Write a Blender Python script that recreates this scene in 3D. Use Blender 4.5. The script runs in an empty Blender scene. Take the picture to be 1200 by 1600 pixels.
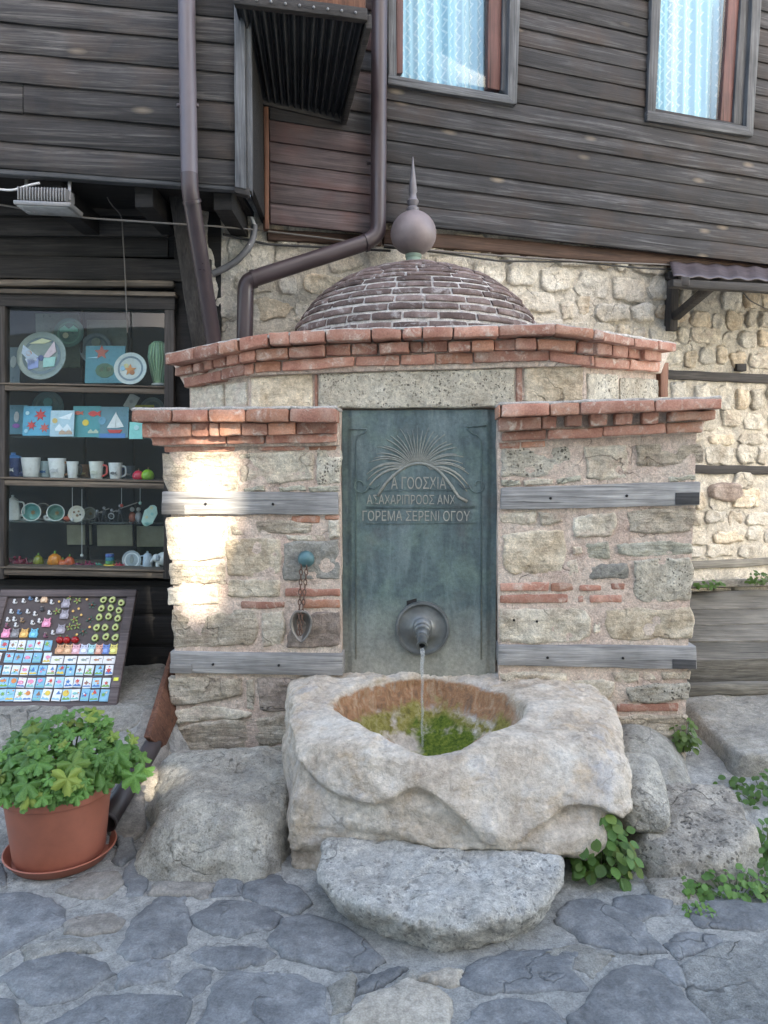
import bpy, bmesh, math, random
import numpy as np
from mathutils import Vector, Matrix, noise
random.seed(7); np.random.seed(7)
scene = bpy.context.scene
COL = scene.collection
R = math.radians

# ------------------------------------------------------------------ camera, sky, sun, exposure
CAM_Z, TILT, FPX = 1.55, R(3.5), 1165.0          # eye height (m), downward tilt, focal length in pixels of a 1200x1600 picture
cam_data = bpy.data.cameras.new('camera')
cam_data.sensor_fit = 'VERTICAL'; cam_data.sensor_height = 36.0
cam_data.lens = 36.0 * FPX / 1600.0
cam_data.clip_start = 0.05; cam_data.clip_end = 500
cam = bpy.data.objects.new('camera', cam_data); COL.objects.link(cam)
cam.location = (0, 0, CAM_Z); cam.rotation_euler = (R(90) - TILT, 0, 0)
scene.camera = cam

SUN = Vector((0.35, -0.75, 0.56)).normalized()   # direction towards the sun
sun_el = math.asin(SUN.z); sun_az = math.atan2(SUN.x, SUN.y)
world = bpy.data.worlds.new('World'); scene.world = world; world.use_nodes = True
wn = world.node_tree.nodes; wl = world.node_tree.links
bg = wn['Background']; bg.inputs['Strength'].default_value = 0.15
sky = wn.new('ShaderNodeTexSky'); sky.sky_type = 'NISHITA'; sky.sun_disc = False
sky.sun_elevation = sun_el; sky.sun_rotation = sun_az
sky.air_density = 1.0; sky.dust_density = 2.0; sky.ozone_density = 1.0
wl.new(sky.outputs[0], bg.inputs['Color'])
sd = bpy.data.lights.new('sun', 'SUN'); sd.energy = 3.2; sd.angle = R(1.0); sd.color = (1.0, 0.95, 0.86)
so = bpy.data.objects.new('sun', sd); COL.objects.link(so)
so.rotation_euler = SUN.to_track_quat('Z', 'Y').to_euler(); so.location = (3, -6, 9)
vs = scene.view_settings
vs.view_transform = 'Standard'; vs.look = 'None'; vs.gamma = 1.0; vs.use_curve_mapping = False
vs.exposure = 2.75
try:                                              # the camera's white balance for open shade
    vs.use_white_balance = True; vs.white_balance_temperature = 7300; vs.white_balance_tint = 10
except Exception:
    pass

# ------------------------------------------------------------------ geometry helpers
_F = Vector((0, math.cos(TILT), -math.sin(TILT))); _U = Vector((0, math.sin(TILT), math.cos(TILT)))
EYE = Vector((0, 0, CAM_Z))
def ray(px, py):
    return _F + _U * ((800 - py) / FPX) + Vector(((px - 600) / FPX, 0, 0))
class Plane:
    """vertical plane through p0 whose horizontal direction is u (2D); n points to the street"""
    def __init__(s, x, y, ux, uy):
        l = math.hypot(ux, uy); s.p = Vector((x, y, 0)); s.u = Vector((ux / l, uy / l, 0)); s.n = Vector((uy / l, -ux / l, 0))
        s.rz = math.atan2(uy, ux)
    def hit(s, px, py, off=0.0):
        d = ray(px, py); t = (s.p + s.n * off - EYE).dot(s.n) / d.dot(s.n)
        return EYE + d * t
    def uv(s, px, py, off=0.0):
        h = s.hit(px, py, off); return ((h - s.p).dot(s.u), h.z)
    def at(s, u, v, off=0.0):
        q = s.p + s.u * u + s.n * off; return Vector((q.x, q.y, v))
def depth_hit(px, py, y):
    d = ray(px, py); return EYE + d * (y / d.y)
def ground_hit(px, py, z=0.0):
    d = ray(px, py); return EYE + d * ((z - CAM_Z) / d.z)

WL = {}; WR = {}
def wloc(o): return WL.get(o.name, Vector((0, 0, 0))) if o else Vector((0, 0, 0))
def tag(o, label=None, cat=None, group=None, kind=None):
    if label: o['label'] = label
    if cat: o['category'] = cat
    if group: o['group'] = group
    if kind: o['kind'] = kind
    return o
def thing(name, loc, label, cat, group=None):
    o = bpy.data.objects.new(name, None); COL.objects.link(o); o.location = loc; o.empty_display_size = 0.1
    WL[o.name] = Vector(loc); return tag(o, label, cat, group)
def link(name, me, mat, parent, origin, rz=0.0):
    o = bpy.data.objects.new(name, me); COL.objects.link(o)
    if mat and not me.materials: me.materials.append(mat)
    pr = WR.get(parent.name, 0.0) if parent else 0.0
    o.rotation_euler = (0, 0, rz - pr)
    if parent: o.parent = parent
    o.location = Matrix.Rotation(-pr, 3, 'Z') @ (origin - wloc(parent)); WL[o.name] = Vector(origin); WR[o.name] = rz
    return o
def mk(name, V, Fc, mat, parent=None, smooth=True, rz=0.0, origin=None, sharp=None):
    A = np.array([tuple(v) for v in V], float).reshape(-1, 3)
    if origin is None:
        origin = Vector(((A[:, 0].min() + A[:, 0].max()) / 2, (A[:, 1].min() + A[:, 1].max()) / 2, A[:, 2].min()))
    A = A - np.array(origin)
    if rz:
        c, s = math.cos(-rz), math.sin(-rz); A = np.stack([A[:, 0] * c - A[:, 1] * s, A[:, 0] * s + A[:, 1] * c, A[:, 2]], 1)
    me = bpy.data.meshes.new(name); me.from_pydata(A.tolist(), [], [tuple(int(i) for i in f) for f in Fc]); me.update()
    if smooth:
        me.polygons.foreach_set('use_smooth', [True] * len(me.polygons))
        if sharp: me.set_sharp_from_angle(angle=R(sharp))
    return link(name, me, mat, parent, Vector(origin), rz)
def fixn(o):
    bm = bmesh.new(); bm.from_mesh(o.data); bmesh.ops.remove_doubles(bm, verts=bm.verts, dist=1e-5)
    bmesh.ops.recalc_face_normals(bm, faces=bm.faces); bm.to_mesh(o.data); bm.free(); return o

def hexa_geo(f, b, r=0.004, seg=(2, 1, 1), amp=0.0, fr=8.0, sd=None):
    """rounded, slightly uneven block between front quad f and back quad b (TL,TR,BR,BL)"""
    f = [Vector(p) for p in f]; b = [Vector(p) for p in b]
    L = [max(1e-4, (f[1] - f[0]).length), max(1e-4, (f[0] - f[3]).length), max(1e-4, (f[0] - b[0]).length)]
    r = min(r, 0.45 * min(L))
    ax = []
    for l, n in zip(L, seg):
        ax.append([0.0] + [r / l + (1 - 2 * r / l) * i / n for i in range(n + 1)] + [1.0])
    nu, nv, nw = [len(a) for a in ax]
    idx = {}; V = []
    off = Vector((random.uniform(-50, 50), random.uniform(-50, 50), random.uniform(-50, 50))) if sd is None else Vector(sd)
    def vert(i, j, k):
        if (i, j, k) in idx: return idx[(i, j, k)]
        m = [ax[0][i] * L[0], ax[1][j] * L[1], ax[2][k] * L[2]]
        q = [min(max(m[a], r), L[a] - r) for a in range(3)]
        d = Vector([m[a] - q[a] for a in range(3)])
        if sum(1 for a in d if abs(a) > 1e-9) > 1: d = d.normalized() * r
        t = [(q[a] + d[a]) / L[a] for a in range(3)]
        def bl(Q): return (Q[3] * (1 - t[0]) + Q[2] * t[0]) * (1 - t[1]) + (Q[0] * (1 - t[0]) + Q[1] * t[0]) * t[1]
        p = bl(f) * (1 - t[2]) + bl(b) * t[2]
        if amp: p = p + noise.noise_vector(p * fr + off) * amp + noise.noise_vector(p * fr * 3.1 + off) * amp * 0.4
        idx[(i, j, k)] = len(V); V.append(p); return idx[(i, j, k)]
    Fc = []
    for i in range(nu - 1):
        for j in range(nv - 1):
            Fc.append([vert(i, j, 0), vert(i + 1, j, 0), vert(i + 1, j + 1, 0), vert(i, j + 1, 0)])
            Fc.append([vert(i, j, nw - 1), vert(i, j + 1, nw - 1), vert(i + 1, j + 1, nw - 1), vert(i + 1, j, nw - 1)])
    for i in range(nu - 1):
        for k in range(nw - 1):
            Fc.append([vert(i, 0, k), vert(i, 0, k + 1), vert(i + 1, 0, k + 1), vert(i + 1, 0, k)])
            Fc.append([vert(i, nv - 1, k), vert(i + 1, nv - 1, k), vert(i + 1, nv - 1, k + 1), vert(i, nv - 1, k + 1)])
    for j in range(nv - 1):
        for k in range(nw - 1):
            Fc.append([vert(0, j, k), vert(0, j + 1, k), vert(0, j + 1, k + 1), vert(0, j, k + 1)])
            Fc.append([vert(nu - 1, j, k), vert(nu - 1, j, k + 1), vert(nu - 1, j + 1, k + 1), vert(nu - 1, j + 1, k)])
    return V, Fc
def hexa(name, f, b, mat, parent=None, r=0.004, seg=(2, 1, 1), amp=0.0, fr=8.0, rz=0.0):
    V, Fc = hexa_geo(f, b, r, seg, amp, fr)
    return fixn(mk(name, V, Fc, mat, parent, smooth=True, rz=rz, sharp=40))
def quadbox(name, pl, q, off, depth, mat, parent=None, r=0.004, seg=(2, 1, 1), amp=0.0, fr=8.0, offtop=None):
    """block whose front face is the pixel quad q (TL,TR,BR,BL) on plane pl, off metres proud, depth metres thick"""
    if len(q) == 4 and not isinstance(q[0], (tuple, list)):
        x0, y0, x1, y1 = q; q = [(x0, y0), (x1, y0), (x1, y1), (x0, y1)]
    ot = off if offtop is None else offtop
    f = [pl.hit(*q[0], ot), pl.hit(*q[1], ot), pl.hit(*q[2], off), pl.hit(*q[3], off)]
    b = [p - pl.n * (depth + (ot - off if i < 2 else 0)) for i, p in enumerate(f)]
    return hexa(name, f, b, mat, parent, r, seg, amp, fr, pl.rz)
def box(name, lo, hi, mat, parent=None, r=0.003, seg=(1, 1, 1), amp=0.0, fr=8.0):
    x0, y0, z0 = lo; x1, y1, z1 = hi
    f = [(x0, y0, z1), (x1, y0, z1), (x1, y0, z0), (x0, y0, z0)]; b = [(x0, y1, z1), (x1, y1, z1), (x1, y1, z0), (x0, y1, z0)]
    return hexa(name, f, b, mat, parent, r, seg, amp, fr)

def lathe_geo(prof, c, n=28, squash=1.0, dr=None):
    V, Fc = [], []
    for i, (r, z) in enumerate(prof):
        for k in range(n):
            a = 2 * math.pi * k / n; rr = r * (dr(a, i) if dr else 1.0)
            V.append((c[0] + rr * math.cos(a), c[1] + rr * math.sin(a) * squash, c[2] + z))
    m = len(prof)
    for i in range(m - 1):
        for k in range(n):
            k2 = (k + 1) % n; Fc.append((i * n + k, i * n + k2, (i + 1) * n + k2, (i + 1) * n + k))
    if prof[0][0] > 1e-6: Fc.append(tuple(range(n - 1, -1, -1)))
    if prof[-1][0] > 1e-6: Fc.append(tuple((m - 1) * n + k for k in range(n)))
    return V, Fc
def lathe(name, prof, c, mat, parent=None, n=28, squash=1.0, dr=None, sharp=50):
    V, Fc = lathe_geo(prof, c, n, squash, dr); return fixn(mk(name, V, Fc, mat, parent, sharp=sharp))
def tube_geo(P, r, n=12, cap=True):
    P = [Vector(p) for p in P]; rs = r if isinstance(r, (list, tuple)) else [r] * len(P)
    V, Fc = [], []; up = Vector((0.13, 0.27, 0.95))
    for i, p in enumerate(P):
        t = (P[min(i + 1, len(P) - 1)] - P[max(i - 1, 0)]).normalized()
        a = t.cross(up)
        if a.length < 0.05: a = t.cross(Vector((1, 0.2, 0)))
        a.normalize(); up = a.cross(t); bb = up
        for k in range(n):
            an = 2 * math.pi * k / n; V.append(p + (a * math.cos(an) + bb * math.sin(an)) * rs[i])
    for i in range(len(P) - 1):
        for k in range(n):
            k2 = (k + 1) % n; Fc.append((i * n + k, i * n + k2, (i + 1) * n + k2, (i + 1) * n + k))
    if cap:
        Fc.append(tuple(range(n - 1, -1, -1))); Fc.append(tuple((len(P) - 1) * n + k for k in range(n)))
    return V, Fc
def tube(name, P, r, mat, parent=None, n=12, cap=True):
    V, Fc = tube_geo(P, r, n, cap); return fixn(mk(name, V, Fc, mat, parent, sharp=60))
def bend(P, k=0.05, n=5):
    """round the corners of a polyline"""
    P = [Vector(p) for p in P]; out = [P[0]]
    for i in range(1, len(P) - 1):
        a = P[i] + (P[i - 1] - P[i]).normalized() * min(k, (P[i - 1] - P[i]).length * .45)
        c = P[i] + (P[i + 1] - P[i]).normalized() * min(k, (P[i + 1] - P[i]).length * .45)
        for j in range(n + 1):
            t = j / n; out.append(a * (1 - t) ** 2 + P[i] * 2 * t * (1 - t) + c * t * t)
    return out + [P[-1]]
def sag(a, b, d, n=14):
    a, b = Vector(a), Vector(b)
    return [a.lerp(b, i / n) - Vector((0, 0, d * 4 * (i / n) * (1 - i / n))) for i in range(n + 1)]
def merge(parts):
    V, Fc = [], []
    for v, f in parts:
        o = len(V); V += [Vector(p) for p in v]; Fc += [tuple(i + o for i in q) for q in f]
    return V, Fc
def ball_geo(c, r, n=12, m=8, sc=(1, 1, 1)):
    prof = [(max(0.0, math.sin(math.pi * i / m)) * r, -math.cos(math.pi * i / m) * r) for i in range(m + 1)]
    V, Fc = lathe_geo(prof, (0, 0, 0), n)
    return [Vector((c[0] + v[0] * sc[0], c[1] + v[1] * sc[1], c[2] + v[2] * sc[2])) for v in V], Fc

def resample(P, N):
    P = [Vector((p[0], p[1], 0)) for p in P]
    L = [(P[(i + 1) % len(P)] - P[i]).length for i in range(len(P))]; T = sum(L); out = []; acc = 0; i = 0
    for k in range(N):
        d = T * k / N
        while acc + L[i] < d: acc += L[i]; i += 1
        out.append(P[i].lerp(P[(i + 1) % len(P)], (d - acc) / max(L[i], 1e-9)))
    return out
def chaikin(P, q=0.25):
    out = []
    for i in range(len(P)):
        a, b = Vector(P[i][:2] + (0,)) if isinstance(P[i], tuple) else P[i], None
        a = Vector((P[i][0], P[i][1], 0)); b = Vector((P[(i + 1) % len(P)][0], P[(i + 1) % len(P)][1], 0))
        out += [a.lerp(b, q), a.lerp(b, 1 - q)]
    return out
def stone(name, poly, place, mat, parent, proud=0.012, back=0.05, N=40, rings=9, edge=0.012, rough=0.004, fr=18.0, jit=0.004,
          dome=0.0, rz=0.0, round_=1, chip=0.0):
    """a stone whose outline is poly (in the face's own metres); place(u,v,h) sets a point h proud of the face"""
    P = poly
    for _ in range(round_): P = chaikin(P, 0.18)
    P = resample(P, N); o = Vector((random.uniform(-90, 90), random.uniform(-90, 90), random.uniform(-90, 90)))
    P = [p + Vector(noise.noise_vector(p * 14 + o)[:2] + (0,)) * jit * 1.6 + Vector(noise.noise_vector(p * 45 + o)[:2] + (0,)) * jit for p in P] if jit else P
    A = np.array([(p.x, p.y) for p in P]); c = A.mean(0); D = A - c
    w, ev = np.linalg.eigh(D.T @ D); maj = ev[:, 1]; pr = D @ maj; pm = D @ ev[:, 0]
    hl = (pr.max() - pr.min()) / 2; hw = (pm.max() - pm.min()) / 2; sp = max(0.0, hl - hw) * 0.92
    tgt = c + np.outer(np.clip(pr, -sp, sp), maj); W = max(hw, 1e-3)
    prof = [(0.0, -back), (0.0, proud * 0.05)]
    e = min(0.45, edge / W)
    prof += [(e * .28, proud * .62), (e * .7, proud * .93), (e * 1.25, proud)]
    t0 = e * 1.25
    prof += [(t0 + (1 - t0) * (i + 1) / (rings - 4), proud) for i in range(rings - 4)]
    V, Fc = [], []
    for ri, (t, h) in enumerate(prof):
        for k in range(N):
            q = A[k] * (1 - t) + tgt[k] * t; s = Vector((q[0], q[1], 0))
            hh = h
            if ri >= 1:
                hh += dome * (1 - (1 - t) ** 2) + (noise.fractal(s * fr + o, 1.0, 2.0, 4) * rough + noise.noise(s * fr * .35 + o) * rough) * min(1, .3 + t / max(e, .01))
                if chip:
                    cn = noise.noise(s * fr * .5 + o * 1.7)
                    if cn > .25: hh -= chip * min(1, (cn - .25) * 4)
            V.append(place(q[0], q[1], hh))
    m = len(prof)
    for i in range(m - 1):
        for k in range(N):
            k2 = (k + 1) % N; Fc.append((i * N + k, i * N + k2, (i + 1) * N + k2, (i + 1) * N + k))
    Fc.append(tuple(range(N - 1, -1, -1)))
    ob = mk(name, V, Fc, mat, parent, rz=rz)
    bm = bmesh.new(); bm.from_mesh(ob.data); bmesh.ops.remove_doubles(bm, verts=bm.verts, dist=2e-4); bmesh.ops.dissolve_degenerate(bm, dist=1e-5, edges=bm.edges)
    bmesh.ops.recalc_face_normals(bm, faces=bm.faces)
    for f in bm.faces: f.smooth = True
    bm.to_mesh(ob.data); bm.free(); ob.data.set_sharp_from_angle(angle=R(65)); return ob
def pxstone(pl, q, mat, parent, off=0.0, name='stone', **kw):
    return stone(name, [pl.uv(x, y) for x, y in q], lambda u, v, h: pl.at(u, v, h + off), mat, parent, rz=pl.rz, **kw)

# numpy noise and an isosurface mesher for boulders
def _h(ix, iy, iz, s):
    n = (ix * 374761393 + iy * 668265263 + iz * 2147483647 + s * 1274126177) & 0xffffffff
    n = ((n ^ (n >> 13)) * 1274126177) & 0xffffffff; n = ((n ^ (n >> 16)) * 2246822519) & 0xffffffff
    return ((n ^ (n >> 15)) & 0xffffff) / float(0xffffff) * 2 - 1
def vn(X, Y, Z, s=0):
    x0, y0, z0 = np.floor(X).astype(np.int64), np.floor(Y).astype(np.int64), np.floor(Z).astype(np.int64)
    fx, fy, fz = X - x0, Y - y0, Z - z0
    fx, fy, fz = fx * fx * (3 - 2 * fx), fy * fy * (3 - 2 * fy), fz * fz * (3 - 2 * fz); out = 0
    for a in (0, 1):
        for b in (0, 1):
            for c in (0, 1):
                out = out + _h(x0 + a, y0 + b, z0 + c, s) * (fx if a else 1 - fx) * (fy if b else 1 - fy) * (fz if c else 1 - fz)
    return out
def fbm(X, Y, Z, f=1.0, o=4, s=0, g=0.5):
    t = 0; a = 1.0
    for i in range(o): t = t + a * vn(X * f, Y * f, Z * f, s + i * 17); f *= 2.03; a *= g
    return t
def nets(f, lo, hi, h):
    n = [int(math.ceil((hi[a] - lo[a]) / h)) + 1 for a in range(3)]
    g = [lo[a] + np.arange(n[a]) * h for a in range(3)]
    X, Y, Z = np.meshgrid(*g, indexing='ij'); S = f(X, Y, Z); I = S < 0
    c = np.zeros([k - 1 for k in n] + [3]); cnt = np.zeros([k - 1 for k in n])
    sl = lambda d, a: slice(d, n[a] - 1 + d)
    for ax in range(3):
        for d1 in (0, 1):
            for d2 in (0, 1):
                o0 = [0, 0, 0]; oth = [a for a in range(3) if a != ax]; o0[oth[0]] = d1; o0[oth[1]] = d2; o1 = list(o0); o1[ax] = 1
                s0 = S[sl(o0[0], 0), sl(o0[1], 1), sl(o0[2], 2)]; s1 = S[sl(o1[0], 0), sl(o1[1], 1), sl(o1[2], 2)]
                m = (s0 < 0) != (s1 < 0); t = np.where(m, s0 / np.where(m, s0 - s1, 1), 0)
                for a in range(3): c[..., a] += np.where(m, (t if a == ax else o0[a]), 0)
                cnt += m
    act = cnt > 0; ids = np.full(act.shape, -1); ids[act] = np.arange(act.sum())
    ii = np.argwhere(act); V = (ii + c[act] / cnt[act][:, None]) * h + np.array(lo)
    Fs = []
    for ax in range(3):
        a, b = [(1, 2), (2, 0), (0, 1)][ax]
        s0 = [slice(None)] * 3; s1 = [slice(None)] * 3; s0[ax] = slice(0, n[ax] - 1); s1[ax] = slice(1, n[ax])
        A, B = I[tuple(s0)], I[tuple(s1)]; w = np.argwhere(A != B); w = w[(w[:, a] > 0) & (w[:, b] > 0) & (w[:, a] < n[a] - 1) & (w[:, b] < n[b] - 1)]
        if not len(w): continue
        def cid(da, db):
            q = w.copy(); q[:, a] += da; q[:, b] += db; return ids[q[:, 0], q[:, 1], q[:, 2]]
        Q = np.stack([cid(-1, -1), cid(0, -1), cid(0, 0), cid(-1, 0)], 1); flip = ~A[w[:, 0], w[:, 1], w[:, 2]]
        Q[flip] = Q[flip][:, ::-1]; Fs.append(Q)
    return V, np.concatenate(Fs)
def vnormals(V, Fq):
    n = np.cross(V[Fq[:, 2]] - V[Fq[:, 0]], V[Fq[:, 3]] - V[Fq[:, 1]]); N = np.zeros_like(V)
    for k in range(4): np.add.at(N, Fq[:, k], n)
    return N / (np.linalg.norm(N, axis=1)[:, None] + 1e-12)
def smax(a, b, k): h = np.clip(.5 + .5 * (a - b) / k, 0, 1); return b * (1 - h) + a * h + k * h * (1 - h)
def smin(a, b, k): return -smax(-a, -b, k)
def facets(f, lo, hi, n, s, d0=.008, d1=.03, keep=None):
    """planes that chip the outside of shape f at n random places"""
    V, _ = nets(f, lo, hi, .03); q = random.Random(s); out = []
    while len(out) < n:
        v = Vector((q.gauss(0, 1), q.gauss(0, 1), q.gauss(0, 1))).normalized()
        if v.y > .35 or v.z < -.75 or (keep and not keep(v)): continue
        t = (V @ np.array(v)).max(); out.append((v.x, v.y, v.z, t - q.uniform(d0, d1)))
    return out
def boulder(name, planes, c, size, mat, parent=None, h=0.014, k=0.05, low=0.03, rough=0.006, s=1, fr=14.0, pits=0.0, extra=None, nf=22):
    """rock cut by planes [(nx,ny,nz,dist)], joined smoothly about the centre c; size = half extents of the working box"""
    c = np.array(c)
    def f(X, Y, Z):
        x, y, z = X - c[0], Y - c[1], Z - c[2]; d = None
        for nx, ny, nz, q in planes:
            l = math.sqrt(nx * nx + ny * ny + nz * nz); e = (x * nx + y * ny + z * nz) / l - q
            d = e if d is None else smax(d, e, k)
        d = d + vn(X * 5, Y * 5, Z * 5, s) * low + vn(X * 11, Y * 11, Z * 11, s + 5) * low * .4
        return extra(d, X, Y, Z) if extra else d
    fc = facets(f, c - np.array(size), c + np.array(size), nf, s)
    def g(X, Y, Z):
        d = f(X, Y, Z); w = vn(X * 7, Y * 7, Z * 7, s + 40) * .007
        for nx, ny, nz, t in fc: d = smax(d, X * nx + Y * ny + Z * nz - t + w, .012)
        return d
    V, Q = nets(g, c - np.array(size), c + np.array(size), h); return rockfin(name, V, Q, mat, parent, rough, fr, pits, s)
def rockfin(name, V, Q, mat, parent, rough, fr, pits, s):
    N = vnormals(V, Q); x, y, z = V.T
    d = fbm(x, y, z, fr, 4, s + 31, .55) * rough
    if pits:
        p = vn(x * 42, y * 42, z * 42, s + 3) + .5 * vn(x * 85, y * 85, z * 85, s + 4); d = d - np.clip(p - .62, 0, .5) * pits
    V = V + N * d[:, None]
    return mk(name, V, Q, mat, parent)
# ------------------------------------------------------------------ materials
class M:
    def __init__(s, name, rough=0.8, spec=0.5):
        s.m = bpy.data.materials.new(name); s.m.use_nodes = True; s.t = s.m.node_tree; s.b = s.t.nodes['Principled BSDF']
        s.b.inputs['Roughness'].default_value = rough; s.b.inputs['Specular IOR Level'].default_value = spec
    def n(s, typ, i=None, **kw):
        nd = s.t.nodes.new('ShaderNode' + typ)
        for k, v in kw.items(): setattr(nd, k, v)
        for k, v in (i or {}).items():
            if isinstance(v, bpy.types.NodeSocket): s.t.links.new(v, nd.inputs[k])
            else: nd.inputs[k].default_value = v
        return nd
    def mix(s, f, a, b, mode='MIX'):
        nd = s.n('Mix', data_type='RGBA', blend_type=mode)
        for k, v in ((0, f), (6, a), (7, b)):
            if isinstance(v, bpy.types.NodeSocket): s.t.links.new(v, nd.inputs[k])
            elif k and len(v) == 3: nd.inputs[k].default_value = (*v, 1)
            else: nd.inputs[k].default_value = v
        return nd.outputs[2]
    def ma(s, op, a, b=0.0, cl=False):
        nd = s.n('Math', operation=op, use_clamp=cl)
        for k, v in ((0, a), (1, b)):
            if isinstance(v, bpy.types.NodeSocket): s.t.links.new(v, nd.inputs[k])
            else: nd.inputs[k].default_value = v
        return nd.outputs[0]
    def rng(s, v, a, b, c=0.0, d=1.0):
        return s.n('MapRange', {0: v, 1: a, 2: b, 3: c, 4: d}).outputs[0]
    def ramp(s, f, stops):
        nd = s.n('ValToRGB', {0: f}); e = nd.color_ramp.elements
        while len(e) < len(stops): e.new(0.5)
        for el, (p, c) in zip(e, stops): el.position = p; el.color = (*c, 1)
        return nd.outputs[0]
    def coord(s, scale=(1, 1, 1), rnd=True):
        c = s.n('TexCoord').outputs['Object']
        if rnd:
            r = s.n('ObjectInfo').outputs['Random']; r = s.ma('MULTIPLY', r, 93.0)
            c = s.n('VectorMath', {0: c, 1: s.n('CombineXYZ', {0: r, 1: r, 2: r}).outputs[0]}, operation='ADD').outputs[0]
        if scale != (1, 1, 1): c = s.n('VectorMath', {0: c, 1: scale}, operation='MULTIPLY').outputs[0]
        return c
    def noise(s, c, sc, det=5.0, ro=0.55, dist=0.0):
        return s.n('TexNoise', {'Vector': c, 'Scale': sc, 'Detail': det, 'Roughness': ro, 'Distortion': dist}).outputs[0]
    def rand(s, lo, hi): return s.rng(s.n('ObjectInfo').outputs['Random'], 0.0, 1.0, lo, hi)
    def val(s, col, v):
        g = s.n('CombineColor', {0: v, 1: v, 2: v}).outputs[0]; return s.mix(1.0, col, g, 'MULTIPLY')
    def col(s, c):
        if isinstance(c, bpy.types.NodeSocket): s.t.links.new(c, s.b.inputs['Base Color'])
        else: s.b.inputs['Base Color'].default_value = (*c, 1)
    def bump(s, hs, st=0.5, d=0.01):
        nrm = None
        for h, k, dd in hs:
            nd = s.n('Bump', {'Height': h, 'Strength': k, 'Distance': dd})
            if nrm is not None: s.t.links.new(nrm, nd.inputs['Normal'])
            nrm = nd.outputs[0]
        s.t.links.new(nrm, s.b.inputs['Normal'])

def rockmat(name, cols, sc=1.0, pits=0.0, var=0.14, stain=None, stain_amt=0.4, rough=0.9, bump=1.0, hue=0.0, pitsc=70.0, spec=0.3, rnd=True, layers=0.0, cracks=.38):
    m = M(name, rough, spec); c = m.coord(rnd=rnd)
    a = m.noise(c, 5 * sc, 6, .6, .4); n = len(cols)
    k = m.ramp(a, [(0.3 + 0.4 * i / max(1, n - 1), q) for i, q in enumerate(cols)])
    b = m.noise(c, 28 * sc, 8, .7); k = m.val(k, m.rng(b, .28, .72, .66, 1.36))  # hollows of the relief darkened in the colour, as crevice shade
    if stain:
        st = m.noise(c, 9 * sc, 7, .65, .8); k = m.mix(m.rng(st, .5, .68, 0, stain_amt), k, stain)
    sp = m.noise(c, 190 * sc, 3, .6); k = m.val(k, m.rng(sp, .3, .7, .78, 1.24)); md = m.noise(c, 62 * sc, 6, .72, .4); k = m.val(k, m.rng(md, .3, .7, .82, 1.20))
    hs = [(b, .8 * bump, .02), (md, .7 * bump, .009), (m.noise(c, 140 * sc, 5, .7), .5 * bump, .005)]
    if layers:
        ly = m.noise(m.n('VectorMath', {0: c, 1: (3, 3, 26)}, operation='MULTIPLY').outputs[0], 1.6, 6, .65, .3)
        hs.append((ly, layers, .02)); k = m.val(k, m.rng(ly, .3, .6, .8, 1.08))
    if pits:
        dv = m.n('VectorMath', {0: c, 1: m.n('VectorMath', {0: m.n('TexNoise', {'Vector': c, 'Scale': 60.0, 'Detail': 3.0}).outputs[1], 1: (.02, .02, .02)}, operation='MULTIPLY').outputs[0]}, operation='ADD').outputs[0]
        vo = m.n('TexVoronoi', {'Vector': dv, 'Scale': pitsc * 1.25}); thr = m.n('SeparateColor', {0: vo.outputs[1]}).outputs[0]; p = m.ma('SUBTRACT', m.ma('MULTIPLY', thr, .52), vo.outputs[0]); pm = m.rng(p, .0, .10, 0, 1); big = m.noise(c, 8, 2, .5); pm = m.ma('MULTIPLY', pm, m.rng(big, .36, .56, .15, 1.0))
        k = m.mix(m.ma('MULTIPLY', pm, pits), k, tuple(q * .3 for q in cols[0]))
        hs.append((m.ma('SUBTRACT', 1.0, pm), pits * .9, .012))
    if cracks:
        cn = m.ma('ABSOLUTE', m.ma('SUBTRACT', m.noise(c, 2.6, 4, .5, .25), .5)); cm = m.ma('MULTIPLY', m.rng(cn, .001, .007, 1, 0), m.rng(m.noise(c, 2.3, 3, .5), .50, .62))
        k = m.val(k, m.ma('SUBTRACT', 1.0, m.ma('MULTIPLY', cm, cracks))); hs.append((m.ma('SUBTRACT', 1.0, cm), .8, .012))
    if var: k = m.val(k, m.rand(1 - var, 1 + var))
    m.col(k); m.bump(hs); return m.m
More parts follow.
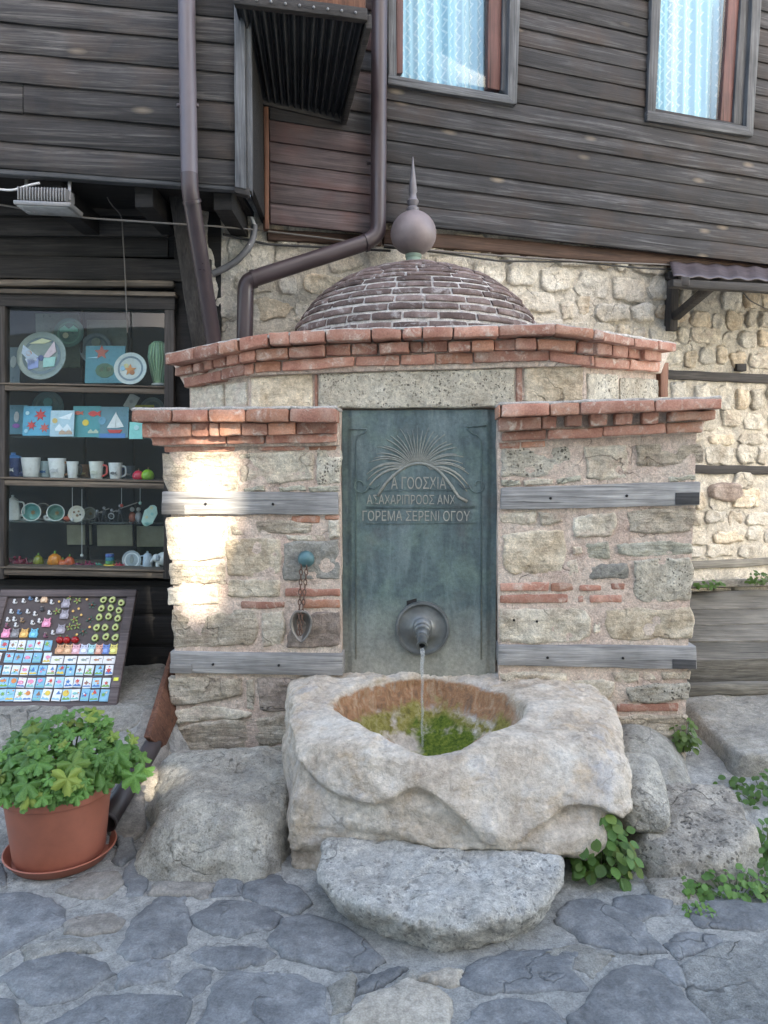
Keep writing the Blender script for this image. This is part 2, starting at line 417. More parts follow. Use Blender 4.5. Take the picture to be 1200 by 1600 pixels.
def woodmat(name, dark, mid, light, axis=0, knots=0.0, rough=0.7, streak=1.0, var=0.25, spec=0.35, red=None):
    m = M(name, rough, spec); s = [38.0, 38.0, 38.0]; s[axis] = 1.6
    c0 = m.coord(); c = m.n('VectorMath', {0: c0, 1: tuple(s)}, operation='MULTIPLY').outputs[0]
    g = m.noise(c, 1.0, 8, .68, .9); s2 = [150.0] * 3; s2[axis] = 4.0
    f = m.noise(m.n('VectorMath', {0: c0, 1: tuple(s2)}, operation='MULTIPLY').outputs[0], 1.0, 4, .6, .3)
    k = m.ramp(g, [(.3, dark), (.5, mid), (.72, light)]); k = m.val(k, m.rng(f, .3, .7, .68, 1.3))
    big = m.noise(c0, 3.2, 4, .6); k = m.val(k, m.rng(big, .3, .7, .7, 1.3))
    cs = [60.0, 60.0, 60.0]; cs[axis] = 1.1; sp = m.rng(m.noise(m.n('VectorMath', {0: c0, 1: tuple(cs)}, operation='MULTIPLY').outputs[0], 1.0, 2, .5, .15), .655, .70, 1, .35); k = m.val(k, sp)
    if red: k = m.mix(m.rng(m.noise(c0, 2.1, 4, .6, .5), .48, .68, 0, .7), k, red)
    hs = [(g, .6 * streak, .006), (f, .5 * streak, .003)]
    if knots:
        ks = [7.0] * 3; ks[axis] = 2.6
        v = m.n('TexVoronoi', {'Vector': m.n('VectorMath', {0: c0, 1: tuple(ks)}, operation='MULTIPLY').outputs[0], 'Scale': 1.0}).outputs[0]
        kk = m.rng(v, .05, .16, 1, 0); k = m.mix(m.ma('MULTIPLY', kk, knots), k, (.30, .24, .17)); ring = m.rng(v, .15, .24, 1, 0)
        k = m.mix(m.ma('MULTIPLY', m.ma('SUBTRACT', ring, kk, True), .5 * knots), k, tuple(q * .4 for q in dark))
    if var: k = m.val(k, m.rand(1 - var, 1 + var))
    m.col(k); m.bump(hs); return m.m
def plain(name, col, rough=0.6, metal=0.0, var=0.0, nz=0.25, sc=12.0, bump=0.15, spec=0.5):
    m = M(name, rough, spec); c = m.coord(); a = m.noise(c, sc, 6, .65)
    k = m.val(m.mix(0.0, col, col), m.rng(a, .25, .75, 1 - nz, 1 + nz))
    if var: k = m.val(k, m.rand(1 - var, 1 + var))
    m.col(k); m.b.inputs['Metallic'].default_value = metal
    t = m.rng(a, .3, .7, max(.05, rough - .12), min(1, rough + .12)); m.t.links.new(t, m.b.inputs['Roughness'])
    if bump: m.bump([(m.noise(c, sc * 5, 5, .6), bump, .004)])
    return m.m
def glassmat(name, tint=(.92, .96, .97), refl=1.0, rough=0.02):
    m = M(name); t = m.t; t.nodes.remove(m.b); out = [n for n in t.nodes if n.type == 'OUTPUT_MATERIAL'][0]
    tr = m.n('BsdfTransparent', {0: (*tint, 1)}); gl = m.n('BsdfGlossy', {'Color': (1, 1, 1, 1), 'Roughness': rough})
    bf = m.n('NewGeometry').outputs['Backfacing']; fr = m.n('Fresnel', {0: m.rng(bf, 0.0, 1.0, 1.5, 1 / 1.5)}).outputs[0]; mx = m.n('MixShader', {0: m.ma('MULTIPLY', fr, refl, True), 1: tr.outputs[0], 2: gl.outputs[0]})
    t.links.new(mx.outputs[0], out.inputs[0]); return m.m

PINK = (.44, .33, .27)
MT = {}
MT['lime'] = rockmat('limestone', [(.42, .35, .27), (.57, .51, .41), (.64, .60, .51)], pits=.25, stain=PINK, stain_amt=.6, layers=.3)
MT['warm'] = rockmat('warm limestone', [(.44, .35, .245), (.59, .505, .385), (.65, .585, .47)], pits=.15, stain=(.33, .22, .13), stain_amt=.4, layers=.25)
MT['pit'] = rockmat('pitted limestone', [(.50, .44, .35), (.60, .55, .45), (.66, .62, .53)], pits=.9, pitsc=62, bump=1.3)
MT['greypit'] = rockmat('grey pitted limestone', [(.40, .36, .29), (.53, .485, .40), (.60, .56, .48)], pits=.95, pitsc=50, bump=1.5, layers=.5)
MT['layer'] = rockmat('layered limestone', [(.38, .31, .23), (.54, .465, .365), (.61, .55, .45)], pits=.4, stain=PINK, layers=1.0, bump=1.3)
MT['grey'] = rockmat('grey stone block', [(.21, .20, .18), (.27, .26, .23), (.31, .30, .27)], pits=.2, var=.08)
MT['green'] = rockmat('greenish slate', [(.33, .315, .245), (.45, .43, .345), (.53, .51, .43)], layers=.9)
MT['brown'] = rockmat('brownish stone', [(.22, .17, .14), (.32, .26, .22), (.40, .35, .30)], stain=PINK, layers=.3)
MT['mortar'] = rockmat('pinkish lime mortar', [(.50, .375, .31), (.57, .455, .38), (.61, .52, .44)], sc=.8, stain=(.60, .53, .45), stain_amt=.7, var=0, bump=1.2, rnd=False)
MT['mortarwall'] = rockmat('beige wall mortar', [(.47, .425, .35), (.555, .51, .43), (.61, .57, .49)], sc=.7, stain=(.42, .41, .37), stain_amt=.5, var=0, bump=1.5, rnd=False)
MT['rubble'] = rockmat('rubble limestone', [(.49, .43, .34), (.60, .555, .47), (.66, .63, .56)], pits=.3, stain=(.56, .51, .43), stain_amt=.6, bump=1.5, var=.16)
MT['cap'] = rockmat('pale mortar cap', [(.40, .37, .34), (.48, .45, .42), (.54, .51, .48)], var=.05)
def brickmat(name, cols, lime=(.50, .43, .37), amt=.6, var=.28):
    m = M(name, .9, .25); c = m.coord(); a = m.noise(c, 9, 6, .6); k = m.ramp(a, [(.3, cols[0]), (.5, cols[1]), (.7, cols[2])])
    k = m.val(k, m.rand(1 - var, 1 + var)); l = m.noise(c, 16, 8, .7, .6); k = m.mix(m.rng(l, .54, .68, 0, amt), k, lime)
    f = m.noise(c, 120, 4, .6); k = m.val(k, m.rng(f, .3, .7, .8, 1.2)); m.col(k)
    m.bump([(l, .5, .008), (f, .4, .003)]); return m.m
MT['brick'] = brickmat('red brick', [(.27, .12, .088), (.37, .19, .14), (.44, .285, .225)], lime=(.56, .49, .42), amt=.85)
MT['orange'] = brickmat('orange brick', [(.33, .15, .095), (.42, .215, .145), (.47, .30, .23)], lime=(.56, .50, .44), amt=.7)
MT['dome'] = brickmat('weathered dome brick', [(.075, .054, .049), (.12, .085, .076), (.20, .152, .138)], lime=(.46, .43, .41), amt=.6, var=.35)
MT['domemortar'] = rockmat('white dome mortar', [(.42, .38, .35), (.55, .51, .47), (.64, .60, .56)], var=0, bump=1.3)
MT['basin'] = None
MT['boulder'] = rockmat('weathered boulder', [(.33, .30, .255), (.47, .44, .375), (.57, .535, .46)], sc=.9, pits=.4, pitsc=75, stain=(.25, .25, .24), stain_amt=.5, bump=1.6, var=0)
MT['boulder2'] = rockmat('rough shell limestone', [(.30, .27, .23), (.44, .40, .34), (.54, .50, .43)], sc=.9, pits=.7, pitsc=45, stain=(.14, .13, .12), stain_amt=.55, bump=1.7, var=0)
MT['step'] = rockmat('holed step stone', [(.50, .475, .43), (.64, .615, .56), (.72, .70, .65)], sc=1.0, pits=.55, pitsc=50, stain=(.32, .31, .29), stain_amt=.5, bump=1.9, var=0)
MT['slab'] = rockmat('grey slab', [(.21, .20, .18), (.29, .28, .25), (.37, .35, .31)], pits=.3, stain=(.30, .27, .20), bump=1.2, var=.1)
MT['cobble'] = rockmat('blue grey cobble', [(.098, .102, .106), (.132, .137, .140), (.19, .193, .192)], sc=.8, stain=(.29, .29, .28), stain_amt=.45, rough=.58, bump=.45, var=.16, spec=.45, cracks=.22)
MT['cobble2'] = rockmat('brownish cobble', [(.15, .135, .115), (.21, .19, .165), (.27, .25, .22)], sc=.8, rough=.65, bump=.6, var=.12, spec=.4)
MT['cobble3'] = rockmat('beige cobble', [(.30, .26, .21), (.38, .34, .28), (.44, .40, .34)], sc=.8, rough=.8, bump=.8, var=.08)
MT['rubblepatch'] = rockmat('rough concrete patch', [(.24, .24, .23), (.33, .33, .31), (.40, .40, .38)], sc=1.0, stain=(.14, .15, .15), stain_amt=.6, bump=1.8, var=0)
MT['ground'] = rockmat('grey paving mortar', [(.31, .31, .29), (.42, .41, .38), (.51, .495, .455)], sc=.9, stain=(.22, .225, .22), stain_amt=.55, bump=1.6, var=0, rnd=False)
MT['plank'] = woodmat('weathered dark plank', (.008, .0082, .0092), (.0215, .0215, .0238), (.085, .084, .087), knots=.35, var=.40, red=(.038, .026, .021))
MT['plankleft'] = woodmat('weathered grey brown plank', (.010, .0097, .0103), (.030, .0283, .0285), (.112, .104, .098), knots=.45, var=.35, red=(.058, .041, .032))
MT['plankred'] = woodmat('reddish dark plank', (.032, .022, .023), (.058, .042, .042), (.098, .074, .072), knots=.2, red=(.09, .04, .035))
MT['trim'] = woodmat('blue grey trim', (.035, .038, .042), (.07, .074, .08), (.135, .14, .145), streak=1.2)
MT['trimv'] = woodmat('blue grey upright trim', (.035, .038, .042), (.07, .074, .08), (.135, .14, .145), axis=2, streak=1.2)
MT['darkv'] = woodmat('dark upright timber', (.018, .016, .015), (.04, .035, .032), (.075, .066, .06), axis=2)
MT['dark'] = woodmat('dark timber', (.018, .016, .015), (.036, .032, .03), (.07, .062, .056))
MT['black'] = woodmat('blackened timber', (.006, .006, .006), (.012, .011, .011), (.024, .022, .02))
MT['shelf'] = woodmat('shelf timber', (.05, .04, .032), (.11, .09, .07), (.22, .18, .14))
MT['beam'] = woodmat('weathered grey beam', (.15, .145, .145), (.255, .25, .245), (.37, .36, .345), streak=1.3, var=.1)
MT['beamend'] = woodmat('beam end', (.09, .085, .085), (.14, .135, .13), (.20, .19, .18), var=.15)
MT['beamdark'] = woodmat('dark beam end', (.03, .03, .032), (.05, .05, .052), (.08, .078, .078), var=.1)
MT['sillbeam'] = woodmat('brown sill beam', (.03, .016, .011), (.055, .03, .021), (.10, .06, .042))
MT['sash'] = woodmat('red brown sash', (.055, .02, .018), (.085, .033, .029), (.12, .055, .048), axis=2, rough=.5)
MT['deck'] = woodmat('grey deck plank', (.075, .07, .06), (.135, .128, .11), (.205, .195, .17), streak=1.4)
MT['rust'] = woodmat('rusty brown board', (.06, .025, .015), (.12, .05, .028), (.18, .085, .05), axis=2)
MT['frame'] = woodmat('board frame', (.07, .055, .055), (.10, .08, .08), (.13, .11, .11), var=.05)
MT['pipe'] = plain('brown painted pipe', (.048, .034, .037), rough=.38, nz=.18, sc=6, bump=.05)
MT['pipelight'] = plain('faded pipe', (.10, .085, .098), rough=.45, nz=.15, sc=6, bump=.05)
MT['drain'] = plain('dark drain pipe', (.045, .036, .036), rough=.45, nz=.4, sc=7, bump=.1)
MT['canopy'] = plain('dark corrugated sheet', (.022, .024, .026), rough=.4, metal=.2, nz=.4, sc=5)
MT['awning'] = plain('brown awning sheet', (.06, .045, .048), rough=.5, nz=.35, sc=9)
MT['cable'] = plain('grey cable', (.12, .11, .10), rough=.6)
MT['blackcable'] = plain('black cable', (.02, .02, .02), rough=.6)
MT['white'] = plain('white cable', (.6, .6, .6), rough=.5)
MT['conduit'] = plain('grey conduit', (.12, .12, .125), rough=.55, nz=.3)
MT['alu'] = plain('grey cast housing', (.20, .20, .20), rough=.5, metal=.3, nz=.2)
MT['lamp'] = plain('lamp glass', (.35, .36, .36), rough=.2)
MT['finial'] = plain('dull lead ball', (.20, .165, .165), rough=.55, metal=.25, nz=.25, sc=9)
MT['spike'] = plain('grey spike', (.15, .14, .15), rough=.5, metal=.4, nz=.3)
MT['patina'] = plain('green copper collar', (.20, .27, .22), rough=.7, nz=.3)
MT['verd'] = plain('blue green knob', (.07, .15, .165), rough=.5, metal=.2, nz=.4, sc=20)
MT['chain'] = plain('rusty chain', (.13, .075, .055), rough=.7, metal=.3, nz=.4, sc=60)
MT['cup'] = plain('dull metal cup', (.24, .22, .20), rough=.45, metal=.6, nz=.4, sc=18)
MT['spout'] = plain('grey bronze spout', (.15, .16, .16), rough=.42, metal=.5, nz=.35, sc=15)
MT['hole'] = plain('dark hole', (.01, .01, .01), rough=.9)
MT['terracotta'] = plain('terracotta plastic', (.36, .125, .08), rough=.6, nz=.22, sc=7, bump=.05)
MT['soil'] = plain('soil', (.04, .03, .022), rough=1, nz=.5, sc=30, bump=.8)
MT['glass'] = glassmat('window glass', refl=.4); MT['glass2'] = glassmat('shelf glass', (.8, .9, .88))
MT['backwall'] = plain('opposite plaster', (.54, .49, .42), rough=.9, nz=.15, sc=2)
MT['panel'] = plain('beige panel', (.40, .36, .26), rough=.8, nz=.2)
MT['interior'] = plain('dark interior', (.02, .021, .023), rough=.8, nz=.4, sc=4)
MT['boardback'] = plain('magnet board felt', (.085, .07, .07), rough=.9)

def plaquemat():
    m = M('patinated bronze', .55, .5); c = m.coord(rnd=False); s = m.n('VectorMath', {0: c, 1: (7, 7, 1.3)}, operation='MULTIPLY').outputs[0]
    a = m.noise(s, 1.6, 7, .65, .5); b = m.noise(c, 5, 7, .65, .6); f = m.noise(c, 60, 6, .7)
    k = m.ramp(a, [(.3, (.045, .066, .072)), (.5, (.085, .122, .127)), (.7, (.155, .20, .20))])
    k = m.mix(m.rng(b, .48, .66, 0, .6), k, (.085, .165, .14)); k = m.mix(m.rng(m.noise(c, 3, 5, .6), .56, .7, 0, .5), k, (.10, .09, .085))
    z = m.n('SeparateXYZ', {0: c}).outputs[2]; lime = m.ma('ADD', m.rng(z, .05, .42, .95, 0), m.ma('MULTIPLY', m.ma('SUBTRACT', b, .5), 1.1), True)
    k = m.mix(m.ma('MULTIPLY', lime, .75, True), k, (.36, .34, .29)); k = m.val(k, m.rng(f, .3, .7, .75, 1.25)); m.col(k)
    m.b.inputs['Metallic'].default_value = .15; m.bump([(f, .5, .004), (a, .4, .008)]); return m.m
MT['plaque'] = plaquemat()
def basinmat():
    m = M('basin limestone', .88, .3); c = m.coord(rnd=False); a = m.noise(c, 4.5, 7, .62, .6); b = m.noise(c, 24, 8, .72); f = m.noise(c, 120, 5, .65)
    k = m.ramp(a, [(.3, (.385, .315, .245)), (.48, (.53, .455, .37)), (.66, (.605, .555, .485))])
    k = m.mix(m.rng(m.noise(c, 6.5, 5, .6, .6), .54, .7, 0, .6), k, (.46, .34, .22))
    k = m.mix(m.rng(m.noise(c, 3.1, 6, .65, .4), .55, .66, 0, .55), k, (.42, .42, .43)); k = m.val(k, m.rng(b, .28, .72, .68, 1.32)); md = m.noise(c, 60, 6, .72, .4); k = m.val(k, m.rng(md, .3, .7, .8, 1.22))  # bump hollows get their shade from darker colour here too
    cn = m.ma('ABSOLUTE', m.ma('SUBTRACT', m.noise(c, 2.2, 4, .5, .25), .5)); cm = m.ma('MULTIPLY', m.rng(cn, .001, .006, 1, 0), m.rng(m.noise(c, 2.3, 3, .5), .50, .60)); k = m.val(k, m.ma('SUBTRACT', 1.0, m.ma('MULTIPLY', cm, .45)))
    at = m.n('Attribute', attribute_name='growth').outputs['Color']; sep = m.n('SeparateColor', {0: at})
    sv = m.n('VectorMath', {0: c, 1: (26, 26, 4)}, operation='MULTIPLY').outputs[0]; sn = m.noise(sv, 1.0, 6, .65, .5)
    def msk(ch, lo, hi): return m.rng(m.ma('ADD', sep.outputs[ch], m.ma('MULTIPLY', m.ma('SUBTRACT', sn, .5), 1.1)), lo, hi)
    rust = m.ramp(sn, [(.3, (.16, .11, .08)), (.5, (.36, .19, .10)), (.7, (.48, .35, .24))])
    alg = m.ramp(m.noise(c, 30, 6, .7, .5), [(.3, (.10, .09, .03)), (.5, (.27, .235, .06)), (.7, (.40, .36, .18))])
    moss = m.ramp(m.noise(c, 60, 6, .7), [(.3, (.030, .06, .010)), (.5, (.10, .15, .018)), (.72, (.24, .27, .045))])
    k = m.mix(msk(0, .35, .75), k, rust); k = m.mix(msk(1, .35, .7), k, alg); k = m.mix(msk(2, .30, .8), k, moss)
    m.col(k); m.bump([(b, .8, .02), (md, .7, .009), (f, .5, .005)]); return m.m
MT['basin'] = basinmat()
def leafmat(name, a, b, rough=.5):
    m = M(name, rough, .4); c = m.coord(); n = m.noise(c, 14, 5, .6); k = m.mix(m.rng(n, .35, .65), a, b); k = m.mix(m.rng(m.ma('FRACT', m.ma('MULTIPLY', m.n('ObjectInfo').outputs['Random'], 7.3)), .80, .97, 0, .7), k, (.24, .27, .05)); k = m.val(k, m.rand(.62, 1.35)); m.col(k)
    m.b.inputs['Subsurface Weight'].default_value = 0.0
    t = m.n('BsdfTranslucent', {0: (*[q * 1.3 for q in b], 1)}); mx = m.n('MixShader', {0: .3, 1: m.b.outputs[0], 2: t.outputs[0]})
    out = [q for q in m.t.nodes if q.type == 'OUTPUT_MATERIAL'][0]; m.t.links.new(mx.outputs[0], out.inputs[0]); m.bump([(n, .4, .004)]); return m.m
MT['leaf'] = leafmat('geranium leaf', (.07, .17, .040), (.14, .285, .065)); MT['leaf2'] = leafmat('weed leaf', (.05, .12, .022), (.11, .21, .045))
MT['stem'] = plain('green stem', (.09, .13, .04), rough=.6)
def watermat():
    m = M('falling water', .05); m.b.inputs['Transmission Weight'].default_value = .85; m.b.inputs['IOR'].default_value = 1.33
    m.col((.92, .95, .97)); return m.m
MT['water'] = watermat()
def curtainmat():
    m = M('lace curtain', .9, .1); c = m.coord(rnd=False); x = m.n('SeparateXYZ', {0: c})
    w = m.n('TexWave', {'Vector': c, 'Scale': 9.0, 'Distortion': 0.0}, wave_type='BANDS', bands_direction='X').outputs[1]
    zz = m.ma('PINGPONG', m.ma('MULTIPLY', x.outputs[2], 14.0), .5); q = m.ma('ADD', m.ma('MULTIPLY', x.outputs[0], 22.0), zz)
    l = m.ma('PINGPONG', q, .5); ln = m.rng(l, .05, .16, 1, 0); fl = m.noise(c, 55, 3, .6)
    k = m.mix(m.ma('MULTIPLY', ln, m.rng(fl, .35, .6)), (.30, .47, .57), (.58, .68, .72)); m.col(k); m.bump([(ln, .2, .004)])
    t = m.n('BsdfTranslucent', {0: (.6, .8, .9, 1)}); return m.m
MT['curtain'] = curtainmat()
_cm = {}
def colour(c, rough=.35):
    k = (tuple(round(q, 3) for q in c), rough)
    if k not in _cm: _cm[k] = plain('glazed colour', tuple(min(.8, q * 1.12) for q in c), rough=rough, nz=.12, sc=40, bump=0)
    return _cm[k]
# ------------------------------------------------------------------ planes of the place
F = Plane(0.17, 3.60, 1, -0.06)        # front face of the fountain
W = Plane(-0.68, 4.25, 1, 0.34)        # right house, receding to the right
J = Plane(-0.68, 3.75, 1, 0.10)        # jettied upper floor of the left house
S = Plane(-1.5, 4.15, 1, 0.0)          # shop window under the jetty

def sst(a, b, x): t = min(1, max(0, (x - a) / (b - a))); return t * t * (3 - 2 * t)
def gz(x, y):
    l = 1 - sst(-1.12, -0.86, x); zl = np.interp(y, [2.9, 3.12, 3.65, 4.15, 4.6], [0, .06, .33, .41, .42])
    r = sst(1.0, 1.5, x); zr = np.interp(y, [2.85, 3.3, 4.0, 6, 8], [0, .1, .2, .3, .35])
    return float(l * zl + r * zr)
def gzn(x, y):
    p = Vector((x, y, 0)); return gz(x, y) + noise.noise(p * 4) * .006 + noise.fractal(p * 13, 1, 2, 4) * .006

def build_ground():
    xs = [-60, -30, -12, -6, -4, -3] + list(np.arange(-2.6, 2.61, .03)) + [3, 4, 6, 12, 30, 60]
    ys = [-60, -30, -12, -6, -3, -1, 0, .6] + list(np.arange(1.1, 4.7, .03)) + [5, 6, 7, 9, 14, 30, 60]
    V = [(x, y, gzn(x, y) if -3 < x < 3 and .5 < y < 5 else gz(x, y)) for y in ys for x in xs]; n = len(xs)
    Fc = [(j * n + i, j * n + i + 1, (j + 1) * n + i + 1, (j + 1) * n + i) for j in range(len(ys) - 1) for i in range(n - 1)]
    return tag(mk('ground', V, Fc, MT['ground'], origin=Vector((0, 0, 0))), kind='structure')
ground = build_ground()

COBBLES = [
 ('cobble', [(-40,1405),(30,1396),(62,1402),(98,1425),(95,1445),(40,1472),(0,1496),(-60,1500)]),
 ('cobble2', [(100,1447),(125,1432),(170,1427),(193,1438),(182,1455),(125,1465),(102,1460)]),
 ('cobble', [(184,1485),(215,1432),(250,1406),(285,1406),(295,1440),(291,1475),(250,1497),(200,1498)]),
 ('cobble', [(300,1435),(345,1411),(400,1411),(441,1435),(420,1450),(370,1466),(320,1457)]),
 ('cobble', [(383,1385),(405,1364),(430,1368),(470,1393),(487,1410),(460,1427),(410,1416),(383,1402)]),
 ('cobble', [(425,1470),(445,1440),(490,1435),(545,1453),(597,1500),(570,1516),(500,1511),(440,1491)]),
 ('cobble', [(304,1495),(325,1480),(400,1479),(426,1492),(410,1508),(340,1514),(308,1506)]),
 ('cobble', [(3,1530),(60,1494),(110,1489),(165,1509),(176,1522),(120,1556),(60,1571),(20,1546)]),
 ('cobble', [(181,1546),(190,1520),(230,1500),(263,1504),(259,1531),(215,1541)]),
 ('cobble', [(80,1608),(150,1562),(250,1557),(292,1570),(285,1625),(180,1665),(90,1640)]),
 ('cobble', [(312,1612),(335,1540),(370,1521),(460,1525),(500,1544),(511,1590),(503,1640),(315,1650)]),
 ('cobble', [(-30,1560),(20,1568),(28,1600),(0,1630),(-50,1620)]),
 ('cobble3', [(538,1592),(580,1560),(640,1535),(690,1549),(702,1580),(692,1625),(560,1640)]),
 ('cobble', [(724,1536),(735,1510),(800,1489),(895,1482),(901,1500),(886,1520),(914,1549),(830,1551),(740,1549)]),
 ('cobble', [(722,1602),(750,1575),(800,1562),(850,1570),(882,1600),(870,1640),(725,1640)]),
 ('cobble', [(898,1590),(930,1545),(980,1512),(1015,1514),(1060,1549),(1102,1600),(1080,1650),(905,1650)]),
 ('cobble', [(868,1440),(890,1415),(935,1409),(1000,1444),(1032,1485),(970,1489),(910,1471)]),
 ('cobble', [(960,1407),(1005,1397),(1050,1410),(1040,1430),(1000,1439),(965,1426)]),
 ('cobble', [(1075,1427),(1110,1411),(1200,1414),(1240,1440),(1180,1456),(1095,1446)]),
 ('rubblepatch', [(1068,1512),(1130,1480),(1210,1468),(1260,1530),(1240,1600),(1120,1606),(1080,1562)]),
 ('cobble2', [(92,1392),(138,1366),(186,1362),(192,1380),(160,1404),(110,1402)]),
 ('cobble', [(196,1376),(200,1352),(216,1340),(232,1376),(222,1400),(205,1402)]),
 ('slab', [(596,1552),(640,1519),(668,1524),(640,1536),(600,1556)]),
 ('cobble', [(560,1535),(600,1519),(636,1517),(594,1546),(560,1556)]),
 ('cobble3', [(655,1528),(700,1515),(724,1520),(716,1542),(694,1546)]),
 ('slab', [(40,1482),(100,1468),(150,1474),(160,1486),(100,1492),(50,1506)]), ('cobble', [(268,1545),(300,1516),(336,1518),(322,1544),(296,1560)]), ('slab', [(515,1548),(548,1520),(560,1530),(548,1580),(520,1590)]), ('cobble', [(345,1372),(380,1368),(378,1398),(330,1402)]), ('cobble2', [(240,1384),(300,1380),(330,1384),(322,1404),(280,1402),(238,1400)]), ('slab', [(850,1490),(900,1478),(960,1494),(925,1530),(905,1520)]), ('cobble', [(1035,1500),(1062,1508),(1070,1540),(1048,1536),(1022,1512)]),
 ('cobble', [(1035,1478),(1060,1460),(1120,1462),(1126,1476),(1066,1500)]),
 ('cobble', [(-30,1340),(6,1352),(12,1380),(-10,1392),(-50,1385)]),
]
FLAG = [ # flagstones climbing to the shop, drawn on the rising ground
 ('slab', [(106,1138),(150,1116),(232,1118),(238,1136),(200,1146),(150,1150)], .255),
 ('slab', [(168,1086),(190,1068),(256,1062),(250,1090),(236,1112),(178,1112)], .33),
 ('slab', [(-60,1140),(20,1118),(98,1120),(102,1140),(40,1160),(-60,1170)], .25),
 ('cobble2', [(205,1180),(226,1152),(262,1150),(266,1178),(240,1196)], .2),
 ('cobble3', [(196,1228),(214,1204),(268,1196),(272,1226),(240,1240)], .12),
 ('cobble2', [(172,1300),(190,1270),(228,1262),(226,1296),(196,1320)], .03),
 ('cobble', [(176,1345),(182,1318),(206,1312),(212,1336),(196,1352)], .0),
]
def groundstone(mt, q, z0=0.0, name='paving_stone', proud=None, **kw):
    P = [tuple(ground_hit(x, y, z0)[:2]) for x, y in q]
    cx_ = sum(p[0] for p in P) / len(P); cy_ = sum(p[1] for p in P) / len(P); P = [(cx_ + (a - cx_) * 1.09, cy_ + (b - cy_) * 1.09) for a, b in P]
    pr = proud or random.uniform(.008, .014)
    return stone(name, P, lambda u, v, h: Vector((u, v, gz(u, v) + h)), MT[mt], ground, proud=pr, back=.05, N=48, rings=10, edge=.022,
                 rough=.006 if mt != 'rubblepatch' else .012, fr=10, jit=.010, dome=.004, round_=0)
for mt, q in COBBLES: groundstone(mt, q)
for mt, q, z in FLAG: groundstone(mt, q, z, proud=.012)
rr = random.Random(3)                      # the paving goes on beyond the picture
for gx in np.arange(-2.6, 2.7, .36):
    for gy in np.arange(0.7, 3.0, .30):
        x = gx + rr.uniform(-.07, .07); y = gy + rr.uniform(-.06, .06)
        if abs(x) < .54 * y + .30 and y > 1.95: continue
        a = rr.uniform(.1, .16); b = rr.uniform(.08, .12); ph = rr.uniform(0, 6)
        P = [(x + a * math.cos(t + ph) * rr.uniform(.85, 1.1), y + b * math.sin(t + ph) * rr.uniform(.85, 1.1)) for t in np.arange(0, 6.28, .9)]
        stone('paving_stone', P, lambda u, v, h: Vector((u, v, gz(u, v) + h)), MT['cobble'], ground, proud=.012, back=.05, N=20, rings=6, edge=.03, rough=.004, fr=9, jit=.004, dome=.006, round_=1)

# ------------------------------------------------------------------ unseen wall added to block the sun; its cut holes shape the sun patches
def sun_blocker():
    t = (F.at(0, 0).y + 3.0) / (-SUN.y)
    def cast(px, py): p = F.hit(px, py); k = (p.y + 3.0) / (-SUN.y); return p + SUN * k
    a = cast(272, 690); b = cast(384, 690); c = cast(300, 955)
    x0, x1, z1, z0 = a.x, b.x, a.z, c.z
    g = ground_hit(246, 1222, .12); g = g + SUN * ((g.y + 3.0) / (-SUN.y)); dx, dz = x1 - x0, z1 - z0
    holes = [(x0 + .16 * dx, z0 + .45 * dz, x0 + .92 * dx, z1), (x0, z0 + .30 * dz, x0 + .70 * dx, z0 + .72 * dz), (x0 + .10 * dx, z0, x0 + .66 * dx, z0 + .5 * dz), (x0 + .5 * dx, z0 + .38 * dz, x0 + .78 * dx, z0 + .6 * dz),
             (g.x - .07, g.z - .05, g.x + .09, g.z + .07)]
    xs = sorted({-11, -.6, 8.5} | {h[0] for h in holes} | {h[2] for h in holes}); zs = sorted({0, 6.0, 11.0} | {h[1] for h in holes} | {h[3] for h in holes}); parts = []
    for xa, xb in zip(xs, xs[1:]):
        run = None
        for za, zb in list(zip(zs, zs[1:])) + [(None, None)]:
            solid = za is not None and not (xb <= -.6 and za >= 6.0) and not any(h[0] <= (xa + xb) / 2 <= h[2] and h[1] <= (za + zb) / 2 <= h[3] for h in holes)
            if solid: run = (run[0], zb) if run else (za, zb)
            elif run:
                a_, b_ = run; run = None
                parts.append(hexa_geo([(xa, -3.08, b_), (xb, -3.08, b_), (xb, -3.08, a_), (xa, -3.08, a_)], [(xa, -3.0, b_), (xb, -3.0, b_), (xb, -3.0, a_), (xa, -3.0, a_)], .0005))
    V, Fc = merge(parts); return tag(mk('sun_blocker_wall', V, Fc, MT['backwall'], smooth=False), kind='structure')
sun_blocker()

# ------------------------------------------------------------------ stone ground floor of the right house
wall = thing('stone_wall', W.at(1.5, 0), 'rough cream rubble stone wall with dark timber ties behind the domed fountain', 'wall')
def wall_core():
    us = np.arange(-.35, 5.2, .028); zs = np.arange(0, 3.06, .025); V = []
    for z in zs:
        for u in us:
            p = Vector((u, z, 3)); V.append(W.at(u, z, -.010 + noise.fractal(p * 5, 1, 2, 4) * .014 + noise.fractal(p * 16, 1, 2, 3) * .007 + noise.noise(p * 1.3) * .010))
    n = len(us); Fc = [(j * n + i, j * n + i + 1, (j + 1) * n + i + 1, (j + 1) * n + i) for j in range(len(zs) - 1) for i in range(n - 1)]
    mk('wall_mortar', V, Fc, MT['mortarwall'], wall, rz=W.rz)
    hexa('wall_core', [W.at(-.35, 3.06, -.06), W.at(5.2, 3.06, -.06), W.at(5.2, 0, -.06), W.at(-.35, 0, -.06)],
         [W.at(-.35, 3.06, -.4), W.at(5.2, 3.06, -.4), W.at(5.2, 0, -.4), W.at(-.35, 0, -.4)], MT['mortarwall'], wall)
wall_core()
TIES = [[(1030,577),(1240,587),(1240,601),(1030,591)], [(1070,726),(1240,729),(1240,741),(1070,740)], [(1064,878),(1240,870),(1240,882),(1064,890)]]
